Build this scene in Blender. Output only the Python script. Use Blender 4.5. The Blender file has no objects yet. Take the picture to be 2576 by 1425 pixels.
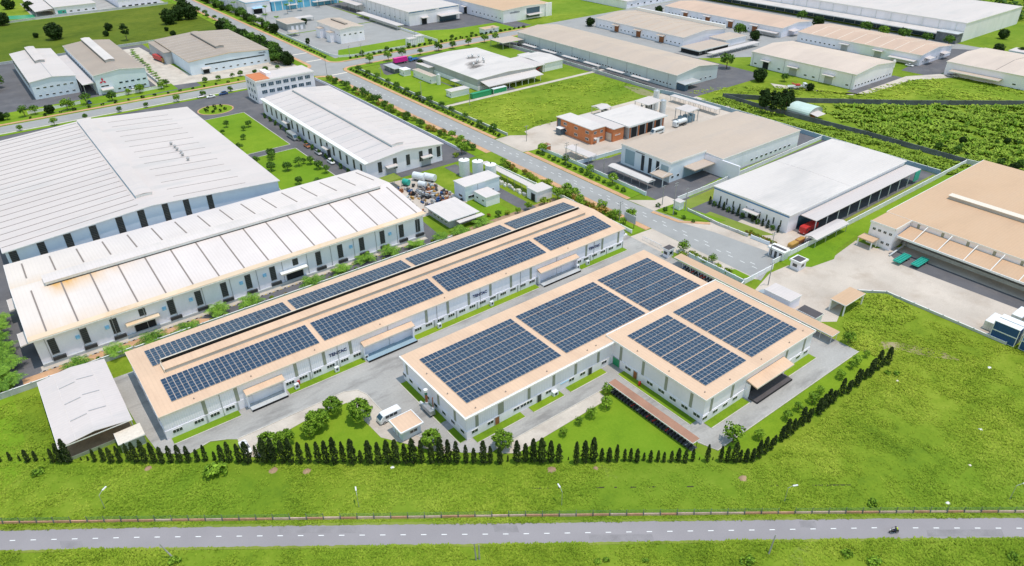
import bpy, math, random
import numpy as np
from mathutils import Matrix, Vector
R = math.radians
PI = math.pi
random.seed(7)
C = bpy.context.scene.collection
# ------------------------------------------------------------------ camera
# axes: X runs along the long solar halls, Y along the main estate road, Z up; metres; the drone hovers above the origin
F_PX, PITCH, ROLL, YAW, PX, PY, CAM_H = 1784.03, 0.551009, -0.0114758, 0.918233, 1288.0, 712.5, 112.0
_h = np.array([math.cos(YAW), math.sin(YAW), 0]); _r = np.array([math.sin(YAW), -math.cos(YAW), 0]); _z = np.array([0, 0, 1.0])
FW = _h * math.cos(PITCH) - _z * math.sin(PITCH); _u = _h * math.sin(PITCH) + _z * math.cos(PITCH)
RT = math.cos(ROLL) * _r + math.sin(ROLL) * _u; UP = -math.sin(ROLL) * _r + math.cos(ROLL) * _u
cam = bpy.data.cameras.new('camera'); camo = bpy.data.objects.new('camera', cam); C.objects.link(camo)
cam.sensor_width = 36; cam.lens = 36 * F_PX / 2576; cam.clip_start = 1; cam.clip_end = 6000
mw = Matrix.Identity(4)
for i in range(3):
    mw[i][0], mw[i][1], mw[i][2] = RT[i], UP[i], -FW[i]
mw[2][3] = CAM_H
camo.matrix_world = mw
sc = bpy.context.scene
sc.camera = camo
# ------------------------------------------------------------------ sky, sun, exposure
SUN_EL, SUN_AZ = R(78), R(-50)      # azimuth measured from +X towards +Y
w = bpy.data.worlds.new('World'); sc.world = w; w.use_nodes = True
nt = w.node_tree; bg = nt.nodes['Background']; sk = nt.nodes.new('ShaderNodeTexSky')
sk.sky_type = 'NISHITA'; sk.sun_disc = False; sk.sun_elevation = SUN_EL; sk.sun_rotation = PI / 2 - SUN_AZ
sk.air_density = 2.5; sk.dust_density = 0.0; sk.ozone_density = 1.0
nt.links.new(sk.outputs[0], bg.inputs[0]); bg.inputs[1].default_value = 0.15
sl = bpy.data.lights.new('sun', 'SUN'); so = bpy.data.objects.new('sun', sl); C.objects.link(so)
sl.energy = 2.95; sl.angle = R(0.55); sl.color = (1.0, 0.90, 0.79)
sd = Vector((math.cos(SUN_EL) * math.cos(SUN_AZ), math.cos(SUN_EL) * math.sin(SUN_AZ), math.sin(SUN_EL)))
so.rotation_euler = sd.to_track_quat('Z', 'Y').to_euler(); so.location = (0, 0, 300)
sc.view_settings.view_transform = 'Standard'; sc.view_settings.look = 'None'; sc.view_settings.gamma = 1
sc.view_settings.exposure = 0.03
sc.cycles.max_bounces = 5; sc.cycles.diffuse_bounces = 3; sc.cycles.glossy_bounces = 2; sc.cycles.transparent_max_bounces = 4
sc.cycles.caustics_reflective = False; sc.cycles.caustics_refractive = False

# ------------------------------------------------------------------ measuring helpers
def at(x, y, z=0.0):
    """point of the plane at height z seen at photo position x, y (photo 2576 wide)"""
    d = FW + RT * (x - PX) / F_PX - UP * (y - PY) / F_PX
    t = (z - CAM_H) / d[2]
    return (float(d[0] * t), float(d[1] * t))
def tl(c, r, x, y, z=0.0):
    return at(c * 644 + x / 4, r * 356.25 + y / 4, z)
def rise_of(bx, by, ytop):
    """height of an upright thing at bx, by whose tip is seen at photo row ytop"""
    d = np.array([bx, by, -CAM_H]); k = PY - ytop
    return float((F_PX * (d @ UP) - k * (d @ FW)) / (k * FW[2] - F_PX * UP[2]))

# ------------------------------------------------------------------ materials
def _nt(name):
    m = bpy.data.materials.new(name); m.use_nodes = True
    t = m.node_tree; return m, t, t.nodes['Principled BSDF']
def _math(t, op, a, b=None):
    n = t.nodes.new('ShaderNodeMath'); n.operation = op
    for i, v in enumerate((a, b)):
        if v is None: continue
        if isinstance(v, (int, float)): n.inputs[i].default_value = v
        else: t.links.new(v, n.inputs[i])
    return n.outputs[0]
def _noise(t, vec, scale, detail=3, rough=.55):
    n = t.nodes.new('ShaderNodeTexNoise'); n.inputs['Scale'].default_value = scale; n.inputs['Detail'].default_value = detail
    n.inputs['Roughness'].default_value = rough; t.links.new(vec, n.inputs['Vector']); return n.outputs['Fac']
def _map(t, v, a, b, c=0., d=1.):
    n = t.nodes.new('ShaderNodeMapRange'); t.links.new(v, n.inputs[0])
    for i, k in enumerate((a, b, c, d)): n.inputs[i + 1].default_value = k
    return n.outputs[0]
def _mix(t, f, a, b, blend='MIX'):
    n = t.nodes.new('ShaderNodeMix'); n.data_type = 'RGBA'; n.blend_type = blend
    if isinstance(f, (int, float)): n.inputs[0].default_value = f
    else: t.links.new(f, n.inputs[0])
    for i, v in ((6, a), (7, b)):
        if isinstance(v, tuple): n.inputs[i].default_value = (*v[:3], 1)
        else: t.links.new(v, n.inputs[i])
    return n.outputs[2]
def _scaled(t, vec, s):
    n = t.nodes.new('ShaderNodeVectorMath'); n.operation = 'MULTIPLY'; t.links.new(vec, n.inputs[0]); n.inputs[1].default_value = s
    return n.outputs[0]
def _bump(t, p, h, strength, dist):
    b = t.nodes.new('ShaderNodeBump'); b.inputs['Strength'].default_value = strength; b.inputs['Distance'].default_value = dist
    t.links.new(h, b.inputs['Height']); t.links.new(b.outputs[0], p.inputs['Normal'])
def surf(name, col, rough=.7, var=.12, scale=.25, fine=.06, fscale=4., stretch=(1, 1, 1), dirt=None, dirt_amt=.35, dscale=.12,
         ribs=None, rib_pitch=.3, rib_k=.4, rib_c=.05, metal=0., spec=.3, joints=None):
    """painted or mineral surface: broad tone drift, fine grain, optional dirt patches, optional pressed ribs along an axis"""
    m, t, p = _nt(name)
    g = t.nodes.new('ShaderNodeNewGeometry'); pos = g.outputs['Position']
    a = _noise(t, _scaled(t, pos, stretch), scale, 4); f = _noise(t, pos, fscale, 3)
    c = _mix(t, _map(t, a, .3, .7), tuple(x * (1 - var) for x in col), tuple(min(1, x * (1 + var)) for x in col))
    c = _mix(t, _map(t, f, .3, .7), _mix(t, fine, c, (0, 0, 0)), c)
    if dirt:
        dn = _noise(t, _scaled(t, pos, stretch), dscale, 6, .65)
        c = _mix(t, _math(t, 'MULTIPLY', _map(t, dn, .5, .68), dirt_amt), c, dirt)
    if ribs is not None or joints:
        s = t.nodes.new('ShaderNodeSeparateXYZ'); t.links.new(pos, s.inputs[0])
        ax = s.outputs[ribs if ribs is not None else 0]
        if ribs == 3: pass
        wv = _math(t, 'SINE', _math(t, 'MULTIPLY', ax, 2 * PI / rib_pitch))
        c = _mix(t, _math(t, 'MULTIPLY', _map(t, wv, -1, -.4, 1, 0), rib_c), c, (0.05, 0.05, 0.05))
        _bump(t, p, wv, rib_k, .03)
    t.links.new(c, p.inputs['Base Color'])
    p.inputs['Roughness'].default_value = rough; p.inputs['Metallic'].default_value = metal
    p.inputs['Specular IOR Level'].default_value = spec
    return m
def plain(name, col, rough=.6, metal=0., spec=.4):
    m, t, p = _nt(name)
    g = t.nodes.new('ShaderNodeNewGeometry'); f = _noise(t, g.outputs['Position'], 2.3, 3)
    c = _mix(t, _map(t, f, .3, .7), tuple(x * .9 for x in col), tuple(min(1, x * 1.08) for x in col))
    t.links.new(c, p.inputs['Base Color']); p.inputs['Roughness'].default_value = rough; p.inputs['Metallic'].default_value = metal
    p.inputs['Specular IOR Level'].default_value = spec
    return m
def leafy(name, dark, light, rough=.75):
    m, t, p = _nt(name)
    g = t.nodes.new('ShaderNodeNewGeometry'); f = _noise(t, g.outputs['Position'], .9, 3)
    oi = t.nodes.new('ShaderNodeObjectInfo')
    k = _math(t, 'ADD', _math(t, 'MULTIPLY', g.outputs['Random Per Island'], .55), _math(t, 'MULTIPLY', f, .45))
    k = _math(t, 'ADD', k, _math(t, 'MULTIPLY', _math(t, 'SUBTRACT', oi.outputs['Random'], .5), .25))
    t.links.new(_mix(t, _map(t, k, .25, .8), dark, light), p.inputs['Base Color'])
    p.inputs['Roughness'].default_value = rough; p.inputs['Specular IOR Level'].default_value = .18
    return m
def grassy(name, cols, tuft=False, brown=.0, bare=(.42, .33, .22)):
    """cols: dark, mid, light; patches at several sizes, all in ground coordinates"""
    m, t, p = _nt(name)
    g = t.nodes.new('ShaderNodeNewGeometry'); pos = g.outputs['Position']
    big = _noise(t, pos, .035, 4); mid = _noise(t, pos, .22, 5, .65); fin = _noise(t, pos, 1.6, 4, .7)
    k = _math(t, 'ADD', _math(t, 'MULTIPLY', big, .6), _math(t, 'MULTIPLY', mid, .45)); k = _math(t, 'SUBTRACT', k, .09)
    if tuft: k = _math(t, 'ADD', k, _math(t, 'MULTIPLY', g.outputs['Random Per Island'], .2)); k = _math(t, 'ADD', k, .05)
    else: k = _math(t, 'ADD', k, _math(t, 'MULTIPLY', fin, .3))
    c = _mix(t, _map(t, k, .38, .56), cols[0], cols[1])
    c = _mix(t, _map(t, k, .56, .78), c, cols[2])
    hue = _noise(t, pos, .012, 2)
    c = _mix(t, _math(t, 'MULTIPLY', _map(t, hue, .42, .62), .45), c, (cols[1][0] * .62, cols[1][1] * .88, cols[1][2] * .9))
    if brown:
        b = _noise(t, pos, .09, 6, .7)
        c = _mix(t, _math(t, 'MULTIPLY', _map(t, b, .64, .74), brown), c, bare)
    t.links.new(c, p.inputs['Base Color']); p.inputs['Roughness'].default_value = .9; p.inputs['Specular IOR Level'].default_value = .1
    if not tuft: _bump(t, p, fin, .5, .25)
    return m

MT = {}
def M_(key, fn, *a, **k):
    MT[key] = fn(key, *a, **k); return MT[key]
G_D, G_M, G_L = (.085, .145, .012), (.180, .255, .018), (.290, .350, .040)
M_('rough_grass', grassy, (G_D, G_M, G_L), brown=.22)
M_('grass_blades', grassy, ((.10, .165, .012), (.235, .325, .024), (.42, .48, .06)), tuft=True)
M_('olive_meadow', grassy, ((.055, .088, .008), (.105, .145, .012), (.160, .190, .020)), brown=.1)
M_('lawn_grass', grassy, ((.110, .195, .012), (.180, .285, .016), (.250, .345, .025)), brown=.2)
M_('dry_lawn', grassy, ((.16, .19, .03), (.235, .27, .045), (.33, .345, .08)), brown=.4)
M_('scrub_leaf', leafy, (.13, .22, .018), (.34, .46, .045))
M_('worn_track', grassy, ((.18, .19, .05), (.30, .26, .12), (.44, .36, .24)), brown=.9, bare=(.52, .42, .33))
M_('far_scrub', grassy, ((.03, .075, .008), (.105, .19, .014), (.20, .29, .03)), brown=.2)
M_('asphalt_pale', surf, (.315, .29, .30), .85, var=.07, scale=.08, fine=.10, fscale=7, stretch=(1, 1, 1), dirt=(.25, .24, .25), dirt_amt=.25)
M_('asphalt_road', surf, (.36, .355, .345), .85, var=.06, scale=.1, fine=.12, fscale=5, dirt=(.27, .27, .265), dirt_amt=.5)
M_('asphalt_dark', surf, (.135, .132, .142), .85, var=.14, scale=.1, fine=.15, fscale=3, dirt=(.22, .2, .19), dirt_amt=.4)
M_('concrete_yard', surf, (.42, .405, .38), .9, var=.14, scale=.09, fine=.14, fscale=2.2, stretch=(.35, 1, 1), dirt=(.20, .19, .18), dirt_amt=.75, dscale=.2)
M_('concrete_beige', surf, (.58, .50, .425), .9, var=.12, scale=.07, fine=.12, fscale=2.5, dirt=(.40, .32, .25), dirt_amt=.6, dscale=.1)
M_('concrete_path', surf, (.60, .53, .45), .9, var=.12, scale=.2, fine=.12, fscale=2, dirt=(.38, .32, .27), dirt_amt=.6)
M_('brick_paving', surf, (.62, .36, .20), .9, var=.16, scale=.3, fine=.16, fscale=2.5, dirt=(.45, .33, .22), dirt_amt=.4)
M_('kerb_stone', surf, (.58, .54, .48), .9, var=.15, scale=.6, fine=.1)
M_('soil', surf, (.40, .27, .17), .95, var=.2, scale=.5, fine=.2)
M_('ditch_shade', surf, (.055, .050, .028), .95, var=.2, scale=.5, fine=.2)
M_('asphalt_patch', surf, (.285, .265, .272), .9, var=.12, scale=.4, fine=.12, fscale=5)
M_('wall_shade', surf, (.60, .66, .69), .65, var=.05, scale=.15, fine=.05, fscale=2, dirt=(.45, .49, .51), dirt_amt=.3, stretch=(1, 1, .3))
M_('line_white', plain, (.82, .82, .80), .7)
M_('line_yellow', plain, (.75, .55, .16), .7)
M_('roof_tan', surf, (.71, .495, .345), .55, var=.06, scale=.12, fine=.05, fscale=1.2, stretch=(1, .25, 1), dirt=(.58, .39, .27), dirt_amt=.5, dscale=.25, ribs=0, rib_pitch=.9, rib_k=.3)
M_('roof_tan_y', surf, (.60, .40, .255), .55, var=.06, scale=.12, fine=.05, fscale=1.2, stretch=(.3, 1, 1), dirt=(.53, .37, .25), dirt_amt=.45, dscale=.12, ribs=1, rib_pitch=.9, rib_k=.12)
M_('roof_blush', surf, (.64, .52, .44), .55, var=.06, scale=.1, fine=.05, fscale=1., stretch=(.25, 1, 1), dirt=(.52, .42, .36), dirt_amt=.45, dscale=.12, ribs=1, rib_pitch=1., rib_k=.12)
M_('roof_rose', surf, (.61, .43, .325), .55, var=.07, scale=.1, fine=.05, fscale=1., stretch=(.25, 1, 1), dirt=(.50, .36, .28), dirt_amt=.5, dscale=.12, ribs=1, rib_pitch=1., rib_k=.12)
M_('roof_buff', surf, (.53, .425, .345), .6, var=.06, scale=.06, fine=.05, fscale=.8, stretch=(.25, 1, 1), dirt=(.43, .37, .33), dirt_amt=.5, dscale=.1, ribs=1, rib_pitch=1.2, rib_k=.2)
M_('roof_brown', surf, (.40, .325, .27), .6, var=.07, scale=.06, fine=.05, fscale=.8, dirt=(.34, .29, .25), dirt_amt=.5, dscale=.1, ribs=1, rib_pitch=1.2, rib_k=.2)
M_('roof_white', surf, (.635, .565, .54), .5, var=.05, scale=.08, fine=.04, fscale=1., stretch=(.2, 1, 1), dirt=(.47, .45, .44), dirt_amt=.5, dscale=.16, ribs=1, rib_pitch=.9, rib_k=.18)
M_('roof_white_x', surf, (.70, .63, .60), .5, var=.05, scale=.08, fine=.04, fscale=1., stretch=(1, .2, 1), dirt=(.50, .47, .45), dirt_amt=.5, dscale=.16, ribs=0, rib_pitch=.9, rib_k=.18)
M_('roof_grey', surf, (.655, .60, .57), .6, var=.06, scale=.07, fine=.05, fscale=1., dirt=(.44, .42, .41), dirt_amt=.5, dscale=.09, stretch=(.3, 1, 1), ribs=1, rib_pitch=1., rib_k=.2)
M_('roof_dark', surf, (.10, .09, .095), .8, var=.12, scale=.3, fine=.12, fscale=3, ribs=0, rib_pitch=.5, rib_k=.4)
M_('roof_brick', surf, (.40, .215, .145), .7, var=.12, scale=.3, fine=.1, fscale=3, ribs=1, rib_pitch=.35, rib_k=.5)
M_('roof_mint', surf, (.55, .68, .62), .6, var=.08, scale=.3, ribs=1, rib_pitch=.6)
M_('wall_pale', surf, (.90, .875, .96), .6, var=.04, scale=.15, fine=.04, fscale=2, dirt=(.48, .52, .56), dirt_amt=.25, stretch=(1, 1, .3), ribs=0, rib_pitch=.5, rib_k=.25)
M_('wall_pale_y', surf, (.90, .875, .96), .6, var=.04, scale=.15, fine=.04, fscale=2, dirt=(.46, .50, .54), dirt_amt=.25, stretch=(1, 1, .3))
M_('wall_white', surf, (.92, .89, .96), .65, var=.04, scale=.2, fine=.05, fscale=2, dirt=(.56, .57, .58), dirt_amt=.3, stretch=(1, 1, .3))
M_('wall_blue', surf, (.72, .80, .90), .6, var=.05, scale=.15, fine=.04, fscale=2, stretch=(1, 1, .3))
M_('wall_grey', surf, (.46, .47, .48), .7, var=.08, scale=.2, fine=.08, fscale=2, stretch=(1, 1, .3), dirt=(.33, .33, .33), dirt_amt=.4)
M_('wall_concrete', surf, (.54, .56, .57), .9, var=.12, scale=.3, fine=.1, fscale=2, dirt=(.36, .36, .36), dirt_amt=.5)
M_('wall_dark_stone', surf, (.15, .16, .175), .9, var=.25, scale=.3, fine=.2, fscale=1.5, dirt=(.30, .31, .33), dirt_amt=.5)
M_('wall_teal', surf, (.30, .42, .50), .6, var=.08, scale=.2)
M_('cyan_cladding', surf, (.16, .50, .72), .55, var=.06, scale=.2, ribs=0, rib_pitch=1.)
M_('brick_orange', surf, (.62, .22, .095), .85, var=.1, scale=.5, fine=.15, fscale=4)
M_('trim_white', plain, (.84, .83, .82), .5)
M_('trim_cream', plain, (.74, .66, .56), .6)
M_('trim_rust', surf, (.72, .56, .40), .6, var=.12, scale=.06, dirt=(.62, .36, .12), dirt_amt=.6, dscale=.1)
M_('olive', plain, (.30, .315, .255), .6)
M_('seam_brown', plain, (.24, .20, .18), .7)
M_('seam_grey', plain, (.40, .40, .41), .7)
M_('louvre', plain, (.055, .055, .05), .5)
M_('glass', plain, (.025, .035, .045), .12, 0, .8)
M_('glass_blue', plain, (.05, .10, .15), .15, 0, .8)
M_('dark_opening', plain, (.015, .017, .02), .8)
M_('steel', plain, (.50, .52, .54), .4, .6)
M_('steel_white', plain, (.74, .76, .78), .4)
M_('steel_dark', plain, (.06, .065, .07), .5, .3)
M_('pole_concrete', surf, (.34, .34, .33), .9, var=.15, scale=1.)
M_('rubber', plain, (.018, .018, .02), .9)
M_('red_paint', plain, (.55, .035, .03), .35)
M_('pink_paint', plain, (.80, .03, .33), .4)
M_('green_paint', plain, (.02, .30, .13), .4)
M_('teal_paint', plain, (.04, .42, .33), .5)
M_('blue_paint', plain, (.02, .075, .21), .5)
M_('blue_line', plain, (.07, .22, .48), .5)
M_('sky_paint', plain, (.30, .58, .80), .4)
M_('white_paint', plain, (.80, .80, .80), .3)
M_('silver_paint', plain, (.45, .46, .48), .3, .4)
M_('cream_paint', plain, (.72, .69, .62), .5)
M_('ochre_paint', plain, (.48, .27, .06), .6)
M_('rust_paint', plain, (.32, .12, .05), .7)
M_('navy_letter', plain, (.02, .03, .12), .5)
M_('red_emblem', plain, (.62, .03, .08), .4)
M_('skin', plain, (.42, .25, .17), .6)
M_('navy_cloth', plain, (.03, .035, .10), .8)
M_('dark_cloth', plain, (.02, .02, .025), .9)
M_('hivis_cloth', plain, (.55, .65, .05), .8)
M_('mesh_green', plain, (.04, .22, .13), .6)
M_('bark', surf, (.16, .115, .08), .95, var=.2, scale=2.)
M_('leaf_dark', leafy, (.010, .026, .005), (.040, .082, .012))
M_('leaf_conifer', leafy, (.008, .018, .005), (.045, .070, .014))
M_('leaf_green', leafy, (.07, .150, .012), (.27, .44, .035))
M_('leaf_mid', leafy, (.035, .085, .012), (.13, .25, .028))
M_('leaf_lime', leafy, (.10, .17, .012), (.32, .40, .035))
M_('leaf_palm', leafy, (.05, .13, .014), (.24, .42, .045))
M_('leaf_red', leafy, (.06, .015, .02), (.18, .05, .05))
M_('leaf_amber', leafy, (.14, .13, .012), (.42, .26, .05))

# ------------------------------------------------------------------ mesh builder
class MB:
    def __init__(s): s.v = []; s.f = []; s.mi = []; s.cm = 0
    def face(s, pts):
        n = len(s.v); s.v += [tuple(p) for p in pts]; s.f.append(tuple(range(n, n + len(pts)))); s.mi.append(s.cm); return s
    def box(s, x0, x1, y0, y1, z0, z1):
        n = len(s.v)
        s.v += [(x0, y0, z0), (x1, y0, z0), (x1, y1, z0), (x0, y1, z0), (x0, y0, z1), (x1, y0, z1), (x1, y1, z1), (x0, y1, z1)]
        for q in ((3, 2, 1, 0), (4, 5, 6, 7), (0, 1, 5, 4), (1, 2, 6, 5), (2, 3, 7, 6), (3, 0, 4, 7)):
            s.f.append(tuple(n + i for i in q)); s.mi.append(s.cm)
        return s
    def prism(s, pts, z0, z1):
        k = len(pts); n = len(s.v)
        a = sum(pts[i][0] * pts[(i + 1) % k][1] - pts[(i + 1) % k][0] * pts[i][1] for i in range(k))
        if a < 0: pts = pts[::-1]
        s.v += [(x, y, z0) for x, y in pts] + [(x, y, z1) for x, y in pts]
        s.f.append(tuple(range(n + k - 1, n - 1, -1))); s.f.append(tuple(range(n + k, n + 2 * k))); s.mi += [s.cm, s.cm]
        for i in range(k):
            j = (i + 1) % k; s.f.append((n + i, n + j, n + k + j, n + k + i)); s.mi.append(s.cm)
        return s
    def sweep(s, pts, vec):
        """polygon in space pushed along vec"""
        k = len(pts); n = len(s.v); vx, vy, vz = vec
        s.v += [tuple(p) for p in pts] + [(p[0] + vx, p[1] + vy, p[2] + vz) for p in pts]
        s.f.append(tuple(range(n + k - 1, n - 1, -1))); s.f.append(tuple(range(n + k, n + 2 * k))); s.mi += [s.cm, s.cm]
        for i in range(k):
            j = (i + 1) % k; s.f.append((n + i, n + j, n + k + j, n + k + i)); s.mi.append(s.cm)
        return s
    def cyl(s, a, b, r0, r1=None, n=10, caps=True):
        r1 = r0 if r1 is None else r1
        a = Vector(a); b = Vector(b); d = (b - a).normalized()
        u = d.orthogonal().normalized(); v = d.cross(u); k = len(s.v)
        for c, r in ((a, r0), (b, r1)):
            for i in range(n):
                t = 2 * PI * i / n; q = c + (u * math.cos(t) + v * math.sin(t)) * r; s.v.append((q.x, q.y, q.z))
        for i in range(n):
            j = (i + 1) % n; s.f.append((k + i, k + j, k + n + j, k + n + i)); s.mi.append(s.cm)
        if caps:
            s.f.append(tuple(range(k + n - 1, k - 1, -1))); s.f.append(tuple(range(k + n, k + 2 * n))); s.mi += [s.cm, s.cm]
        return s
    def mesh(s, name, *mats, smooth=False):
        me = bpy.data.meshes.new(name); me.from_pydata(s.v, [], s.f)
        for m in mats: me.materials.append(MT[m] if isinstance(m, str) else m)
        if len(mats) > 1: me.polygons.foreach_set('material_index', s.mi)
        if smooth: me.polygons.foreach_set('use_smooth', [True] * len(s.f))
        me.update(); return me
    def obj(s, name, mat, parent=None, smooth=False, loc=(0, 0, 0), rz=0):
        mats = mat if isinstance(mat, tuple) else (mat,)
        return put(name, s.mesh(name, *mats, smooth=smooth), parent, loc, rz)
def put(name, me, parent=None, loc=(0, 0, 0), rz=0, scale=None):
    o = bpy.data.objects.new(name, me); C.objects.link(o)
    o.location = loc; o.rotation_euler = (0, 0, rz)
    if scale is not None: o.scale = scale if isinstance(scale, tuple) else (scale,) * 3
    if parent: o.parent = parent
    return o
def tag(o, label, cat, group=None):
    o['label'] = label; o['category'] = cat
    if group: o['group'] = group
    return o
def thing(name, label, cat, loc=(0, 0, 0), rz=0, group=None):
    o = put(name, None, None, (loc[0], loc[1], loc[2] if len(loc) > 2 else 0), rz); return tag(o, label, cat, group)
def struct(name, mb, mat, kind='structure', label=None):
    o = mb.obj(name, mat); o['kind'] = kind
    if label: o['label'] = label
    return o
def copy_tree(o, parent=None):
    c = o.copy(); C.objects.link(c); c.parent = parent
    for ch in o.children: copy_tree(ch, c)
    return c
def nth(i):
    return ['first', 'second', 'third', 'fourth', 'fifth', 'sixth', 'seventh', 'eighth', 'ninth', 'tenth', 'eleventh', 'twelfth'][i - 1] if i <= 12 else \
        '%d%s' % (i, 'th' if 10 < i % 100 < 14 else {1: 'st', 2: 'nd', 3: 'rd'}.get(i % 10, 'th'))
# ------------------------------------------------------------------ ground, roads, yards
_gz = [0]
def gpoly(name, mat, pts, z=.02, px=False, parent=None):
    _gz[0] += 1; z += (_gz[0] % 40) * .00021
    if px: pts = [at(*p) for p in pts]
    mb = MB(); a = sum(pts[i][0] * pts[(i + 1) % len(pts)][1] - pts[(i + 1) % len(pts)][0] * pts[i][1] for i in range(len(pts)))
    mb.face([(x, y, z) for x, y in (pts if a > 0 else pts[::-1])])
    o = mb.obj(name, mat, parent)
    if not parent: o['kind'] = 'structure'
    return o
def rect(x0, x1, y0, y1): return [(x0, y0), (x1, y0), (x1, y1), (x0, y1)]
def strip_poly(line, w0, w1):
    """band along a polyline between offsets w0 and w1 to its right-hand side"""
    a, b = [], []
    for i, p in enumerate(line):
        q0 = line[max(0, i - 1)]; q1 = line[min(len(line) - 1, i + 1)]
        dx, dy = q1[0] - q0[0], q1[1] - q0[1]; l = math.hypot(dx, dy); nx, ny = dy / l, -dx / l
        a.append((p[0] + nx * w0, p[1] + ny * w0)); b.append((p[0] + nx * w1, p[1] + ny * w1))
    return a, b
def band(name, mat, line, w0, w1, z, parent=None, thick=0, kind='structure'):
    a, b = strip_poly(line, w0, w1); mb = MB()
    for i in range(len(line) - 1):
        q = [a[i], b[i], b[i + 1], a[i + 1]]
        mb.face([(x, y, z) for x, y in q])
        if thick:
            for e, f in ((a[i + 1], a[i]), (b[i], b[i + 1])):
                mb.face([(*e, z - thick), (*f, z - thick), (*f, z), (*e, z)])
    if thick:
        for e, f in ((a[0], b[0]), (b[-1], a[-1])): mb.face([(*e, z - thick), (*f, z - thick), (*f, z), (*e, z)])
    o = mb.obj(name, mat, parent)
    if not parent: o['kind'] = kind
    return o
def arc(cx, cy, r, a0, a1, n=8): return [(cx + r * math.cos(R(a0 + (a1 - a0) * i / n)), cy + r * math.sin(R(a0 + (a1 - a0) * i / n))) for i in range(n + 1)]

struct('ground', MB().face([(-2500, -900, 0), (2500, -900, 0), (2500, 3500, 0), (-2500, 3500, 0)]), 'rough_grass')

# foreground road, nearly parallel to the picture's lower edge
FT = [at(x, y) for x, y in ((-700, 1355), (-300, 1343), (0, 1335), (322, 1328), (644, 1323.5), (966, 1319.5), (1288, 1316), (1610, 1311.5), (1932, 1307.5), (2254, 1304), (2576, 1302.5), (2900, 1301), (3300, 1301))]
FB = [at(x, y) for x, y in ((-700, 1408), (-300, 1396), (0, 1387.5), (322, 1381), (644, 1377), (966, 1373.5), (1288, 1370), (1610, 1364.5), (1932, 1360), (2254, 1356.5), (2576, 1355), (2900, 1354), (3300, 1354))]
mb = MB(); FB2 = [(b[0] * 1.0, b[1]) for b in FB]
for i in range(len(FT) - 1): mb.face([(*FB[i], .03), (*FB[i + 1], .03), (*FT[i + 1], .03), (*FT[i], .03)])
fg_road = struct('road', mb, 'asphalt_pale')
def edge_jag(name, line, mat, z, amp, seed, side):
    """ragged strip of verge creeping over the road edge"""
    rnd = random.Random(seed); mb = MB(); pa = None
    for i in range(len(line) - 1):
        for k in range(40):
            t = k / 40; x = line[i][0] * (1 - t) + line[i + 1][0] * t; y = line[i][1] * (1 - t) + line[i + 1][1] * t
            o = rnd.uniform(.05, 1) * amp; p = ((x - .6 * .45 * side * 1.0, y - .8 * .45 * side, z), (x + .6 * o * side, y + .8 * o * side, z))
            if pa: mb.face([pa[0], p[0], p[1], pa[1]] if side > 0 else [pa[1], p[1], p[0], pa[0]])
            pa = p
    return struct(name, mb, mat)
edge_jag('verge', FB, 'dry_lawn', .045, .3, 3, 1); edge_jag('verge', FT, 'dry_lawn', .046, .25, 4, -1)
dash = MB().box(-.52, .52, -.085, .085, 0, .004).mesh('lane_dash', 'line_white')
DASH = [at(x, y) for x, y in ((-250, 1372), (42, 1360), (350, 1352.3), (644, 1349), (966, 1346.5), (1288, 1344), (1610, 1338.5), (1932, 1333.5), (2200, 1328.5), (2576, 1329.5), (2800, 1331))]
def along(line, step, start=0.):
    out = []; d = start
    for i in range(len(line) - 1):
        (x0, y0), (x1, y1) = line[i], line[i + 1]; l = math.hypot(x1 - x0, y1 - y0)
        while d < l:
            out.append((x0 + (x1 - x0) * d / l, y0 + (y1 - y0) * d / l, math.atan2(y1 - y0, x1 - x0))); d += step
        d -= l
    return out
for x, y, a in along(DASH, 3.93, 1.2):
    put('lane_dash', dash, fg_road, (x, y, .032), a)

# concrete yard round the three solar halls
Z_Y = .03
gpoly('concrete_yard', 'concrete_yard', [(4.5, 171), (160, 171), (160, 62), (103, 62), (101.6, 66), (101.6, 92.3), (69, 92.3), (64, 92), (59, 96), (52, 110), (52, 126), (51, 129), (48, 130.4), (22, 130.4), (20, 132), (17, 133.5), (12, 132.5), (7, 137), (5.5, 150)], Z_Y)
gpoly('paved_strip', 'concrete_path', [(21.5, 124), (22, 130.3), (48, 130.3), (51, 129), (52, 126), (52, 111), (58, 97.5), (56, 98), (47.5, 111), (46.8, 126.4), (36, 126.6), (25.5, 125.2), (24.5, 121.5)], .035)
gpoly('paved_strip', 'concrete_path', [(68.5, 88.3), (96.3, 88.9), (96.3, 92.2), (69, 92.2), (65.5, 90.5)], .035)
for pts in ([(24.8, 119.6), (25.6, 125), (36, 126.4), (46.6, 126.2), (47.3, 111.3), (56.4, 97), (64.6, 88.4)],
            [(69, 84.6), (69, 88.2), (96.4, 88.7), (99.2, 91.5), (99.2, 62)],
            [(6.6, 136.4), (12, 131.9), (17, 132.9), (20, 131.2), (21.3, 124), (19.5, 123.4)],
            [(103, 61.8), (160.5, 61.8), (163, 55), (107, 55.2), (101.5, 60)]):
    gpoly('lawn', 'lawn_grass', pts, .025)
yk = [(22, 130.4), (48, 130.4), (51, 129), (52, 126), (52, 111), (58.4, 97)]
band('kerb', 'kerb_stone', yk, -.1, .12, .14, thick=.12)
band('kerb', 'kerb_stone', [(69, 92.25), (101.6, 92.25)], 0, .2, .14, thick=.12)
band('kerb', 'kerb_stone', [(160, 61.9), (103, 61.9), (101.7, 66)], 0, .2, .14, thick=.12)
band('kerb', 'kerb_stone', [(20, 131.8), (17, 133.4), (12, 132.4), (7, 136.8)], 0, .2, .14, thick=.12)
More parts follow.
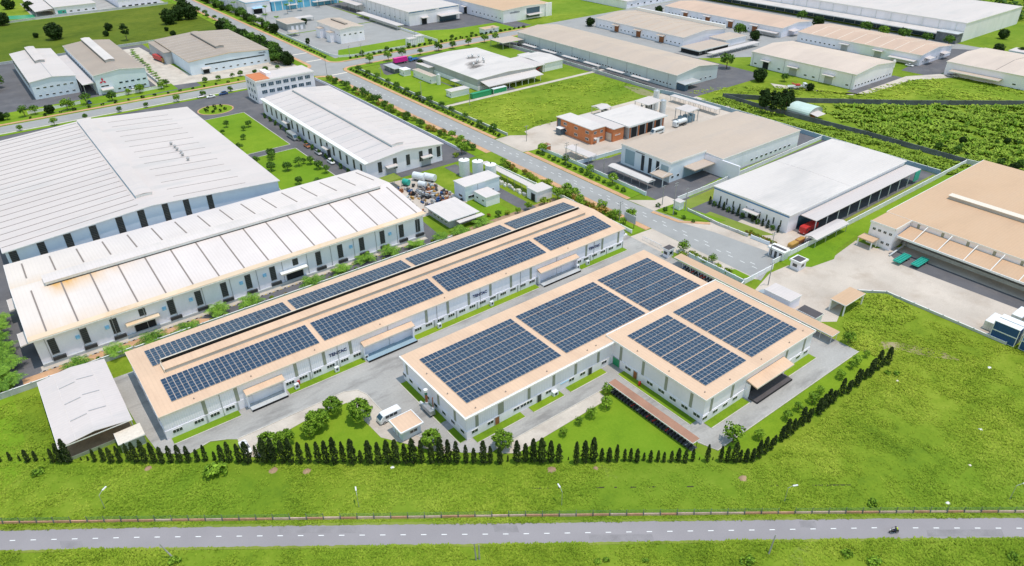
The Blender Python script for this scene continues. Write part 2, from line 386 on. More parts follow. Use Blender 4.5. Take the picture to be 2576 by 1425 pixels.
def bed(x0, x1, y0, y1, side):
    gpoly('grass_bed', 'lawn_grass', rect(x0, x1, y0, y1), .10)
    ln = {'F': [(x0, y0), (x1, y0)], 'L': [(x0, y1), (x0, y0)]}[side]
    band('kerb', 'kerb_stone', ln, -.02, .2, .13, thick=.13)
for a, b in ((10.5, 25.5), (37.5, 57.8), (73, 115.5), (132.5, 152.5)): bed(a, b, 137.5, 139.9, 'F')
for a, b in ((63.5, 77), (79.5, 89), (91, 103)): bed(a, b, 96.2, 98.4, 'F')
for a, b in ((98.5, 103.5), (106.5, 124.5)): bed(60.3, 62.6, a, b, 'L')
bed(104.6, 107, 71, 94, 'L')
for a, b in ((107.5, 121.5), (137, 149)): bed(a, b, 67.3, 69.7, 'F')

# yard of the two big white halls
gpoly('yard', 'asphalt_dark', [(-15, 179.6), (110, 179.6), (115, 236), (165, 236), (165, 355), (160, 396), (-60, 396), (-60, 236), (-15, 236)], .02)
gpoly('yard', 'concrete_path', [(-8.5, 185.4), (106, 185.4), (106, 187.6), (-8.5, 187.6)], .03)
gpoly('paved_strip', 'brick_paving', [(-13, 180.2), (36, 180.2), (30, 184.8), (-13, 184.8)], .026)
for pts in (rect(83, 105.5, 244, 294), rect(83, 105.5, 300, 358)):
    gpoly('lawn', 'lawn_grass', pts, .06)
    for i in range(4): band('kerb', 'kerb_stone', [pts[i], pts[(i + 1) % 4]], 0, .3, .12, thick=.1)
ci = [(96 + 8.2 * math.cos(t * PI / 16), 371.5 + 7.8 * math.sin(t * PI / 16)) for t in range(32)]
gpoly('lawn', 'lawn_grass', ci, .08); band('kerb', 'brick_paving', ci + ci[:1], 0, .6, .1, thick=.08)
gpoly('lawn', 'lawn_grass', [(-60, 120), (-15.6, 150), (-15.6, 240), (-60, 240)], .012)
stripe = MB().box(-.3, .3, -.12, .12, 0, .14).mesh('kerb_block', 'line_yellow'); stripe2 = MB().box(-.3, .3, -.12, .12, 0, .14).mesh('kerb_block', 'rubber')
k1 = struct('kerb', MB().box(-9, 106, 184.9, 185.12, 0, .12), 'kerb_stone')
for i in range(96): put('kerb_block', stripe if i % 2 else stripe2, k1, (-8 + i * 1.18, 185., .01))
# scrap yard and service yard east of the white hall
gpoly('yard', 'concrete_beige', [(113, 200), (133, 200), (133, 232), (113, 236)], .03)
gpoly('lawn', 'lawn_grass', [(126.5, 183), (141, 183), (141, 200.5), (127, 200.5)], .04)
gpoly('soil_bed', 'soil', [(110, 172.2), (160, 172.2), (160, 183), (110, 183)], .012)
gpoly('path', 'asphalt_dark', rect(144.5, 150, 181, 234), .035)

# estate road network
gpoly('road', 'asphalt_road', [(170, 99), (188, 105), (184, 135), (180, 160), (180, 398), (181.5, 402), (186, 404.5), (340, 406), (340, 416), (190, 416), (183, 420), (181, 428), (183, 760), (172, 760), (170, 430), (166, 417), (160, 411.5), (-200, 411), (-200, 400.5), (150, 400.5), (160, 400), (167, 394), (170, 385)], .03)
gpoly('forecourt', 'concrete_beige', [(180.2, 164.5), (188, 158), (194, 158), (194, 150.5), (181, 152)], .036)
gpoly('forecourt', 'concrete_beige', [(181, 140), (189, 134), (196, 128), (206, 128), (206, 106), (187.5, 105), (184.4, 128)], .036)
gpoly('forecourt', 'concrete_beige', [(170, 143), (160, 143.5), (160, 130), (169.8, 127)], .036)
gpoly('forecourt', 'concrete_path', [(170, 127), (163, 130), (165, 105), (170, 100)], .034)
gpoly('forecourt', 'concrete_beige', [(188.5, 247), (180.2, 247), (180.2, 227), (198, 224), (198, 240)], .036)
RL = [(169.9, 236), (169.9, 394)]
band('pavement', 'brick_paving', [(169.8, 160), (169.8, 224)], -2.6, 0, .14, thick=.12); band('pavement', 'brick_paving', [(169.8, 143.5), (169.8, 160)], -2.4, 0, .14, thick=.12)
band('pavement', 'brick_paving', [(169.8, 236), (169.8, 384)] + arc(160, 386, 10, 0, 85), -2.6, 0, .14, thick=.12)
for y0, y1 in ((144, 224), (236, 384)): gpoly('verge', 'lawn_grass', rect(161.5, 167.3, y0, y1), .1)
RK = [(180.2, 165), (180.2, 226)]; band('pavement', 'brick_paving', RK, 0, 2.1, .14, thick=.12)
RK2 = [(180.2, 248), (180.2, 396)] + arc(188, 396.5, 7.8, 176, 95, 6) + [(340, 405.5)]
band('pavement', 'brick_paving', RK2, 0, 2.0, .14, thick=.12); band('verge', 'lawn_grass', RK2, 2.0, 7.2, .11)
band('verge', 'lawn_grass', RK, 2.1, 8.0, .11)
RK3 = [(180.6, 152), (182, 141), (189, 133.5), (189.5, 120)]; band('pavement', 'brick_paving', RK3[:3], 0, 1.6, .14, thick=.12)
gpoly('verge', 'lawn_grass', [(182.6, 152), (191, 151.5), (194.5, 131), (190.5, 132.6), (184, 142)], .11)
NK = [(340, 416.4), (195, 416.4)] + arc(189, 424.4, 8, -80, -175, 6) + [(181.4, 760)]
band('pavement', 'brick_paving', NK, 0, 2.0, .14, thick=.12); band('verge', 'lawn_grass', NK, 2.0, 6.5, .11)
WK = [(171.6, 760), (170, 430)] + arc(160, 423, 10, 0, -80, 5) + [(-200, 412.5)]
band('pavement', 'brick_paving', WK, 0, 2.2, .14, thick=.12); band('verge', 'lawn_grass', WK, 2.2, 7, .11)
SK = [(-200, 399.8), (150, 399.8)]; band('pavement', 'kerb_stone', SK, 0, 1.6, .14, thick=.12); band('verge', 'lawn_grass', SK, 1.6, 4.5, .11)
mk = bpy.data.objects['road.001']
d2 = MB().box(-.9, .9, -.09, .09, 0, .004).mesh('lane_dash', 'line_white')
for x, y, a in along([(175.2, 104), (175.1, 385)], 4.6, 1): put('lane_dash', d2, mk, (x, y, .034), a)
for x, y, a in along([(176.9, 104), (176.9, 250)], 9.2, 3): put('lane_dash', d2, mk, (x, y, .034), a)
for y in (322, 345, 368, 392): gpoly('crossing_band', 'trim_cream', rect(170.2, 179.9, y, y + 1.6), .036, parent=mk)
gpoly('crossing_band', 'trim_cream', rect(171, 181, 430, 431.6), .036, parent=mk); gpoly('crossing_band', 'trim_cream', rect(171, 181.4, 452, 453.6), .036, parent=mk)
# yards of the far halls
gpoly('yard', 'asphalt_dark', [(188.5, 150.6), (293, 153), (293, 199), (204, 199), (189, 203)], .024)
gpoly('lawn', 'lawn_grass', [(200, 151.6), (292, 154.6), (292, 157), (226, 156.4), (200, 154)], .05)
gpoly('yard', 'asphalt_dark', [(189, 103.4), (292, 103.4), (292, 152), (190.5, 151)], .024)
gpoly('lawn', 'dry_lawn', [(189.8, 120), (198.5, 114), (196, 139), (190.6, 139)], .05)
gpoly('lawn', 'dry_lawn', [(219, 103.6), (291, 103.6), (291, 105.6), (219, 105.8)], .05)
gpoly('lawn', 'dry_lawn', [(192, 145), (240, 146), (240, 151.8), (192, 151)], .05)
gpoly('lawn', 'dry_lawn', [(240, 146), (291, 146), (291, 152.6), (240, 151.8)], .05)
gpoly('yard', 'concrete_beige', [(164.5, 97), (176, 100), (188.5, 99), (200, 93.5), (216, 95), (216, 88), (260, 60), (300, 20), (215, 10), (194, 45), (193, 72), (187, 77), (176, 76), (168, 73), (160, 79)], .024)
gpoly('lawn', 'lawn_grass', [(184.5, 99.2), (189, 94.2), (199, 92.6), (206, 95.5), (216, 96.4), (250, 95), (312, 95), (312, 101.8), (184, 102.2)], .045)
gpoly('yard', 'concrete_beige', [(190, 228), (192, 203), (300, 200), (300, 247), (205, 249), (197, 247)], .022)
gpoly('yard', 'asphalt_dark', [(195, 376), (196, 303), (236, 303), (236, 309), (212, 309), (212, 372), (260, 372), (260, 396), (204, 398)], .022)
gpoly('path', 'concrete_path', rect(190, 300, 299.8, 302.6), .03)
gpoly('lawn', 'lawn_grass', rect(190, 211, 303.4, 372), .034)
gpoly('yard', 'asphalt_road', [(189, 428), (262, 428), (262, 510), (189, 510)], .022)
gpoly('lawn', 'lawn_grass', [(189, 424), (262, 424), (262, 446), (200, 446)], .034)
gpoly('yard', 'asphalt_dark', [(270, 424), (345, 424), (345, 600), (262, 600)], .022)
gpoly('lawn', 'lawn_grass', [(268, 423.5), (330, 423.5), (330, 448), (292, 450), (268, 462)], .034)
gpoly('yard', 'asphalt_dark', [(290, 232), (362, 232), (362, 300), (300, 392), (290, 392)], .022)
gpoly('yard', 'asphalt_road', [(336, 300), (520, 176), (520, 420), (336, 420)], .02)
gpoly('yard', 'asphalt_dark', [(430, 172), (520, 172), (500, 200), (430, 190)], .028)
gpoly('path', 'concrete_path', [(364, 182), (371, 182), (420, 182), (520, 130), (520, 122), (414, 176), (371, 178), (362, 186), (345, 215), (350, 222)], .03)
gpoly('yard', 'asphalt_dark', [(-60, 414), (58, 420), (58, 455), (18, 455), (18, 545), (-60, 545)], .02)
gpoly('yard', 'asphalt_dark', [(18, 420), (104, 420), (104, 548), (18, 548)], .022)
gpoly('lawn', 'lawn_grass', [(-40, 419), (92, 422), (92, 436), (-40, 433)], .034)
gpoly('yard', 'concrete_path', [(84, 432), (166, 420), (166, 446), (106, 446), (100, 540), (84, 540)], .03)
gpoly('yard', 'concrete_yard', [(60, 692), (160, 692), (160, 780), (60, 780)], .02)
gpoly('yard', 'asphalt_road', [(190, 512), (262, 512), (262, 740), (190, 740)], .02)

gpoly('yard', 'asphalt_dark', [(219.5, -10), (219.5, 83), (216, 84), (212, 78), (213.5, 40), (210, -10)], .03)  # dark asphalt apron; the canopy's shadow area is painted in with it
gpoly('court', 'green_paint', [at(16, 50), at(92, 46), at(86, 37), at(20, 41)], .03)
gpoly('track', 'worn_track', [at(x, y) for x, y in ((2172, 885), (2185, 868), (2215, 860), (2260, 862), (2320, 874), (2370, 884), (2418, 908), (2375, 903), (2325, 897), (2270, 882), (2230, 878), (2195, 884))], .02)

for i, (xa, xb) in enumerate(((1338, 1382), (1402, 1412), (1438, 1446), (1500, 1520), (1545, 1552), (1586, 1600), (1630, 1650), (1728, 1745), (1858, 1880), (1936, 1962), (1984, 1992), (2042, 2070), (2078, 2140), (2238, 2250), (2290, 2298), (2340, 2362))):
    q = lambda x: 1227.5 - (x - 1338) * .0105
    gpoly('ditch', 'ditch_shade', [at(xa, q(xa)), at(xb, q(xb)), at(xb, q(xb) + 2.6), at(xa, q(xa) + 3.)], .02)  # flat strips; the shade inside the trench is painted as their dark colour
gpoly('path', 'asphalt_dark', [(368, 181), (416, 181), (416, 187.5), (368, 187.5)], .02)
gpoly('meadow', 'olive_meadow', [(-60, 550.5), (160, 550.5), (166, 600), (166, 690), (-60, 688)], .012)

gpoly('bare_patch', 'worn_track', [tl(2, 0, x, y) for x, y in ((1120, 870), (1180, 868), (1330, 900), (1450, 950), (1400, 975), (1290, 955), (1180, 905))], .02)
for i, (x0, x1, t0, t1) in enumerate(((150, 205, .55, .92), (700, 905, .06, .4), (1240, 1300, .1, .45), (1480, 1640, .6, .95), (2010, 2050, .08, .42), (2330, 2520, .55, .9))):
    def rp(x, t):
        a = [(0, 1335, 1387.5), (644, 1323.5, 1377), (1288, 1316, 1370), (1932, 1307.5, 1360), (2576, 1302.5, 1355)]; k = min(3, int(x // 644)); f = (x - a[k][0]) / 644
        yt = a[k][1] + (a[k + 1][1] - a[k][1]) * f; yb = a[k][2] + (a[k + 1][2] - a[k][2]) * f; return at(x, yt + (yb - yt) * t)
    gpoly('road_patch', 'asphalt_patch', [rp(x0, t0), rp(x1, t0 + .02), rp(x1 + 6, t1), rp(x0 + 4, t1 - .03)], .031, parent=fg_road)
# ------------------------------------------------------------------ building kit
_cache = {}
def cached(key, fn):
    if key not in _cache: _cache[key] = fn()
    return _cache[key]
class Hall: pass
def hall(name, label, x0, x1, y0, y1, h, axis=None, rise=0., wall='wall_pale', roof='roof_white', oh=.35, cat='warehouse', th=.16, trim='trim_white', group=None, z0=0):
    H = Hall(); H.L, H.W, H.h, H.oh, H.axis, H.rise = x1 - x0, y1 - y0, h, oh, axis, rise
    H.T = T = thing(name, label, cat, (x0, y0, z0), 0, group); L, W = H.L, H.W
    H.zr = (lambda x, y: h + rise * (1 - abs(y - W / 2) / (W / 2))) if axis == 'x' else (lambda x, y: h + rise * (1 - abs(x - L / 2) / (L / 2))) if axis == 'y' else (lambda x, y: h)
    a, b, c, d = oh, L - oh, oh, W - oh; t = h - th - .01
    mb = MB()
    if axis == 'x':
        e = rise * (1 - abs(c - W / 2) / (W / 2)); mb.sweep([(a, c, 0), (a, c, t + e), (a, W / 2, t + rise), (a, d, t + e), (a, d, 0)], (b - a, 0, 0))
    elif axis == 'y':
        e = rise * (1 - abs(a - L / 2) / (L / 2)); mb.sweep([(a, c, 0), (b, c, 0), (b, c, t + e), (L / 2, c, t + rise), (a, c, t + e)], (0, d - c, 0))
    else: mb.box(a, b, c, d, 0, t)
    H.wall = mb.obj('wall', wall, T)
    mb = MB()
    if axis == 'x': mb.sweep([(0, 0, h - th), (0, W / 2, h - th + rise), (0, W, h - th), (0, W, h), (0, W / 2, h + rise), (0, 0, h)], (L, 0, 0))
    elif axis == 'y': mb.sweep([(0, 0, h - th), (0, 0, h), (L / 2, 0, h + rise), (L, 0, h), (L, 0, h - th), (L / 2, 0, h - th + rise)], (0, W, 0))
    else: mb.box(0, L, 0, W, h - th, h)
    H.roof = mb.obj('roof', roof, T)
    # fascia boards on the two faces turned to the road
    if trim:
        if axis == 'x':
            MB().box(-.04, L + .04, -.09, -.01, h - th - .12, h + .02).obj('fascia', trim, T)
            MB().sweep([(-.09, 0, h - th - .1), (-.09, W / 2, h - th - .1 + rise), (-.09, W, h - th - .1), (-.09, W, h + .05), (-.09, W / 2, h + .05 + rise), (-.09, 0, h + .05)], (.08, 0, 0)).obj('fascia', trim, T)
        elif axis == 'y':
            MB().box(-.09, -.01, -.04, W + .04, h - th - .12, h + .02).obj('fascia', trim, T)
            MB().sweep([(0, -.09, h - th - .1), (0, -.09, h + .05), (L / 2, -.09, h + .05 + rise), (L, -.09, h + .05), (L, -.09, h - th - .1), (L / 2, -.09, h - th - .1 + rise)], (0, .08, 0)).obj('fascia', trim, T)
        else:
            MB().box(-.04, L + .04, -.09, -.01, h - th - .1, h + .1).obj('fascia', trim, T); MB().box(-.09, -.01, 0, W + .04, h - th - .1, h + .1).obj('fascia', trim, T)
    return H
def fpos(H, face, s, off=0.):
    return ((s, H.oh - off, 0), 0) if face == 'F' else ((H.oh - off, s, 0), -PI / 2)
def piece(H, name, key, fn, face, s, z, off=0., parent=None):
    (x, y, _), rz = fpos(H, face, s, off)
    return put(name, cached(key, fn), parent or H.T, (x, y, z), rz)
def window(H, face, s, z, w=1.5, h=1., off=0., frame='trim_white', glass='glass', panes=1, name='window'):
    o = piece(H, name, ('wf', w, h, frame), lambda: MB().box(-w / 2, w / 2, -.07, .02, 0, h).mesh('window', frame), face, s, z, off)
    pw = (w - .1 * (panes + 1)) / panes
    for i in range(panes):
        cx = -w / 2 + .1 + pw / 2 + i * (pw + .1)
        put('pane', cached(('wp', pw, h, glass), lambda: MB().box(-pw / 2, pw / 2, -.085, -.05, .1, h - .1).mesh('pane', glass)), o, (cx, 0, 0))
    return o
def louvre(H, face, s, z, w=1.6, h=4., off=0., n=10, mat='louvre'):
    o = piece(H, 'louvre_window', ('lv', w, h), lambda: MB().box(-w / 2, w / 2, -.05, .02, 0, h).mesh('louvre_window', 'dark_opening'), face, s, z, off)
    n = max(3, int(h / .55)); st = h / n
    for i in range(n):
        put('slat', cached(('ls', w, st, mat), lambda: MB().sweep([(-w / 2, -.05, .05), (-w / 2, -.16, .1), (-w / 2, -.16, .16), (-w / 2, -.05, st * .8)], (w, 0, 0)).mesh('slat', mat)), o, (0, 0, i * st))
    return o
def shutter(H, face, s, w, h, mat='dark_opening', off=0., name='door'):
    o = piece(H, name, ('dr', w, h, mat), lambda: MB().box(-w / 2, w / 2, -.06, .02, 0, h).mesh(name, mat), face, s, .05, off)
    put('door_frame', cached(('df', w, h), lambda: MB().box(-w / 2 - .15, -w / 2, -.1, .02, 0, h + .15).box(w / 2, w / 2 + .15, -.1, .02, 0, h + .15).box(-w / 2, w / 2, -.1, .02, h, h + .15).mesh('door_frame', 'wall_grey')), o)
    return o
def canopy(H, face, s, w, d, z, mat='roof_white', trim='trim_white', th=.25, slope=.25, off=0.):
    o = piece(H, 'canopy', ('cn', w, d, mat, th, slope), lambda: MB().sweep([(-w / 2, 0, slope), (-w / 2, 0, slope - th), (-w / 2, -d, -th), (-w / 2, -d, 0)], (w, 0, 0)).mesh('canopy', mat), face, s, z, off)
    put('canopy_edge', cached(('ce', w, d, trim, th), lambda: MB().box(-w / 2 - .03, w / 2 + .03, -d - .08, -d - .002, -th - .04, .05).mesh('canopy_edge', trim)), o)
    return o
def panel_v(H, face, s, w, z0, z1, mat, name='wall_panel', off=0., d=.06):
    return piece(H, name, ('pv', w, z0, z1, mat, d), lambda: MB().box(-w / 2, w / 2, -d, .02, z0, z1).mesh(name, mat), face, s, 0, off)
def downpipe(H, face, s, z1, off=0., mat='steel'):
    return piece(H, 'downpipe', ('dp', z1, mat), lambda: MB().cyl((0, -.1, .1), (0, -.1, z1), .08, n=6).mesh('downpipe', mat), face, s, 0, off)
def seams(H, pos, mat='seam_brown', w=.22, a=0., b=1., sides=(0, 1), inset=.25, h=.05, start=None):
    """battens lying on the roof along the fall; a..b is the share of the slope they cover counted from the eave"""
    half = (H.W if H.axis == 'x' else H.L) / 2
    for sd in sides:
        def mk():
            q0, q1 = a * half + inset, b * half; z0, z1 = H.h + H.rise * q0 / half, H.h + H.rise * q1 / half
            if H.axis == 'x':
                f = (lambda q: q) if sd == 0 else (lambda q: H.W - q)
                return MB().sweep([(-w / 2, f(q0), z0 - .02), (-w / 2, f(q0), z0 + h), (-w / 2, f(q1), z1 + h), (-w / 2, f(q1), z1 - .02)], (w, 0, 0)).mesh('roof_seam', mat)
            f = (lambda q: q) if sd == 0 else (lambda q: H.L - q)
            return MB().sweep([(f(q0), -w / 2, z0 - .02), (f(q0), -w / 2, z0 + h), (f(q1), -w / 2, z1 + h), (f(q1), -w / 2, z1 - .02)], (0, w, 0)).mesh('roof_seam', mat)
        me = mk()
        for p in pos: put('roof_seam', me, H.roof, (p, 0, 0) if H.axis == 'x' else (0, p, 0))
def ridge_vent(H, p0, p1, w, h, mat='roof_white', side='steel_white', gap='dark_opening', rise=.35):
    """raised ventilator along the ridge: dark slot below, cap above"""
    zb = H.h + H.rise - H.rise * w / (H.W if H.axis == 'x' else H.L); zt = H.h + H.rise + h
    if H.axis == 'x':
        c = H.W / 2; v = MB().box(p0, p1, c - w / 2 + .15, c + w / 2 - .15, zb, zt).obj('ridge_vent', side, H.roof)
        MB().sweep([(p0 - .2, c - w / 2, zt), (p0 - .2, c, zt + rise), (p0 - .2, c + w / 2, zt), (p0 - .2, c + w / 2, zt + .12), (p0 - .2, c, zt + rise + .12), (p0 - .2, c - w / 2, zt + .12)][::-1], (p1 - p0 + .4, 0, 0)).obj('vent_cap', mat, v)
        MB().box(p0 + .1, p1 - .1, c - w / 2 + .1, c - w / 2 + .14, zb + .05, zb + .35).obj('vent_slot', gap, v)
    else:
        c = H.L / 2; v = MB().box(c - w / 2 + .15, c + w / 2 - .15, p0, p1, zb, zt).obj('ridge_vent', side, H.roof)
        MB().sweep([(c - w / 2, p0 - .2, zt), (c, p0 - .2, zt + rise), (c + w / 2, p0 - .2, zt), (c + w / 2, p0 - .2, zt + .12), (c, p0 - .2, zt + rise + .12), (c - w / 2, p0 - .2, zt + .12)], (0, p1 - p0 + .4, 0)).obj('vent_cap', mat, v)
        MB().box(c - w / 2 + .1, c - w / 2 + .14, p0 + .1, p1 - .1, zb + .05, zb + .4).obj('vent_slot', gap, v)
    return v
def lettering(H, face, s, z, text, size, mat='navy_letter', off=.0, name='lettering'):
    def mk():
        cu = bpy.data.curves.new(name, 'FONT'); cu.body = text; cu.size = size; cu.extrude = .03; cu.align_x = 'CENTER'; cu.offset = size * .03
        o = bpy.data.objects.new(name, cu); C.objects.link(o); dg = bpy.context.evaluated_depsgraph_get()
        me = bpy.data.meshes.new_from_object(o.evaluated_get(dg)); me.materials.clear(); me.materials.append(MT[mat]); bpy.data.objects.remove(o); bpy.data.curves.remove(cu)
        return me
    (x, y, _), rz = fpos(H, face, s, off + .1); o = put(name, cached(('tx', text, size, mat), mk), H.T, (x, y, z)); o.rotation_euler = (PI / 2, 0, rz); return o
def panels(H, blocks, pw, ph, gx, gy, lift=.14, keep=300):
    """solar modules in blocks (x0, y0, columns, rows) in hall coordinates; the nearest are parts, the rest one joined part"""
    sp = []
    for bx, by, nx, ny, pair in blocks:
        for j in range(ny):
            for i in range(nx): sp.append((bx + (i + .5) * gx, by + (j + .5) * gy + (.12 * (j // 2) if pair else 0)))
    T = H.T.location
    sp.sort(key=lambda p: math.hypot(p[0] + T.x, p[1] + T.y))
    def tilt(x, y):
        if H.axis == 'x': return math.atan2(H.rise, H.W / 2) * (1 if y < H.W / 2 else -1)
        return 0.
    def shape(mb, x, y, z, a):
        ca, sa = math.cos(a), math.sin(a)
        def P(u, v, k): return (x + u, y + v * ca - k * sa, z + v * sa + k * ca)
        def bx(u0, u1, v0, v1, k0, k1, m):
            mb.cm = m; n = len(mb.v); mb.v += [P(*q) for q in ((u0, v0, k0), (u1, v0, k0), (u1, v1, k0), (u0, v1, k0), (u0, v0, k1), (u1, v0, k1), (u1, v1, k1), (u0, v1, k1))]
            for q in ((4, 5, 6, 7), (0, 1, 5, 4), (1, 2, 6, 5), (2, 3, 7, 6), (3, 0, 4, 7)): mb.f.append(tuple(n + i for i in q)); mb.mi.append(m)
        bx(-pw / 2, pw / 2, -ph / 2, ph / 2, 0, .04, 0)
        bx(-pw / 2 + .03, pw / 2 - .03, -ph / 2 + .03, -.02, .03, .046, 1); bx(-pw / 2 + .03, pw / 2 - .03, .02, ph / 2 - .03, .03, .046, 1)
    me = {}
    for k, (x, y) in enumerate(sp[:keep]):
        a = tilt(x, y)
        if a not in me:
            mb = MB(); shape(mb, 0, 0, 0, a); me[a] = mb.mesh('solar_panel', 'alloy_frame', 'solar_cell')
        put('solar_panel', me[a], H.T, (x, y, H.zr(x, y) + lift))
    if sp[keep:]:
        mb = MB()
        for x, y in sp[keep:]: shape(mb, x, y, H.zr(x, y) + lift, tilt(x, y))
        o = mb.obj('solar_panels_beyond', ('alloy_frame', 'solar_cell'), H.T); o['kind'] = 'stuff'
def cell_mat():
    m, t, p = _nt('solar_cell'); g = t.nodes.new('ShaderNodeNewGeometry'); oi = t.nodes.new('ShaderNodeObjectInfo')
    n = _noise(t, g.outputs['Position'], .8, 3); k = _math(t, 'ADD', _math(t, 'MULTIPLY', g.outputs['Random Per Island'], .5), _math(t, 'MULTIPLY', n, .5))
    t.links.new(_mix(t, _map(t, k, .2, .8), (.014, .028, .062), (.032, .066, .115)), p.inputs['Base Color'])
    p.inputs['Roughness'].default_value = .22; p.inputs['Specular IOR Level'].default_value = .35; MT['solar_cell'] = m
cell_mat(); M_('alloy_frame', plain, (.62, .66, .70), .5, .2)
# ------------------------------------------------------------------ the three halls with solar roofs
def Fx(H, c, r, x, y, z): return tl(c, r, x, y, z)[0] - H.T.location.x
def Ly(H, c, r, x, y, z): return tl(c, r, x, y, z)[1] - H.T.location.y
def plinth(H, z=2.5, mat='wall_white', d=.1):
    o = H.oh; MB().box(o - d, H.L - o, o - d, o + .01, 0, z).obj('plinth', mat, H.T); MB().box(o - d, o + .01, o, H.W - o, 0, z).obj('plinth', mat, H.T)
def dock(H, face, s, w, d, zc, mat='roof_tan', floor='wall_teal', doors=((-.25, 3.2),), door_mat='wall_teal', hd=.5, dc=1.8):
    canopy(H, face, s, w, dc, zc, mat, 'trim_cream', th=.3, slope=.55, off=.05)
    piece(H, 'loading_dock', ('ld', w, d, floor), lambda: MB().box(-w / 2 + .3, w / 2 - .3, -d + .2, -.1, 0, hd).mesh('loading_dock', floor), face, s, .02)
    piece(H, 'dock_bumper', ('db', w, d), lambda: MB().box(-w / 2 + .3, w / 2 - .3, -d + .05, -d + .19, .1, hd + .03).mesh('dock_bumper', 'rubber'), face, s, .02)
    for k, dw in doors:
        piece(H, 'roller_door', ('rd', dw, door_mat), lambda: MB().box(-dw / 2, dw / 2, -.22, .0, hd, 3.4).mesh('roller_door', door_mat), face, s + k * w, .02)
    for k in (-.5, .5):
        piece(H, 'side_wall', ('sw', w, d), lambda: MB().box(-.2, .2, -1.1, 0, 0, zc - .35).mesh('side_wall', 'wall_white'), face, s + k * (w - .5), .02)

S1 = hall('solar_hall', 'long hall with tan roof carrying two strips of solar panels and a ridge vent', 9.4, 153, 139.5, 169.5, 7.05, 'x', 1.2, 'wall_pale', 'roof_tan', trim='trim_cream')
plinth(S1)
for X in (18.8, 26.1, 40.6, 48, 55.2, 77.7, 84.6, 91.6, 99.1, 106.5, 113.9, 136.2, 143.1, 150.2): panel_v(S1, 'F', X - 9.4, .8, 2.52, 6.75, 'olive')
for i, X in enumerate((12.2, 16.9, 20.5, 24, 38.6, 42, 45.7, 49.3, 53.1, 56.6, 74.8, 78.2, 82, 85.5, 89.1, 92.6, 96.2, 99.8, 103.5, 107.1, 110.8, 114.3, 133, 136.2, 139.8, 143.4, 147, 150.6)):
    window(S1, 'F', X - 9.4, 1.15, 2.2, 1., .1, panes=3)
    if i % 2: panel_v(S1, 'F', X - 9.4 + 1.75, .35, 0, 2.4, 'wall_grey', 'pier', off=.1, d=.12)
for X in (22.4, 44.3, 51.7, 66, 81, 95.5, 110, 124, 139.5): downpipe(S1, 'F', X - 9.4, 6.7, mat='steel')
for yy in (5, 11, 17, 23): panel_v(S1, 'L', yy, .8, 2.52, 6.75, 'olive')
for yy in (3, 8, 14, 20, 26): window(S1, 'L', yy, 1.15, 2., 1., .1, panes=2)
dock(S1, 'F', 32.4 - 9.4, 9.4, 3., 4.5, floor='wall_concrete', doors=((-.12, 3.8),), door_mat='wall_pale_y')
dock(S1, 'F', 65.5 - 9.4, 15, 3.2, 4.5, doors=((-.3, 4.6), (.22, 3.4)), door_mat='wall_pale_y')
dock(S1, 'F', 124 - 9.4, 15.4, 3.2, 4.5, floor='wall_concrete', doors=((-.3, 4.6), (.25, 4.)), door_mat='wall_pale_y')
for X in (51.7, 95.4, 139.6): lettering(S1, 'F', X - 9.4, 4.2, 'TENTAC', 1.25)
# ridge ventilator: cap, grey front board, dark slot, rear upstand
c = S1.W / 2; zr = S1.h + S1.rise
v = MB().box(5.6, 138.4, c - 1.35, c - 1.2, zr - .25, zr + .75).obj('ridge_vent', 'wall_grey', S1.roof)
MB().sweep([(5.5, c - 1.45, zr + .75), (5.5, c - 1.45, zr + .87), (5.5, c + 1.3, zr + 1.15), (5.5, c + 1.3, zr + 1.03)], (133, 0, 0)).obj('vent_cap', 'roof_tan', v)
MB().box(5.7, 138.3, c + 1.84, c + 1.9, zr + .5, zr + 1.62).obj('vent_slot', 'dark_opening', v)
MB().box(5.5, 138.5, c + 1.9, c + 2.2, zr - .3, zr + 1.7).obj('rear_upstand', 'trim_cream', v)
MB().box(5.3, 5.5, c - 1.45, c + 2.05, zr - .3, zr + .9).obj('end_board', 'trim_cream', v)
pl = 1.205
for bl in [[(X - 9.4, Y - 139.5, n, 4, False) for X, n in ((13.1, 29), (49.9, 29), (86.8, 29), (124, 21)) for Y in (142.6, 157.6)]]:
    panels(S1, bl, 1.12, 2.04, 1.225, 2.18)

S2 = hall('solar_hall', 'middle hall with flat tan roof and three wide fields of solar panels', 61.8, 147., 98, 125.9, 7.05, None, 0, 'wall_pale', 'roof_tan', trim='trim_white', th=.3)
plinth(S2)
MB().box(-.35, S2.L, -.4, -.1, 6.55, 6.95).obj('gutter', 'trim_white', S2.T); MB().box(-.4, -.1, -.1, S2.W, 6.7, 7.1).obj('gutter', 'trim_white', S2.T)
for x, y in ((-110 + 0, 1270), (185, 1110), (428, 975), (650, 860), (870, 735)): panel_v(S2, 'F', Fx(S2, 2, 2, x, y, 4.5), .8, 2.52, 6.6, 'olive')
for x, y in ((2515, 1290), (2260, 1425)): panel_v(S2, 'F', Fx(S2, 1, 2, x, y, 4), .8, 2.52, 6.6, 'olive')
for x, y in ((30, 1250), (100, 1215), (165, 1185), (370, 1095), (600, 970), (710, 910), (910, 785)): window(S2, 'F', Fx(S2, 2, 2, x, y, 1.7), 1.2, 1.8, .95, .1, panes=2)
for x, y in ((2330, -50), (2200, 60)): window(S2, 'F', Fx(S2, 1, 3, x, y, 1.7), 1.2, 1.8, .95, .1, panes=2)
for x, y in ((275, 1160), (790, 890), (2420, 1380)): shutter(S2, 'F', Fx(S2, 2 if x < 2000 else 1, 2, x, y, 1.2), 1.1, 2.2, 'rust_paint' if x == 2420 else 'steel_dark', .1)
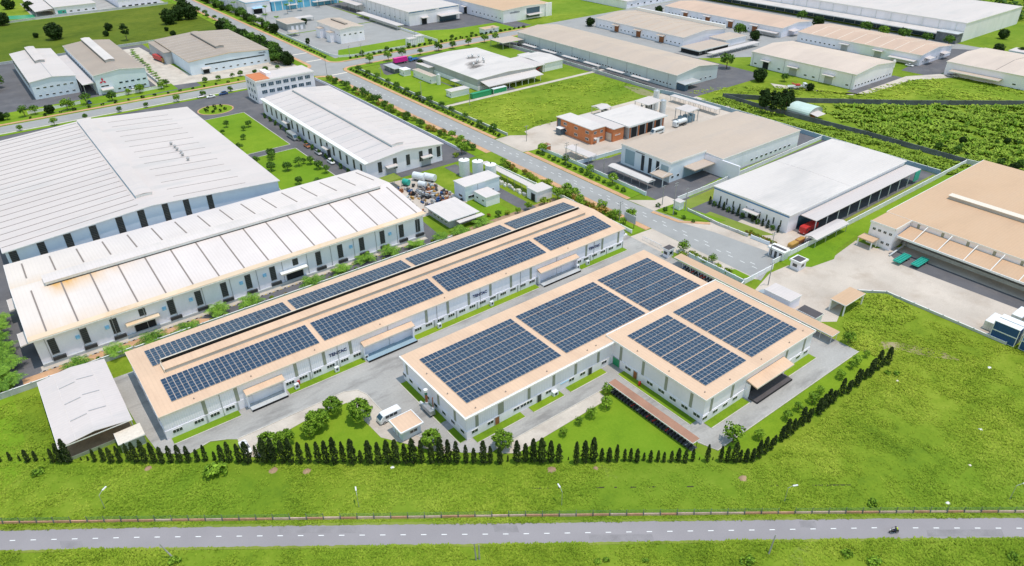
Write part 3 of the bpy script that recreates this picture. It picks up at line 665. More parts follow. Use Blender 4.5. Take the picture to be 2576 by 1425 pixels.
for x, y in ((1505, 860), (1830, 1160), (2015, 1310)): panel_v(S2, 'L', Ly(S2, 1, 2, x, y, 4.5), .8, 2.52, 6.6, 'olive')
for x, y in ((1475, 930), (1550, 990), (1640, 1070), (1720, 1150), (1805, 1230), (1890, 1310), (1975, 1400), (2075, 1490)): window(S2, 'L', Ly(S2, 1, 2, x, y, 1.7), 1.2, 1.6, .95, .1, panes=1)
panels(S2, [(64.6 - 61.8, 3.5, 23, 9, True), (94 - 61.8, 3.5, 23, 9, True), (123.4 - 61.8, 3.5, 17, 9, True)], 1.11, 2.05, 1.21, 2.2)

S3 = hall('solar_hall', 'squarish hall with tan roof and two fields of solar panels beside the long carport', 106.5, 149.1, 69.2, 100.7, 7.4, None, 0, 'wall_pale', 'roof_tan', trim='trim_white', th=.3)
plinth(S3)
for x, y in ((1090, 700), (1310, 850), (1530, 1010), (1780, 1180)): panel_v(S3, 'L', Ly(S3, 2, 2, x, y, 5), .8, 2.52, 6.9, 'olive')
for x, y in ((1130, 880), (1350, 1030), (1470, 1105), (1585, 1185), (1705, 1265), (1830, 1345)): window(S3, 'L', Ly(S3, 2, 2, x, y, 1.7), 1.2, 2., .95, .1, panes=2)
shutter(S3, 'L', Ly(S3, 2, 2, 1205, 945, 1.2), 1.1, 2.2, 'rust_paint', .1); shutter(S3, 'L', Ly(S3, 2, 2, 1020, 810, 1.2), 2.2, 2.3, 'green_paint', .1)
for c, x, y in ((2, 2020, 1230), (2, 2225, 1090), (3, 190, 740), (3, 360, 620)): panel_v(S3, 'F', Fx(S3, c, 2, x, y, 4.5), .8, 2.52, 6.9, 'olive')
for c, x, y in ((2, 1945, 1360), (2, 2050, 1290), (2, 2150, 1225), (2, 2250, 1160), (3, 210, 800), (3, 295, 740), (3, 375, 690)): window(S3, 'F', Fx(S3, c, 2, x, y, 1.7), 1.2, 1.8, .95, .1, panes=2)
dock(S3, 'F', 129.3 - 106.5, 14.6, 3.8, 4.6, dc=3., floor='roof_dark', doors=((-.2, 4.),), door_mat='dark_opening')
MB().box(-.15, S3.L, S3.W - .3, S3.W - .05, 7.4, 7.75).obj('parapet', 'trim_white', S3.T); MB().box(S3.L - .25, S3.L + .02, 0, S3.W - .3, 7.4, 7.65).obj('parapet', 'trim_white', S3.T)
panels(S3, [(110.3 - 106.5, 3.2, 12, 11, True), (127.3 - 106.5, 3.2, 15, 11, True)], 1.14, 2.05, 1.25, 2.2)
for H, pts in ((S2, ((3.5, 1.2), (12, 1.4), (24, 1.2), (37, 1.3), (1.3, 9), (1.4, 18), (40, 1.4))), (S3, ((2, 2), (10, 1.3), (22, 1.4), (33, 1.2), (40, 2), (1.4, 12), (1.3, 22))), (S1, ((8, 1.4), (21, 1.2), (37, 1.4), (55, 1.2), (75, 1.4), (96, 1.2), (120, 1.4)))):
    for x, y in pts: put('roof_anchor', cached('ra', lambda: MB().box(-.18, .18, -.12, .12, 0, .1).cyl((0, 0, .1), (0, 0, .4), .05, n=6).mesh('roof_anchor', 'seam_brown')), H.roof, (x, y, H.zr(x, y)))

# ------------------------------------------------------------------ the big white halls
def rusty_roof():
    m = surf('roof_white_rusty', (.72, .645, .615), .5, var=.05, scale=.08, fine=.04, fscale=1., ribs=0, rib_pitch=.9, rib_k=.18)
    t = m.node_tree; p = t.nodes['Principled BSDF']; base = p.inputs['Base Color'].links[0].from_socket
    g = t.nodes.new('ShaderNodeNewGeometry'); s = t.nodes.new('ShaderNodeSeparateXYZ'); t.links.new(g.outputs['Position'], s.inputs[0])
    x, y = s.outputs[0], s.outputs[1]; n = _noise(t, _scaled(t, g.outputs['Position'], (1, .25, 1)), .25, 5, .6)
    vent = _math(t, 'MULTIPLY', _map(t, x, 2, 26, 1, 0), _math(t, 'MULTIPLY', _map(t, y, 201, 208.6), _math(t, 'MULTIPLY', _map(t, y, 209.2, 208.9), _map(t, x, -2.5, 1))))
    back = _math(t, 'MULTIPLY', _map(t, x, -3, 18, 1, 0), _math(t, 'MULTIPLY', _map(t, y, 220, 213), _map(t, y, 212.6, 213)))
    eave = _math(t, 'MULTIPLY', _map(t, x, 0, 45, 1, 0), _map(t, y, 195, 186.5))
    k = _math(t, 'ADD', _math(t, 'MULTIPLY', _math(t, 'POWER', vent, 1.4), 1.1), _math(t, 'ADD', _math(t, 'MULTIPLY', back, .22), _math(t, 'MULTIPLY', eave, .35)))
    wash = _math(t, 'MULTIPLY', _map(t, x, 30, -8, 0, .22), 1.)
    k = _math(t, 'MULTIPLY', k, _map(t, n, .3, .6, .35, 1.1))
    c = _mix(t, wash, base, (.80, .68, .52)); c = _mix(t, k, c, (.66, .36, .08)); t.links.new(c, p.inputs['Base Color']); MT['roof_white_rusty'] = m
rusty_roof()
W1 = hall('white_hall', 'long white hall with a rust-stained end to its roof and palms along its wall', -8.7, 107, 186.5, 235.6, 8.4, 'x', 3., 'wall_white', 'roof_white_rusty', oh=.9)
ridge_vent(W1, 8, 111, 5.2, .75, 'roof_white_x', 'steel_white', 'steel_dark', .3)
SEAM1 = [Fx(W1, 0, 2, x, y, 8.6) for x, y in ((465, 480), (780, 380), (1085, 280), (1385, 185), (1670, 100))]
d1 = (SEAM1[-1] - SEAM1[0]) / 4
s1 = [SEAM1[0] + d1 * i for i in range(-1, 16) if 0 < SEAM1[0] + d1 * i < W1.L - 1]
seams(W1, s1, 'seam_brown', .4, .07, .9, (0,)); seams(W1, s1, 'seam_brown', .42, .12, .72, (1,))
MB().sweep([(0, 0, 8.42), (0, 0, 8.6), (0, 1.9, 8.85), (0, 1.9, 8.62)], (W1.L, 0, 0)).obj('eave_band', 'trim_rust', W1.roof)
LV1 = [Fx(W1, 0, 2, x, y, 4.4) for x, y in ((540, 640), (860, 540), (1160, 440), (1735, 260), (1995, 150), (2255, 70))] + [Fx(W1, 1, 1, x, y, 4.4) for x, y in ((165, 1330), (625, 1180), (845, 1110), (1050, 1030), (1255, 960), (1450, 900), (1620, 850))]
LV1 += [Fx(W1, 0, 1, 2520, 1440, 4.4)]
for s in LV1:
    louvre(W1, 'F', s, 2.4, 1.7, 4.6)
    piece(W1, 'vent_box', 'vb', lambda: MB().box(-1.5, 1.5, -.7, -.02, .9, 1.75).box(-1.5, 1.5, -.75, -.7, 1.6, 1.8).mesh('vent_box', 'steel_dark'), 'F', s + .4, 0)
for s in (Fx(W1, 0, 2, 1435, 300, 6), Fx(W1, 1, 1, 395, 1215, 6)): louvre(W1, 'F', s, 5., 1.7, 2.2)
for i in range(15): downpipe(W1, 'F', 3.2 + i * 7.8, 8.1, mat='seam_grey')
for s, m in ((Fx(W1, 0, 2, 1455, 400, 4.3), 'trim_rust'), (Fx(W1, 1, 1, 395, 1300, 4.3), 'trim_white')):
    canopy(W1, 'F', s, 8.4, 1.6, 4.2, m, 'trim_cream', .3, .3); shutter(W1, 'F', s + .3, 5.2, 3.5)
for s in (10.2, 17.2, 31.6, 38.8, 53, 60, 88, 102): piece(W1, 'wall_lamp', 'wl', lambda: MB().box(-.5, .5, -.25, 0, 4.6, 5.6).box(-.35, .35, -.5, -.25, 4.7, 5.2).mesh('wall_lamp', 'sky_paint'), 'F', s, 0)
MB().box(.9, W1.L - .9, .3, .89, 0, .8).obj('plinth', 'wall_concrete', W1.T)
for s in (10, 31): canopy(W1, 'L', s, 7, 3., 4.4, 'roof_white', 'trim_white', .3, .4); shutter(W1, 'L', s, 4.2, 3.6, 'louvre')

W0 = hall('white_hall', 'widest white hall with dark striped roof battens behind the rust-stained hall', -8, 79.3, 243, 355, 9, 'y', 3., 'wall_blue', 'roof_white', oh=.6)
ridge_vent(W0, 9.5, 110, 5.6, .7, 'roof_white', 'steel_white', 'sky_paint', .25)
seams(W0, [4 + 5.02 * i for i in range(22)], 'seam_brown', .3, .0, .92, (0,)); seams(W0, [4 + 7.6 * i for i in range(14)], 'seam_brown', .2, .25, .82, (1,))
for x, y in ((140, 1150), (420, 1060), (685, 980), (935, 900), (1195, 820), (1405, 750)): q = Fx(W0, 0, 1, x, y, 7); louvre(W0, 'F', q, 2.6, 2.1, round(W0.zr(q, 0) - 3.3, 1))
for x, y in ((1635, 660), (1870, 640), (2090, 570)): q = Fx(W0, 0, 1, x, y, 8); louvre(W0, 'F', q, 4., 1.9, round(W0.zr(q, 0) - 4.6, 1))
for i in range(6):
    x, y = (58 + i * 1.9, 34 + (0, 3, 5, 9, 11, 17)[i]); x, y = tl(0, 1, *((1725, 35), (1762, 65), (1785, 90), (1825, 120), (1840, 145), (1895, 190))[i], 10.5)
    x -= W0.T.location.x; y -= W0.T.location.y
    put('turbine_vent', cached('tv', lambda: MB().cyl((0, 0, 0), (0, 0, .6), .35, n=8).cyl((0, 0, .6), (0, 0, 1.0), .5, .7, n=10).cyl((0, 0, 1.), (0, 0, 1.4), .7, .25, n=10).mesh('turbine_vent', 'seam_grey')), W0.roof, (x, y, W0.zr(x, y)))
W2 = hall('white_hall', 'narrow white hall with low ridge vent between the lawns and the estate road', 112.3, 148.8, 240.3, 349.8, 7.5, 'y', 1.9, 'wall_white', 'roof_white', oh=.7)
ridge_vent(W2, 6, 106, 5.6, .7, 'roof_white', 'steel_white', 'wall_teal', .25)
seams(W2, [6 + 6.9 * i for i in range(15)], 'seam_grey', .16, .06, .8, (0,)); seams(W2, [6 + 6.9 * i for i in range(15)], 'roof_grey', .12, .06, .8, (1,))
MB().sweep([(0, 0, 7.52), (0, 0, 7.62), (1.6, 0, 7.82), (1.6, 0, 7.68)], (0, W2.W, 0)).obj('eave_band', 'trim_white', W2.roof)
for i in range(17): louvre(W2, 'L', 5 + i * 6.2, 2., 1.5, 3.9)
for s in (35, 78): canopy(W2, 'L', s, 5, 2.2, 4.2, 'roof_white'); shutter(W2, 'L', s, 3.4, 3.2, 'steel_dark')
for x, y in ((1220, 240), (1340, 180), (1460, 140), (1578, 100), (1692, 85), (1805, 80)): louvre(W2, 'F', Fx(W2, 1, 1, x, y, 4.6), 2.2, 1.7, 4.4)
for x, y in ((1350, 235), (1705, 140)):
    s = Fx(W2, 1, 1, x, y, 4.2); canopy(W2, 'F', s, 5., 2., 4.1, 'roof_white'); shutter(W2, 'F', s, 4.2, 3.4, 'wall_grey')
# ------------------------------------------------------------------ other buildings
def row(fn, H, face, s0, s1, n, *a, **k):
    for i in range(n): fn(H, face, s0 + (s1 - s0) * (i / max(1, n - 1)), *a, **k)
def emblem_diamonds(H, face, s, z, r, off=.1):
    """three red rhombs meeting at a point"""
    (x, y, _), rz = fpos(H, face, s, off)
    for a in (90, 210, 330):
        mb = MB(); c, t = math.cos(R(a)), math.sin(R(a))
        pts = [(0, 0), (r * .5 * c - r * .29 * t, r * .5 * t + r * .29 * c), (r * c, r * t), (r * .5 * c + r * .29 * t, r * .5 * t - r * .29 * c)]
        mb.sweep([(p, -.06, q) for p, q in pts], (0, .05, 0)); mb.obj('emblem_rhomb', 'red_emblem', H.T, loc=(x, y, z), rz=rz)
def marks(H, face, s, z, n, size, mat='navy_letter', off=.06):
    """a line of small sign letters too far away to read"""
    rnd = random.Random(n)
    for i in range(n):
        hh = size * rnd.choice((1, 1, .72, .72, .85)); piece(H, 'sign_letter', ('sl', size, hh, mat), lambda: MB().box(-size * .3, -size * .1, -.05, 0, 0, hh).box(-size * .1, size * .3, -.05, 0, hh * .4, hh * .6).box(size * .12, size * .3, -.05, 0, 0, hh * .4).mesh('sign_letter', mat), face, s + i * size * .8, z, off)
def open_shed(name, label, x0, x1, y0, y1, h, roof='roof_white', axis=None, rise=0., post=.09, nx=3, ny=2, cat='shelter', trim='trim_white', th=.14, post_mat='steel', group=None, skip=()):
    T = thing(name, label, cat, (x0, y0, 0), 0, group); L, W = x1 - x0, y1 - y0
    mb = MB()
    if axis == 'x': mb.sweep([(0, 0, h - th), (0, W / 2, h - th + rise), (0, W, h - th), (0, W, h), (0, W / 2, h + rise), (0, 0, h)], (L, 0, 0))
    elif axis == 'y': mb.sweep([(0, 0, h - th), (0, 0, h), (L / 2, 0, h + rise), (L, 0, h), (L, 0, h - th), (L / 2, 0, h - th + rise)], (0, W, 0))
    elif axis == 'arc':
        k = 8; top = [(L * i / k, 0, h + rise * math.sin(PI * i / k)) for i in range(k + 1)]
        mb.sweep(top[::-1] + [(p[0], 0, p[2] - th) for p in top], (0, W, 0))
    else: mb.sweep([(0, 0, h - th), (0, 0, h), (L, 0, h + rise), (L, 0, h - th + rise)], (0, W, 0))
    r = mb.obj('roof', roof, T)
    me = MB().cyl((0, 0, 0), (0, 0, h - th), post, n=6).mesh('post', post_mat)
    for i in range(nx):
        for j in range(ny):
            if (i, j) in skip: continue
            put('post', me, T, (.3 + (L - .6) * i / max(1, nx - 1), .3 + (W - .6) * j / max(1, ny - 1), 0))
    if trim:
        MB().box(-.03, L + .03, -.07, -.005, h - th - .05, h + .04 + (rise if axis is None else 0) * 0).obj('fascia', trim, T)
        MB().box(-.07, -.005, 0, W, h - th - .05, h + .04).obj('fascia', trim, T)
    T2 = Hall(); T2.T, T2.L, T2.W, T2.h, T2.roof, T2.oh = T, L, W, h, r, 0; return T2

OF = hall('office_building', 'three-storey white office block with rooftop terrace at the road junction', 116.8, 148.6, 366.3, 381.5, 11.7, None, 0, 'wall_white', 'roof_white', oh=.1, cat='office', th=.3)
MB().box(.3, 8, .3, 15, 11.71, 11.9).obj('terrace_floor', 'brick_orange', OF.T); MB().box(8.2, 11, 6, 15, 11.71, 13.2).obj('stair_house', 'wall_white', OF.T)
for z in (1.2, 4.7, 8.2): row(window, OF, 'F', 4, 28, 7, z, 2.9, 1.9, panes=3, glass='glass_blue')
for z in (1.2, 4.7, 8.2): row(window, OF, 'L', 3.5, 11.5, 3, z, 2., 1.8, panes=2, glass='glass_blue')
MB().box(-.05, 32, -.2, -.02, 10.9, 11.5).obj('cornice', 'trim_white', OF.T)
M0 = hall('factory_hall', 'small white-roofed factory with a short ridge vent beside the emblem factory', 26.5, 48.6, 449.8, 529, 9.3, 'y', 1.3, 'wall_blue', 'roof_white')
ridge_vent(M0, 38, 79, 5, 1.1, 'roof_white', 'wall_grey', 'dark_opening', .3)
row(window, M0, 'F', 3, 19, 6, 5.2, 1.7, .8, panes=1); row(window, M0, 'F', 3, 19, 6, 1.3, 1.5, .8, panes=1); row(louvre, M0, 'L', 12, 74, 12, 4, 2, 3)
MB().box(10.9, 11.2, .2, 38, 10.55, 10.68).obj('ridge_cap', 'seam_grey', M0.roof)
M1 = hall('factory_hall', 'brown-roofed factory with a red three-rhomb emblem on its end wall', 54.8, 81.4, 437.1, 525.1, 10.5, 'y', 1.5, 'wall_blue', 'roof_brown')
ridge_vent(M1, 20, 88, 5, 1.1, 'roof_grey', 'wall_grey', 'dark_opening', .3)
emblem_diamonds(M1, 'F', 3.9, 6.9, 1.9); row(window, M1, 'F', 12.5, 24.5, 5, 4.3, 1.7, .9, frame='wall_teal', panes=1); window(M1, 'F', 4.4, 3.8, 4, .9, panes=2); canopy(M1, 'F', 5, 6, 3.5, 3., 'roof_white'); row(window, M1, 'F', 11, 24, 6, 1.2, 1.5, 1., panes=1)
row(louvre, M1, 'L', 10, 84, 14, 5.5, 2, 2.6)
open_shed('link_roof', 'white corrugated lean-to roof between the two factories with ridge vents', 48.9, 54.6, 438, 516, 6.5, 'roof_white', None, .4, .15, 2, 7)
M2 = hall('factory_hall', 'wide brown-roofed factory with a red truck in its side yard', 105.8, 154, 444.5, 517.5, 8, 'y', 1.6, 'wall_blue', 'roof_brown', trim='trim_rust')
ridge_vent(M2, 16, 67, 5, 1., 'roof_brown', 'wall_grey', 'dark_opening', .3)
seams(M2, [5 + i * 7 for i in range(10)], 'roof_grey', .25, 0, .88)
panel_v(M2, 'F', 27, 36, 4.6, 5.3, 'glass', 'strip_window'); canopy(M2, 'F', 9, 5, 3, 3.3, 'roof_white'); shutter(M2, 'F', 9, 3.4, 2.7); row(window, M2, 'F', 15, 45, 8, 1.2, 1.6, .9, panes=1); marks(M2, 'F', 42, 6.2, 6, .9)
MB().box(-4, .3, 36, 73, 0, 7).obj('side_wing', 'wall_grey', M2.T); MB().box(-4.3, .5, 35.6, 73.3, 7.01, 7.2).obj('side_roof', 'roof_brown', M2.T)
T1 = hall('factory_hall', 'white factory with a green-marked end wall at the rear of the big meadow', 75.3, 106, 697, 770, 6.6, None, 0, 'wall_pale_y', 'roof_white')
row(window, T1, 'F', 6, 28, 5, 2, 2, 1.1, panes=1); panel_v(T1, 'F', 5, 6, .5, 4, 'teal_paint', 'wall_mural'); row(window, T1, 'F', 3, 28, 6, 4.6, .8, .5, glass='white_paint')
open_shed('side_shelter', 'white side shelter along the factory with the green-marked wall', 62, 75, 700, 770, 4.5, 'roof_white', None, 1, .15, 2, 5)
T2 = hall('factory_hall', 'grey-white factory block between the meadow factory and the tall dark trees', 122.7, 156, 699, 770, 8, None, 0, 'wall_pale_y', 'roof_grey')
row(window, T2, 'F', 4, 29, 6, 4.5, .9, .9, glass='white_paint'); row(shutter, T2, 'F', 4, 29, 6, 2.6, 1.6)
T3 = hall('factory_hall', 'white factory with teal roof edge where palms stand along the estate road', 196, 216, 600, 720, 9, None, 0, 'wall_pale_y', 'roof_white', trim='sky_paint', th=.5)
row(panel_v, T3, 'L', 4, 110, 14, .3, 0, 8.4, 'wall_grey', 'wall_rib'); canopy(T3, 'F', 9, 9, 3.5, 4.4, 'sky_paint'); shutter(T3, 'F', 9, 7, 3.6)
T3b = hall('factory_hall', 'factory with bright cyan cladding panels behind a row of palms', 216.5, 276, 600, 690, 7.4, None, 0, 'cyan_cladding', 'roof_white', trim='sky_paint', th=.5)
row(panel_v, T3b, 'F', 3, 58, 10, .7, 0, 6.8, 'trim_white', 'wall_rib'); canopy(T3b, 'F', 45, 20, 3.6, 3.6, 'roof_white'); canopy(T3b, 'F', 17, 9, 3, 3.6, 'roof_white')
T4 = hall('factory_hall', 'large white factory with a blue stripe under its end parapet', 273, 318, 478, 580, 10, None, 0, 'wall_white', 'roof_white', cat='factory')
panel_v(T4, 'F', 22, 43.5, 9., 9.7, 'blue_line', 'stripe'); panel_v(T4, 'F', 20, 13, 8.6, 9.85, 'wall_white', 'sign_board', d=.12); marks(T4, 'F', 15, 8.8, 11, 1., 'blue_line', .16)
row(panel_v, T4, 'L', 6, 96, 13, .3, 0, 9.6, 'seam_grey', 'wall_rib'); row(window, T4, 'L', 6, 70, 9, 3, 1.4, 1., panes=2)
canopy(T4, 'F', 13, 6, 3, 5, 'roof_white'); shutter(T4, 'F', 13, 4.2, 4.2); canopy(T4, 'F', 34, 19, 6, 5, 'roof_white', th=.4); shutter(T4, 'F', 34, 15, 4, 'glass_blue')
open_shed('side_shelter', 'long white bicycle shelter along the blue-striped factory', 259, 265, 472, 535, 3.4, 'roof_white', None, 0, .15, 2, 7)
open_shed('side_shelter', 'short white lean-to higher up beside the blue-striped factory', 266, 272, 548, 590, 6, 'roof_white', None, .4, .15, 2, 4)
T5 = hall('factory_hall', 'tan-roofed grey factory with dark sign letters at the top edge', 332, 379, 441.5, 560, 9, 'y', 1, 'wall_white', 'roof_tan_y', cat='factory')
row(window, T5, 'L', 4, 40, 8, 2.5, 1.4, 1., panes=1); row(window, T5, 'L', 60, 100, 8, 2.5, 1.4, 1., panes=1); shutter(T5, 'L', 50, 4, 5); canopy(T5, 'L', 50, 6, 3, 5.5, 'roof_white')
panel_v(T5, 'F', 29, 13, 1, 8, 'glass_blue', 'curtain_wall'); marks(T5, 'F', 7, 6, 9, 1.3); canopy(T5, 'F', 29, 14, 4, 3.6, 'roof_white')
MB().box(41, 47, -.5, .3, 0, 9.6).obj('corner_block', 'wall_white', T5.T)
T6 = hall('factory_hall', 'white-roofed plant with stacked glazed fronts behind the tan-roofed factory', 392, 470, 505, 560, 7, None, 0, 'wall_pale_y', 'roof_white', cat='factory')
row(window, T6, 'F', 6, 70, 12, 2, 3, 1.4, panes=2); row(window, T6, 'F', 6, 70, 12, 4.4, 3, 1.2, panes=2)
MB().box(4, 30, -9, -.5, 0, 4).obj('annex', 'wall_white', T6.T); MB().box(34, 60, -14, -.5, 0, 3.4).obj('annex', 'roof_grey', T6.T)
T6b = hall('factory_hall', 'low white store at the top edge behind the tan-roofed halls', 440, 520, 420, 480, 6, None, 0, 'wall_pale_y', 'roof_white'); row(window, T6b, 'F', 6, 74, 10, 2, 2, 1.2)
F1 = hall('workshop', 'compact white workshop with cream roof and grey ridge vent on the corner plot', 209, 227.4, 460, 497, 9.3, 'y', 1., 'wall_white', 'roof_buff', cat='workshop')
ridge_vent(F1, 8, 30, 2.2, .6, 'roof_brown', 'wall_grey', 'dark_opening', .15); row(window, F1, 'F', 3.5, 15.5, 4, 5, 1.7, .9, panes=1); row(window, F1, 'L', 2, 5, 2, 5, 1.1, .9); row(window, F1, 'L', 12, 16, 2, 4.2, 1.1, .9)
for s in (11.5, 28): MB().box(-3.4, .3, s - 3, s + 3, 0, 6.4).obj('side_bay', 'wall_white', F1.T); MB().box(-3.7, .3, s - 3.3, s + 3.3, 6.41, 6.6).obj('bay_roof', 'roof_buff', F1.T)
F2 = hall('workshop', 'small cream-roofed grey building next to the compact white workshop', 196.8, 211, 521, 543, 5, None, 0, 'wall_grey', 'roof_buff', cat='workshop')
row(shutter, F2, 'F', 4, 11, 3, 2, 3.2, 'wall_white')
open_shed('gate_shelter', 'little cream-roofed gate shelter in front of the small grey building', 192, 198, 502, 510, 3, 'roof_buff', None, 0, .15, 2, 2)
open_shed('gate_shelter', 'little white gate shelter in front of the palm-lined factory', 190, 196, 570, 580, 3.4, 'roof_white', None, 0, .15, 2, 2)
open_shed('bike_shelter', 'flat white shelter behind the compact white workshop', 214, 228, 545, 552, 3, 'roof_white', None, 0, .12, 4, 2)

WN = dict(panes=1, glass='glass')
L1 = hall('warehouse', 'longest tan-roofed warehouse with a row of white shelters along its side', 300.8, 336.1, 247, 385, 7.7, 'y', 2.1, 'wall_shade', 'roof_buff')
for g in range(6): row(window, L1, 'L', 4 + g * 22.5, 16 + g * 22.5, 6, 1.6, 1.3, .85, **WN)
for i in range(9): downpipe(L1, 'L', 6 + i * 15.5, 7.3, mat='seam_grey')
canopy(L1, 'F', 7.5, 13, 5.5, 3.6, 'wall_grey'); MB().box(1.2, 3.6, -5.4, .3, 0, 3.2).obj('lean_to', 'glass_blue', L1.T); shutter(L1, 'F', 9, 3.4, 3.1); row(window, L1, 'F', 13, 29, 5, 1.6, 1.5, .85, **WN)
for i in range(6):
    open_shed('cycle_shelter', 'narrow white shelter beside the longest warehouse, %s from the dark forecourt' % nth(i + 1), 295, 297.2, 262 + i * 19.5, 275 + i * 19.5, 2.7, 'roof_white', None, .1, .08, 2, 4, group='white shelters along the longest warehouse')
L2 = hall('warehouse', 'buff-roofed warehouse with three dark doorways behind the longest warehouse', 376, 419.6, 306.8, 389, 6.2, 'y', 2., 'wall_pale_y', 'roof_buff')
for g in range(4): row(window, L2, 'L', 3 + g * 21, 14 + g * 21, 4, 1.5, 1.3, .85, **WN)
for s in (18.5, 39.5, 60.5): shutter(L2, 'L', s, 4, 4, 'rust_paint'); canopy(L2, 'L', s, 6.5, 2.6, 4.8, 'roof_buff')
MB().box(42, 43.4, .2, 82, 5.5, 8.4).obj('gable_parapet', 'trim_white', L2.T)
seams(L2, [10 + i * 9 for i in range(8)], 'roof_tan_y', .25, .05, .95)
L2a = hall('annex', 'flat cream-roofed loading annex with dark undercroft at the buff warehouse end', 366, 397, 285.6, 301, 3.2, None, 0, 'dark_opening', 'roof_buff', cat='annex', oh=.8, th=.4); row(window, L2a, 'F', 3, 14, 3, .8, 2, 1.4)
hall('annex', 'square tan-roofed lean-to block at the corner of the buff warehouse', 398, 420, 290, 304, 4.2, None, 0, 'wall_pale_y', 'roof_buff', cat='annex')
open_shed('cycle_shelter', 'long white motorbike shelter in front of the buff warehouse annex', 369, 416, 277, 281.5, 2.7, 'roof_white', None, 0, .1, 9, 2)
L3 = hall('warehouse', 'tan-roofed warehouse with three dark doors next to the huge white hall', 447.5, 483, 282, 387, 6.3, 'y', 1.7, 'wall_pale_y', 'roof_rose')
for g in range(5): row(window, L3, 'L', 6 + g * 21, 16 + g * 21, 4, 1.6, 1.3, .85, **WN)
for s in (22, 42.5, 63, 84): shutter(L3, 'L', s, 4, 4.4, 'rust_paint'); canopy(L3, 'L', s, 6.5, 2.6, 5., 'roof_white')
canopy(L3, 'L', 10, 16, 4, 3, 'roof_white'); canopy(L3, 'F', 12, 8, 4, 3.6, 'roof_white'); row(window, L3, 'F', 18, 30, 4, 1.6, 1.4, .8, **WN)
L4 = hall('warehouse', 'tan-roofed warehouse with white roof joints below the huge white hall', 446.6, 485.8, 188, 270, 6.2, 'y', 2., 'wall_pale_y', 'roof_rose')
seams(L4, [8 + i * 9.2 for i in range(8)], 'trim_cream', .4, .03, .97); row(shutter, L4, 'L', 26, 48, 2, 4, 3.6, 'wall_grey'); row(canopy, L4, 'L', 26, 48, 2, 6.5, 2.4, 4.4, 'roof_white'); canopy(L4, 'L', 10, 16, 4, 2.8, 'roof_white')
row(window, L4, 'L', 55, 78, 8, 1.6, 1.3, .85, **WN); row(canopy, L4, 'F', 9, 28, 2, 7, 3, 3.6, 'roof_white'); row(window, L4, 'F', 4, 34, 8, 1.6, 1.2, .8, **WN)
L5 = hall('warehouse', 'tan-roofed warehouse with a line of small windows in its end wall', 372.4, 413.4, 186.6, 252.4, 8.2, 'y', 1.9, 'wall_white', 'roof_blush')
row(window, L5, 'F', 2.5, 38, 12, 1.4, 1.5, .9, **WN); row(shutter, L5, 'L', 15, 37, 2, 4.4, 4.4, 'wall_grey'); shutter(L5, 'L', 55, 3.6, 4.2, 'dark_opening'); row(canopy, L5, 'L', 15, 37, 2, 7, 2.2, 4.9, 'roof_white'); canopy(L5, 'L', 55, 6, 2.2, 4.8, 'roof_white')
for s in (4, 24, 29, 46, 62): window(L5, 'L', s, 1.4, 1.8, .9, **WN)
for s in (2, 20.5, 43, 64): downpipe(L5, 'L', s, 7.8, mat='seam_grey')
MB().box(39.4, 41, .2, 1., 5, 9.2).obj('gable_parapet', 'trim_white', L5.T)
L6 = hall('warehouse', 'tan-roofed warehouse cut by the frame edge beside the cream loading lane', 440, 489, 84, 171.3, 7.2, 'y', 1.7, 'wall_pale_y', 'roof_blush')
seams(L6, [35, 62], 'seam_brown', .3, .03, .97); canopy(L6, 'L', 70, 26, 5, 3.4, 'roof_buff'); shutter(L6, 'L', 36, 5, 4.4); canopy(L6, 'L', 36, 8, 2.4, 5, 'roof_white'); shutter(L6, 'L', 8, 4, 4.4)
for s in (27, 44, 51): window(L6, 'L', s, 1.6, 1.8, .9, **WN)
HB = hall('giant_hall', 'huge white-roofed hall with a long loading canopy along its side', 525.8, 613, 199.5, 420, 12, None, 0, 'wall_pale_y', 'roof_white', oh=.2, th=.4)
row(panel_v, HB, 'L', 6, 214, 20, .35, 5, 11.6, 'steel_white', 'wall_rib', d=.5)
canopy(HB, 'L', 112, 210, 9, 5, 'roof_grey', 'trim_white', .5, 1.2); panel_v(HB, 'L', 112, 208, .2, 3.6, 'glass_blue', 'dock_front', d=.3)
row(panel_v, HB, 'L', 16, 208, 24, .5, 0, 3.8, 'wall_grey', 'dock_pier', d=.6)
MB().box(-9, -1, 0, 13, 0, 6).obj('corner_annex', 'wall_dark_stone', HB.T); MB().box(-9.3, -.7, -.3, 13.3, 6.01, 6.4).obj('annex_roof', 'wall_concrete', HB.T)
hall('store', 'low white L-shaped store on the verge beside the huge hall', 494, 502, 132, 178, 4, None, 0, 'wall_pale_y', 'roof_white', cat='store')
hall('store', 'white store with a blue corner past the end of the huge hall', 505, 516, 120, 164, 4.6, None, 0, 'wall_blue', 'roof_white', cat='store')

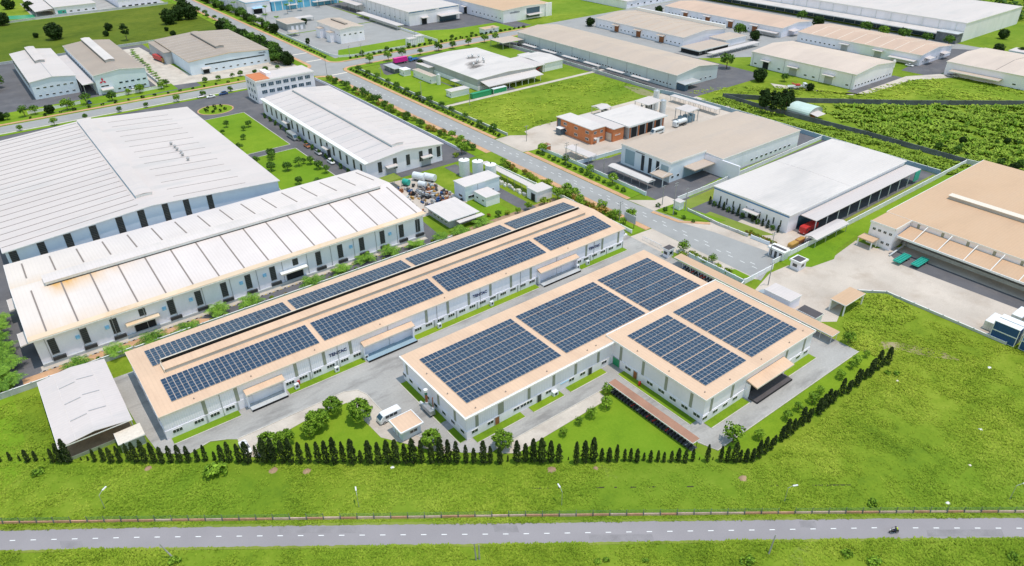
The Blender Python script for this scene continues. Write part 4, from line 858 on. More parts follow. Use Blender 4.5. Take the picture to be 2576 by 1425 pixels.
# brick compound
R1 = hall('brick_office', 'two-storey orange brick office with cream flat roof', 208.8, 217.4, 214.8, 238.4, 6.9, None, 0, 'brick_orange', 'roof_grey', oh=.2, cat='office')
for z in (1.3, 4.3): row(window, R1, 'L', 3, 17.5, 3, z, 2.2, 1.2, panes=2); row(window, R1, 'F', 2.4, 6.2, 2, z, 1.6, 1.2, panes=2)
panel_v(R1, 'L', 21.8, 2.4, .2, 6.3, 'glass_blue', 'curtain_wall'); shutter(R1, 'F', 4.3, 1.4, 2.4, 'trim_white'); canopy(R1, 'F', 2.2, 1.6, 1, 2.6, 'roof_white')
MB().box(-2.6, .18, 17.5, 20.6, 0, 3).obj('porch', 'glass_blue', R1.T); MB().box(-2.8, .2, 17.3, 20.8, 3.01, 3.2).obj('porch_roof', 'trim_white', R1.T)
R2 = hall('brick_annex', 'single-storey orange brick annex with white roof between office and workshop', 218.5, 225.5, 211.2, 234.6, 6, None, 0, 'brick_orange', 'roof_white', oh=.2, cat='annex')
shutter(R2, 'L', 3, 3.4, 3.4, 'trim_cream'); marks(R2, 'F', 1.6, 2.6, 6, .7, 'trim_white')
R3 = hall('brick_workshop', 'open-fronted workshop with pale grey roof beside the brick annex', 226, 251.4, 209.2, 231.5, 6, None, 0, 'wall_grey', 'roof_grey', oh=1., cat='workshop', th=.5)
row(shutter, R3, 'F', 4.6, 20, 4, 3.6, 4.6); row(panel_v, R3, 'F', 2, 23.6, 5, .6, 0, 5.3, 'brick_orange', 'brick_pier', d=.3)
open_shed('plant_roof', 'white roof on tall legs over machinery behind the brick workshop', 252, 262, 222, 231, 7.5, 'roof_white', None, .3, .2, 3, 2)
open_shed('plant_roof', 'white canopy over teal equipment next to the parked tank truck', 262, 270, 206, 214, 6, 'roof_white', None, .3, .2, 3, 2)
k = thing('machinery', 'grey pipes and vessels under the tall white plant roof', 'machine', (253, 223, 0))
rnd = random.Random(5)
for i in range(9):
    x, y = rnd.uniform(.8, 8), rnd.uniform(.8, 7); MB().cyl((x, y, 0), (x, y, rnd.uniform(2.5, 5.5)), rnd.uniform(.4, .9), n=10).obj('vessel', rnd.choice(('steel', 'steel_dark', 'steel_white')), k)
for i in range(4): MB().cyl((.5, 1 + i * 2, 2 + i * .6), (8.5, 1.6 + i * 2, 2.4 + i * .6), .14, n=6).obj('pipe', 'steel', k)
k = thing('machinery', 'teal equipment cabinets under the small white canopy', 'machine', (262.6, 207, 0))
for i in range(3): MB().box(.3 + i * 2.3, 2.1 + i * 2.3, .5, 5.5 - i, 0, 2.4 + .4 * i).obj('cabinet', 'wall_teal', k)
MB().cyl((2, .3, 3.4), (6.6, 5, 3.4), .2, n=6).obj('pipe', 'steel', k)
for i, (x, y, hh) in enumerate(((267.5, 231, 9.5), (262.5, 222, 7.8))):
    k = thing('silo', ('tall pale cylindrical silo at the inner corner of the brick compound', 'shorter pale silo standing in front of the tall one')[i], 'silo', (x, y, 0), group='silos of the brick compound')
    MB().cyl((0, 0, 0), (0, 0, hh), 1.5, n=18).obj('tank', 'steel_white', k, smooth=False); MB().cyl((0, 0, hh), (0, 0, hh + .5), 1.55, .3, n=18).obj('cap', 'steel', k)
open_shed('rail_shelter', 'long white shelter along the compound wall behind the brick workshop', 282.5, 286, 205.6, 235, 3.2, 'roof_white', None, 0, .1, 2, 10)
open_shed('gazebo', 'white gazebo roof over a teal pen in the meadow', 237, 244, 238, 245, 4.4, 'roof_white', 'x', .6, .15, 2, 2)
hall('pump_house', 'dark cabin beneath the meadow gazebo roof', 241, 243.5, 239, 242, 2.6, None, 0, 'steel_dark', 'roof_dark', cat='cabin', oh=.1)
gpoly('pool', 'teal_paint', rect(234.5, 240, 237.5, 240.5), .08)
open_shed('parking_shelter', 'white parking shelter inside the brick compound gate', 192.5, 197, 199, 214, 3.2, 'roof_white', None, .2, .1, 2, 5)
hall('guard_house', 'small red-roofed guard house at the brick compound gate', 187.6, 190.6, 220, 223.5, 3, None, 0, 'brick_orange', 'roof_brick', cat='guardhouse')
open_shed('parking_shelter', 'long grey vaulted parking shelter in front of the three-window office hall', 192.3, 196.3, 166, 187.5, 3.2, 'roof_grey', 'arc', .5, .1, 2, 6)

G2h = hall('grey_hall', 'grey-buff roofed hall joined behind the office front with slit windows', 224.4, 277, 157, 190.5, 7.4, 'x', .6, 'wall_pale', 'roof_buff', oh=.2)
G2 = hall('grey_office', 'pale blue-grey office front with three dark slit windows and a roller door', 203.8, 224.6, 165.4, 191.9, 8.4, None, 0, 'wall_blue', 'roof_buff', oh=.12, cat='office', th=.5)
panel_v(G2, 'L', 21.5, 5.2, 1, 7., 'wall_teal', 'louvred_wall'); row(panel_v, G2, 'L', 6.6, 14.4, 3, 1.6, .6, 7, 'glass', 'slit_window'); panel_v(G2, 'L', 2.9, 3.8, 3, 6.4, 'wall_teal', 'louvred_wall'); marks(G2, 'L', 14, 7.3, 8, .75)
MB().box(-6, .1, -1.5, 5, 3.9, 4.3).obj('porch', 'roof_buff', G2.T); MB().cyl((-5, -1, 0), (-5, -1, 3.9), .2, n=8).obj('post', 'steel_white', G2.T); MB().cyl((-5, 4.5, 0), (-5, 4.5, 3.9), .2, n=8).obj('post', 'steel_white', G2.T)
for k in ((-5.5, 4.6), (-5.5, -1)): MB().cyl((k[0], k[1], 4.3), (.1, k[1], 6.3), .06, n=5).obj('stay', 'steel_white', G2.T)
MB().box(8, 22.5, -5.4, .1, 4.5, 4.9).obj('side_canopy', 'roof_buff', G2.T); row(window, G2, 'F', 1.8, 5, 2, 1.6, 1.4, 1., panes=1)
MB().box(8.2, 22.3, .02, .1, 0, 4.4).obj('dark_bay', 'wall_teal', G2.T)
row(window, G2h, 'F', 20, 46, 9, 1.6, 1.7, .9, **WN); MB().box(-.3, .3, -8.2, 8.5, 0, 6.9).obj('link_wall', 'wall_pale', G2h.T)
G1 = hall('stripe_hall', 'white-grey roofed hall with a blue stripe and slim trees along its front', 202.2, 279.2, 112, 143.7, 6.8, 'x', .35, 'wall_white', 'roof_grey', oh=.35)
panel_v(G1, 'L', 15.85, 31, 5.7, 6.2, 'blue_line', 'stripe'); row(window, G1, 'L', 3, 28, 10, 1.4, .7, 2.6, **WN); canopy(G1, 'L', 14, 6, 2.4, 3.4, 'roof_white'); shutter(G1, 'L', 14, 3.6, 2.8)
seams(G1, [38.], 'roof_grey', .3, 0, 1); MB().box(6.5, 77.2, -6, -.1, 5., 5.2).obj('side_canopy', 'roof_white', G1.T)
for i in range(11): put('post', cached('g1p', lambda: MB().cyl((0, 0, 0), (0, 0, 5), .15, n=6).mesh('post', 'steel_white')), G1.T, (7 + i * 6.9, -5.7, 0))
panel_v(G1, 'F', 41, 70, .1, 4.7, 'glass_blue', 'open_bays'); MB().box(73, 77, -6.1, -5.9, 1, 5).obj('end_screen', 'teal_paint', G1.T)  # bays are a flat panel; their unlit interior is painted into its colour
open_shed('wash_shelter', 'white vaulted shelter in front of the striped hall corner', 200.5, 219.5, 100.3, 104.6, 3.2, 'roof_white', 'x', .5, .12, 4, 2)

TR = hall('tan_depot', 'tan-roofed depot with an open loading canopy facing the cream yard', 227.7, 300, -10, 92.8, 7.8, None, 0, 'wall_white', 'roof_tan_y', oh=.2, th=.3)
MB().box(-10.2, -.02, 94.4, 102.6, 7.5, 7.8).obj('office_roof', 'roof_tan_y', TR.T); MB().box(-10, 0, 94.6, 102.5, 0, 7.49).obj('office_wing', 'wall_white', TR.T); MB().box(-10.3, -10.2, 94.3, 102.7, 7.3, 8.).obj('fascia', 'trim_white', TR.T); MB().box(-10.3, -.1, 94.25, 94.4, 7.3, 8.).obj('fascia', 'trim_white', TR.T)
MB().box(0, 72, 102.7, 102.85, 7.4, 8.).obj('fascia', 'trim_white', TR.T)
for z, ys in ((5, (95.6, 97.4, 99.2, 101)), (1.4, (95.6, 97.4))):
    for y in ys:
        o = put('window', cached(('wf', 1.1, 1.), lambda: MB().box(-.55, .55, -.07, .02, 0, 1).mesh('window', 'trim_white')), TR.T, (-10, y, z), -PI / 2)
        for kx in (-.24, .24): put('pane', cached(('wpx', 1), lambda: MB().box(-.2, .2, -.09, -.05, .1, .9).mesh('pane', 'glass')), o, (kx, 0, 0))
MB().sweep([(-8.2, 0, 4.7), (-8.2, 0, 5.), (-.05, 0, 5.9), (-.05, 0, 5.6)], (0, 94.2, 0)).obj('loading_canopy', 'roof_tan_y', TR.T); MB().box(-8.45, -8.2, 0, 94.3, 4.5, 5.1).obj('canopy_edge', 'trim_white', TR.T)
MB().box(-3, -.1, 0, 94, 0, 1.2).obj('loading_dock', 'wall_concrete', TR.T); panel_v(TR, 'L', 47, 92, 1.2, 4.6, 'dark_opening', 'open_bays')
for i in range(9):
    panel_v(TR, 'L', 92 - i * 7.6, .8, 5.9, 7.5, 'olive', d=.1); MB().cyl((-8.2, 89.2 - i * 7.6, 5.05), (-.1, 89.2 - i * 7.6, 7.4), .14, n=6).obj('stay', 'trim_white', TR.T)
MB().box(26, 27.2, 8, 95, 7.81, 8.9).obj('ridge_vent', 'wall_grey', TR.roof); MB().box(25.7, 28.6, 7.8, 95.2, 8.91, 9.1).obj('vent_cap', 'trim_cream', TR.roof); MB().box(28.7, 29.6, 8, 95, 7.81, 8.).obj('vent_slot', 'dark_opening', TR.roof)
MB().box(-14.6, -10.4, 98.4, 103.5, 2.8, 3.1).obj('porch', 'roof_tan_y', TR.T)
for x, y in ((-14.3, 98.7), (-14.3, 103.2), (-10.8, 98.7)): MB().box(x - .15, x + .15, y - .15, y + .15, 0, 2.8).obj('post', 'trim_white', TR.T)
MB().sweep([(-13.5, 92.5, .1), (-13.5, 92.5, .4), (-3, 92.5, 1.25), (-3, 92.5, .95)], (0, .5, 0)).obj('ramp_wall', 'wall_concrete', TR.T)

# smelter-stained factory by the road
K1 = hall('grey_factory', 'grey-walled factory with soot-stained vents on its pale roof', 217.5, 258.5, 313, 371.8, 6.2, 'y', .9, 'wall_grey', 'roof_grey', oh=.3, cat='factory')
plinth(K1, 2.2, 'wall_white', .15); MB().sweep([(2, -7.5, 3.3), (2, -7.5, 3.6), (2, .3, 4.8), (2, .3, 4.5)], (38, 0, 0)).obj('loading_canopy', 'roof_grey', K1.T); panel_v(K1, 'F', 22, 36, .2, 3.6, 'dark_opening', 'open_bays')
for i in range(9): put('post', cached('k1p', lambda: MB().cyl((0, 0, 0), (0, 0, 3.4), .16, n=6).mesh('post', 'steel_white')), K1.T, (3 + i * 4.4, -7, 0))
MB().box(-3.5, .2, 44, 58, 0, 4).obj('side_bay', 'wall_grey', K1.T); MB().box(-3.8, .3, 43.7, 58.3, 4.01, 4.2).obj('bay_roof', 'roof_grey', K1.T)
def soot():
    m = surf('soot', (.16, .14, .13), .9, var=.3, scale=.6, fine=.2); t = m.node_tree; p = t.nodes['Principled BSDF']
    tc = t.nodes.new('ShaderNodeTexCoord'); g = t.nodes.new('ShaderNodeTexGradient'); g.gradient_type = 'SPHERICAL'; t.links.new(tc.outputs['Object'], g.inputs[0])
    n = _noise(t, tc.outputs['Object'], 3., 4); t.links.new(_math(t, 'MULTIPLY', g.outputs[1], _map(t, n, .3, .7, .3, 1.3)), p.inputs['Alpha']); MT['soot'] = m
soot()
dsk = MB().face([(math.cos(a * PI / 12), math.sin(a * PI / 12), 0) for a in range(24)]).mesh('soot_stain', 'soot')
for x, y, sx in ((16, 26, 6.5), (22, 37, 4.5), (13, 20, 6)):
    xx = x; o = put('soot_stain', dsk, K1.roof, (xx, y, K1.zr(xx, y) + .03)); o.scale = (sx, sx * .8, 1); o.rotation_euler = (0, -math.atan2(.9, 20.5) * (1 if x < 20.5 else -1), .3)
for x, y, hh in ((13, 22, 1.5), (17, 24, 2), (19.5, 27, 1.4), (21, 23, 1.7), (24, 28, 1.5), (20, 37, 1.2), (24, 39, 1.2), (26.5, 36, 1)):
    put('roof_vent', cached(('rv', hh), lambda: MB().cyl((0, 0, -.2), (0, 0, hh), .45, n=10).cyl((0, 0, hh), (0, 0, hh + .5), .75, .3, n=10).mesh('roof_vent', 'steel')), K1.roof, (x, y, K1.zr(x, y)))
K2 = hall('grey_factory', 'white-walled wing with pale roof beside the soot-stained factory', 268, 284, 319, 343, 5, 'x', .9, 'wall_white', 'roof_grey', cat='factory')
open_shed('link_roof', 'white link roof over red machinery by the soot-stained factory', 259, 268, 317, 341, 5, 'roof_white', None, .2, .2, 2, 3)
m = thing('machinery', 'red machine parked under the white link roof', 'machine', (260, 317.5, 0)); MB().box(0, 4, 0, 2.4, .6, 2.2).obj('body', 'red_paint', m); MB().cyl((2, 1.2, 2.2), (6, 1.2, 3.6), .3, n=8).obj('boom', 'red_paint', m); MB().box(.4, 3.6, .1, 2.3, 0, .6).obj('base', 'rubber', m)
for nm, lb, a, wl, rf in (('store', 'white plant room with curved tank beside the soot-stained factory', (205, 209, 340, 360, 4.2), 'wall_white', 'roof_buff'), ('store', 'white roofless water treatment block near the estate road verge', (199, 211, 311, 316.5, 3.4), 'wall_white', 'roof_white'),
                          ('store', 'dark grey-roofed cycle store behind the white plant room', (199.5, 205, 371, 384, 3), 'wall_dark_stone', 'wall_grey'), ('store', 'little white cabin next to the dark-roofed cycle store', (201, 206, 363, 369, 3.6), 'wall_white', 'wall_white')):
    H = hall(nm, lb, a[0], a[1], a[2], a[3], a[4], None, 0, wl, rf, cat='store'); row(window, H, 'L', 1.2, (a[3] - a[2]) - 1.2, 3 if a[3] - a[2] > 8 else 2, 1.2, .9, .9)
k = thing('silo', 'slim white silo against the white plant room', 'silo', (208, 337, 0)); MB().cyl((0, 0, 0), (0, 0, 5.6), 1.1, n=14).obj('tank', 'steel_white', k); MB().cyl((0, 0, 5.6), (0, 0, 6.1), 1.15, .2, n=14).obj('cap', 'steel', k)
open_shed('cycle_shelter', 'white tent roof over the path beside the soot-stained factory', 211.5, 215, 326, 331, 3.2, 'roof_white', None, 0, .1, 2, 2)
open_shed('parking_shelter', 'cream-roofed open parking shelter behind the soot-stained factory', 283, 300, 377, 391, 4.2, 'roof_buff', None, 0, .2, 4, 2)
open_shed('parking_shelter', 'white awning in the brown patch behind the soot-stained factory', 275, 284, 346, 352, 3, 'roof_white', None, 0, .12, 3, 2)
hall('gate_house', 'cream gatehouse at the far bend of the cross street', 300, 313, 421, 428, 3.4, None, 0, 'wall_white', 'roof_tan_y', cat='gatehouse')
for i, (x, y, lb) in enumerate(((241, 424.5, 'white cube-shaped substation nearer the corner on the cross street'), (248.5, 428, 'white cube-shaped substation with ribbed side on the cross street'))):
    H = hall('substation', lb, x, x + 6.5, y, y + 5, 4.6, None, 0, 'wall_white', 'roof_white', cat='substation', oh=.1); row(panel_v, H, 'F', 1.2, 5.4, 4, .2, .5, 4, 'wall_grey', 'vent_grille'); shutter(H, 'L', 2.5, 1.4, 2.4, 'wall_grey')

# service yard east of the white hall
Y1 = hall('service_hall', 'tall white service block in front of the three silos', 132.4, 148.5, 201, 208.7, 6, None, 0, 'wall_blue', 'roof_white_x', cat='service building', oh=.2)
row(window, Y1, 'F', 3, 11.5, 2, .9, 3.4, 1.1, frame='wall_white', panes=2); window(Y1, 'L', 3.4, .9, 2.4, 1.1); panel_v(Y1, 'F', 5.8, .15, 0, 5.6, 'seam_grey', 'joint')
Y2 = hall('service_cabin', 'small cream service cabin beside the garden lawn', 135.6, 142, 192.4, 200.2, 3.8, None, 0, 'wall_white', 'roof_white_x', cat='cabin', oh=.12); row(window, Y2, 'L', 2, 5.6, 2, 1.6, 1.2, .8)
Y3 = hall('canteen', 'low white flat-roofed building with grey side windows by the palms', 115.2, 128, 186, 201.4, 3.2, None, 0, 'wall_grey', 'roof_white_x', cat='building', oh=.8)
row(window, Y3, 'L', 3, 12.5, 5, 1.2, 1.5, .8); MB().box(3, 13.6, -2.2, -.1, 2.3, 2.5).obj('awning', 'roof_white_x', Y3.T)
for i, (x, y) in enumerate(((146.4, 222), (149.8, 217.5), (151.8, 211.5))):
    k = thing('silo', ('pale cylindrical silo farthest from the white service block', 'middle one of the three pale silos', 'pale cylindrical silo closest to the white service block')[i], 'silo', (x, y, 0), group='three silos of the service yard')
    MB().cyl((0, 0, 0), (0, 0, 6.6), 2.15, n=22).obj('tank', 'steel_white', k); MB().cyl((0, 0, 6.6), (0, 0, 7.), 2.2, .4, n=22).obj('lid', 'trim_white', k); MB().cyl((0, 0, 7), (0, 0, 7.5), .25, n=8).obj('hatch', 'steel_dark', k)
open_shed('storage_shelter', 'long white lean-to roof over stacked sacks along the estate wall', 154.2, 157.6, 190.5, 222, 3.6, 'roof_white', None, -.3, .1, 2, 8)
Yb = hall('pump_house', 'white cube with a dark doorway at the end of the long lean-to', 152.5, 160, 183.8, 190, 4.2, None, 0, 'wall_white', 'roof_white', cat='cabin', oh=.15); shutter(Yb, 'L', 2.4, 2.2, 2.8)
rnd = random.Random(11)
for i in range(26):
    y = 191.5 + i * 1.15; s = rnd.uniform(.7, 1.3); o = MB().box(-.6 * s, .6 * s, -.5 * s, .5 * s, 0, .8 * s).box(-.4 * s, .5 * s, -.35 * s, .4 * s, .8 * s, 1.1 * s).obj('sack', rnd.choice(('cream_paint', 'trim_cream', 'white_paint', 'wall_grey')), None, loc=(152.9 + rnd.uniform(-.7, .8), y, .04), rz=rnd.uniform(0, 3))
    tag(o, 'pale bulk sack under the long lean-to, %s from the white cube' % nth(i + 1), 'sack', 'bulk sacks under the long lean-to')
sg = open_shed('scrap_shelter', 'green-brown corrugated shelter at the edge of the scrap yard', 113.8, 121, 227.5, 233.5, 3.6, 'dry_lawn', None, .4, .1, 2, 2, trim=None)
heap = []
for i in range(230):
    x, y = rnd.uniform(114, 132), rnd.uniform(202.5, 227)
    if not (rnd.random() < .75 and (x < 119 or y > 221)): heap.append((math.hypot(x - 117, y - 230), x, y))
for i, (_, x, y) in enumerate(sorted(heap)):
    s = rnd.uniform(.5, 1.3); mb = MB(); k = rnd.randrange(3)
    if k == 0: mb.cyl((-s, 0, .4 * s), (s, .2, .4 * s), .38 * s, n=8)
    elif k == 1: mb.box(-s * .8, s * .8, -s * .5, s * .5, 0, s * .8).box(-s * .3, s * .6, -s * .6, s * .1, s * .8, s * 1.2)
    else: mb.cyl((0, 0, 0), (0, 0, s * 1.2), s * .5, n=8).box(-s * .9, s * .2, -.1, .1, s * .5, s * .7)
    cm, cn = rnd.choice((('rust_paint', 'rusty'), ('steel_dark', 'black'), ('wall_grey', 'grey'), ('seam_brown', 'brown'), ('blue_paint', 'blue'), ('ochre_paint', 'ochre'), ('steel', 'steel'), ('rubber', 'charcoal')))
    o = mb.obj('scrap_piece', cm, None, loc=(x, y, .04), rz=rnd.uniform(0, 3)); tag(o, '%s %s in the scrap yard, %s from the corrugated shelter' % (cn, ('lying drum', 'machine block', 'upright motor')[k], nth(i + 1)), 'scrap', 'scrap heap beside the white service block')
for i, (x, y, r_, ln, m) in enumerate(((129.5, 229, 1.5, 5, 'steel_white'), (132.5, 226, 1.4, 5, 'steel_white'), (127, 222.5, 1.1, 3.2, 'steel_white'), (123, 228, 1.2, 2.6, 'teal_paint'))):
    k = thing('storage_tank', ('white horizontal tank on saddles, outer of two by the silos', 'white horizontal tank on saddles right beside the silos', 'short white tank lying at the scrap heap edge', 'turquoise drum tank near the corrugated shelter')[i], 'tank', (x, y, 0), R(25))
    MB().cyl((0, -ln / 2, r_ + .3), (0, ln / 2, r_ + .3), r_, n=14).obj('tank', m, k); MB().box(-r_ * .7, r_ * .7, -ln / 3, -ln / 3 + .3, 0, .8).obj('saddle', 'steel_dark', k); MB().box(-r_ * .7, r_ * .7, ln / 3 - .3, ln / 3, 0, .8).obj('saddle', 'steel_dark', k)

# small buildings near the front
X1 = open_shed('storage_shed', 'open white-roofed shed with a kinked roof at the corner of the meadow', -9.8, 4.9, 146, 174, 4.5, 'roof_white', 'y', .9, .12, 2, 5, cat='shed', trim='trim_white')
for sd, xs in ((0, (.0, 7.3)), (1, (14.7, 7.4))):
    pass
zx = lambda x: 4.5 + .9 * (x if x < 7.35 else 14.7 - x) / 7.35
for y in (7, 14, 21):
    for xa, xb, dy in ((3.7, 7.1, 0), (7.6, 11.1, .7)):
        MB().sweep([(xa, y + dy, zx(xa) - .02), (xb, y + dy, zx(xb) - .02), (xb, y + dy, zx(xb) + .12), (xa, y + dy, zx(xa) + .12)][::-1], (0, .22, 0)).obj('roof_seam', 'seam_grey', X1.roof)
for x in (3.5, 11.3): MB().sweep([(x, 0, 4.5 + .9 * (x if x < 7.3 else 14.7 - x) / 7.35 - .02), (x + .12, 0, 4.5 + .9 * (x if x < 7.3 else 14.7 - x) / 7.35 - .02), (x + .12, 0, 4.56 + .9 * (x if x < 7.3 else 14.7 - x) / 7.35), (x, 0, 4.56 + .9 * (x if x < 7.3 else 14.7 - x) / 7.35)], (0, 28, 0)).obj('roof_seam', 'roof_grey', X1.roof)
MB().box(.5, 14.2, .3, .4, 0, .9).obj('front_rail', 'steel', X1.T); MB().box(.6, 14.2, 27.6, 27.75, 0, 4.2).obj('back_wall', 'seam_brown', X1.T); MB().box(.6, 14.2, .6, 27.5, 0, .12).obj('floor_slab', 'soil', X1.T)
X2 = open_shed('lean_to', 'small cream lean-to roof next to the open white shed', .6, 6, 141.5, 146, 2.7, 'trim_cream', None, .15, .08, 2, 2, cat='lean-to'); MB().box(.5, 5, .3, .4, 0, 2.4).obj('front_screen', 'wall_concrete', X2.T)
GH = hall('gate_cabin', 'small tan-roofed white cabin on the front lawn beside the minibus', 50.2, 56, 106.3, 111.7, 3., None, 0, 'wall_blue', 'roof_tan', oh=.55, cat='cabin', th=.2)
window(GH, 'F', 3.4, 1.1, 2., .9, panes=2); shutter(GH, 'L', 3, 1, 2.1, 'trim_white')
for k in ((0, 5.8, -.02, .16), (0, 5.8, 5.24, 5.42)): MB().box(k[0], k[1], k[2], k[3], 3.01, 3.16).obj('roof_kerb', 'trim_white', GH.T)
MB().box(-.02, .16, .16, 5.24, 3.01, 3.16).obj('roof_kerb', 'trim_white', GH.T); MB().box(5.64, 5.82, .16, 5.24, 3.01, 3.16).obj('roof_kerb', 'trim_white', GH.T)
CP1 = open_shed('motorbike_carport', 'long brick-red roofed carport running down the lawn beside the squarish solar hall', 98.2, 100.4, 65.2, 91, 2.6, 'roof_brick', None, .15, .06, 2, 11, cat='carport', post_mat='steel_dark'); MB().box(.2, 2.1, .1, 25.7, 0, .06).obj('floor_slab', 'asphalt_dark', CP1.T)
CP2 = open_shed('motorbike_carport', 'long tan-roofed carport along the estate wall behind the solar halls', 156.9, 160.2, 68.2, 122, 2.7, 'roof_tan_y', None, .15, .06, 2, 18, cat='carport', post_mat='steel_white')
SW = hall('transformer_house', 'white flat-roofed transformer house beyond the tan-roofed carport', 161.5, 167, 84, 92.5, 3.6, None, 0, 'wall_pale_y', 'roof_white', cat='building', oh=.15); MB().box(.4, 2.2, 8.6, 10.4, 0, 1.8).obj('transformer', 'steel', SW.T)
SD = hall('pump_house', 'grey cabin with dark felt roof beyond the tan-roofed carport', 160.8, 164.6, 75.5, 81.3, 2.7, None, 0, 'wall_pale_y', 'roof_dark', cat='cabin', oh=.15)
TG = open_shed('tan_shelter', 'tan-roofed open shelter at the tip of the green slope', 171.4, 181.5, 73.2, 77.9, 3.7, 'roof_tan_y', None, 0, .2, 2, 2, post_mat='trim_white'); MB().box(.5, 9.5, 4.3, 4.45, 0, 3.3).obj('back_wall', 'wall_concrete', TG.T)
GT1 = hall('guard_house', 'dark-roofed guard house at the solar halls gate', 158.2, 161.4, 125.4, 128, 3.1, None, 0, 'wall_white', 'roof_dark', oh=.3, cat='guardhouse'); window(GT1, 'L', 1.3, 1, 1.6, 1.2); window(GT1, 'F', 1.6, 1, 1.6, 1.2)
GT2 = hall('guard_house', 'white guard house with square dark roof at the cream yard gate', 183.2, 187.4, 94.8, 98.6, 3.2, None, 0, 'wall_white', 'trim_white', oh=.35, cat='guardhouse', th=.4); MB().box(.5, 3.7, .5, 3.3, 3.21, 3.28).obj('roof_deck', 'roof_dark', GT2.T); window(GT2, 'L', 1.9, 1, 1.7, 1.2); window(GT2, 'F', 2, 1, 1.7, 1.2)
GT3 = hall('guard_house', 'long white guard house with narrow dark roof light by the striped hall gate', 184.8, 188.4, 101.6, 107.6, 3.2, None, 0, 'wall_white', 'trim_white', oh=.35, cat='guardhouse', th=.4); MB().box(1.2, 2.4, .6, 5.4, 3.21, 3.28).obj('roof_deck', 'roof_dark', GT3.T); row(panel_v, GT3, 'L', 1.4, 4.8, 3, .9, .2, 2.4, 'glass', 'glazed_door')
hall('guard_house', 'white guard house with flat white roof by the power poles', 187.8, 190.6, 146.4, 149.6, 3.2, None, 0, 'wall_white', 'roof_white', oh=.2, cat='guardhouse')
# quonset hut
k = thing('quonset_hut', 'mint-green barrel-roofed hut at the corner of the scrub field', 'hut', (311, 174, 0)); n = 10
prof = [(6 * (1 - math.cos(PI * i / n)), 0, 2.4 + 2.6 * math.sin(PI * i / n)) for i in range(n + 1)]
MB().sweep(prof[::-1] + [(p[0], 0, p[2] - .15) for p in prof], (0, 12, 0)).obj('roof', 'roof_mint', k); MB().sweep([(.1, 0, 0), (11.9, 0, 0)] + [(p[0] * .98 + .1, 0, p[2] - .17) for p in prof[::-1]], (0, 11.6, 0)).obj('wall', 'wall_concrete', k, loc=(0, .2, 0))
MB().box(2, 6, -.05, .18, 0, 2.6).obj('door', 'rust_paint', k); MB().sweep([(1, -4, 2.3), (1, -4, 2.45), (1, .1, 3.1), (1, .1, 2.95)], (7, 0, 0)).obj('porch', 'roof_white', k)
# ------------------------------------------------------------------ boundary walls, fences, poles
def wall_line(label, line, h, mat='wall_concrete', t=.18, step=4., post=.32, name='boundary_wall', cap='trim_white', cat='wall'):
    T = thing(name, label, cat, (*line[0], 0)); ox, oy = line[0]
    pm = MB().box(-post / 2, post / 2, -post / 2, post / 2, 0, h + .15).mesh('pillar', mat)
    for i in range(len(line) - 1):
        (x0, y0), (x1, y1) = line[i], line[i + 1]; l = math.hypot(x1 - x0, y1 - y0); n = max(1, round(l / step)); st = l / n; a = math.atan2(y1 - y0, x1 - x0)
        me = MB().box(post / 2, st - post / 2, -t / 2, t / 2, 0, h - .1).mesh('wall_panel', mat); cm = MB().box(post / 2, st - post / 2, -t / 2 - .05, t / 2 + .05, h - .1, h).mesh('coping', cap)
        for k in range(n):
            p = (x0 + (x1 - x0) * k / n - ox, y0 + (y1 - y0) * k / n - oy, 0)
            w_ = put('wall_panel', me, T, p, a); put('coping', cm, w_); put('pillar', pm, T, p, a)
    put('pillar', pm, T, (line[-1][0] - ox, line[-1][1] - oy, 0)); return T
wall_line('grey concrete wall between the rusty white hall and the open shed', [(-70, 176), (-19, 179.3), (12, 179.4)], 1.7)
wall_line('long grey wall between the palms and the ridge-vent solar hall', [(12.5, 179.4), (112, 179.4)], 1.5, step=6)
wall_line('pale wall along the estate road beside the tan-roofed carport', [(164.4, 101.2), (164.5, 122)], 1.5, 'wall_blue', step=3.5)
wall_line('white wall closing the end of the estate road', [(164.6, 101), (178.5, 101)], 1.6, 'wall_white', step=3.5)
wall_line('white wall with pillars between striped hall and tan depot', [(180.8, 102.6), (312, 102.6)], 1.8, 'wall_white', step=4.5)
wall_line('white wall between the striped hall and the slit-window office', [(194, 152.4), (212, 152.4), (292.5, 155.4)], 1.7, 'wall_white', step=5)
wall_line('blue-grey back wall of the brick compound', [(289.5, 250), (291.6, 241), (293, 200), (292.6, 104)], 2., 'wall_teal', step=5)
wall_line('low pale wall on the verge beside the narrow white hall', [(158.4, 389), (159.6, 331), (160, 246)], 1.3, 'wall_white', step=6)
wall_line('low pale wall on the verge beside the long lean-to', [(161, 222), (162.4, 180), (162, 145)], 1.3, 'wall_white', step=5)
wall_line('pale blue wall along the verge of brick compound and grey hall', [(187.8, 224), (188.8, 202), (188.4, 169)], 1.4, 'wall_blue', step=5)
wall_line('short pale sign wall at the slit-window office gate', [(188.4, 168.5), (188.2, 163)], 1.5, 'wall_blue', step=2.8)
wall_line('low grey wall with planting in front of the striped hall', [(190.2, 144.5), (189.6, 130), (190.4, 119)], 1.1, 'wall_concrete', step=4)
wall_line('blue-marked sign wall at the striped hall gate', [(190.4, 117.5), (190.8, 111)], 1.3, 'wall_blue', step=3)
wall_line('pale wall dividing brick compound from the slit-window office', [(189, 201.8), (230, 199.6), (292, 199.6)], 1.6, 'wall_blue', step=5)
wall_line('grey wall along the verge of the soot-stained factory', [(187.4, 247.5), (187, 331), (187.8, 396)], 1.3, 'wall_concrete', step=6)
wall_line('grey wall in front of the longest warehouse shelters', [(298, 303.5), (292, 303.5), (292, 392)], 1.6, 'wall_concrete', step=6)
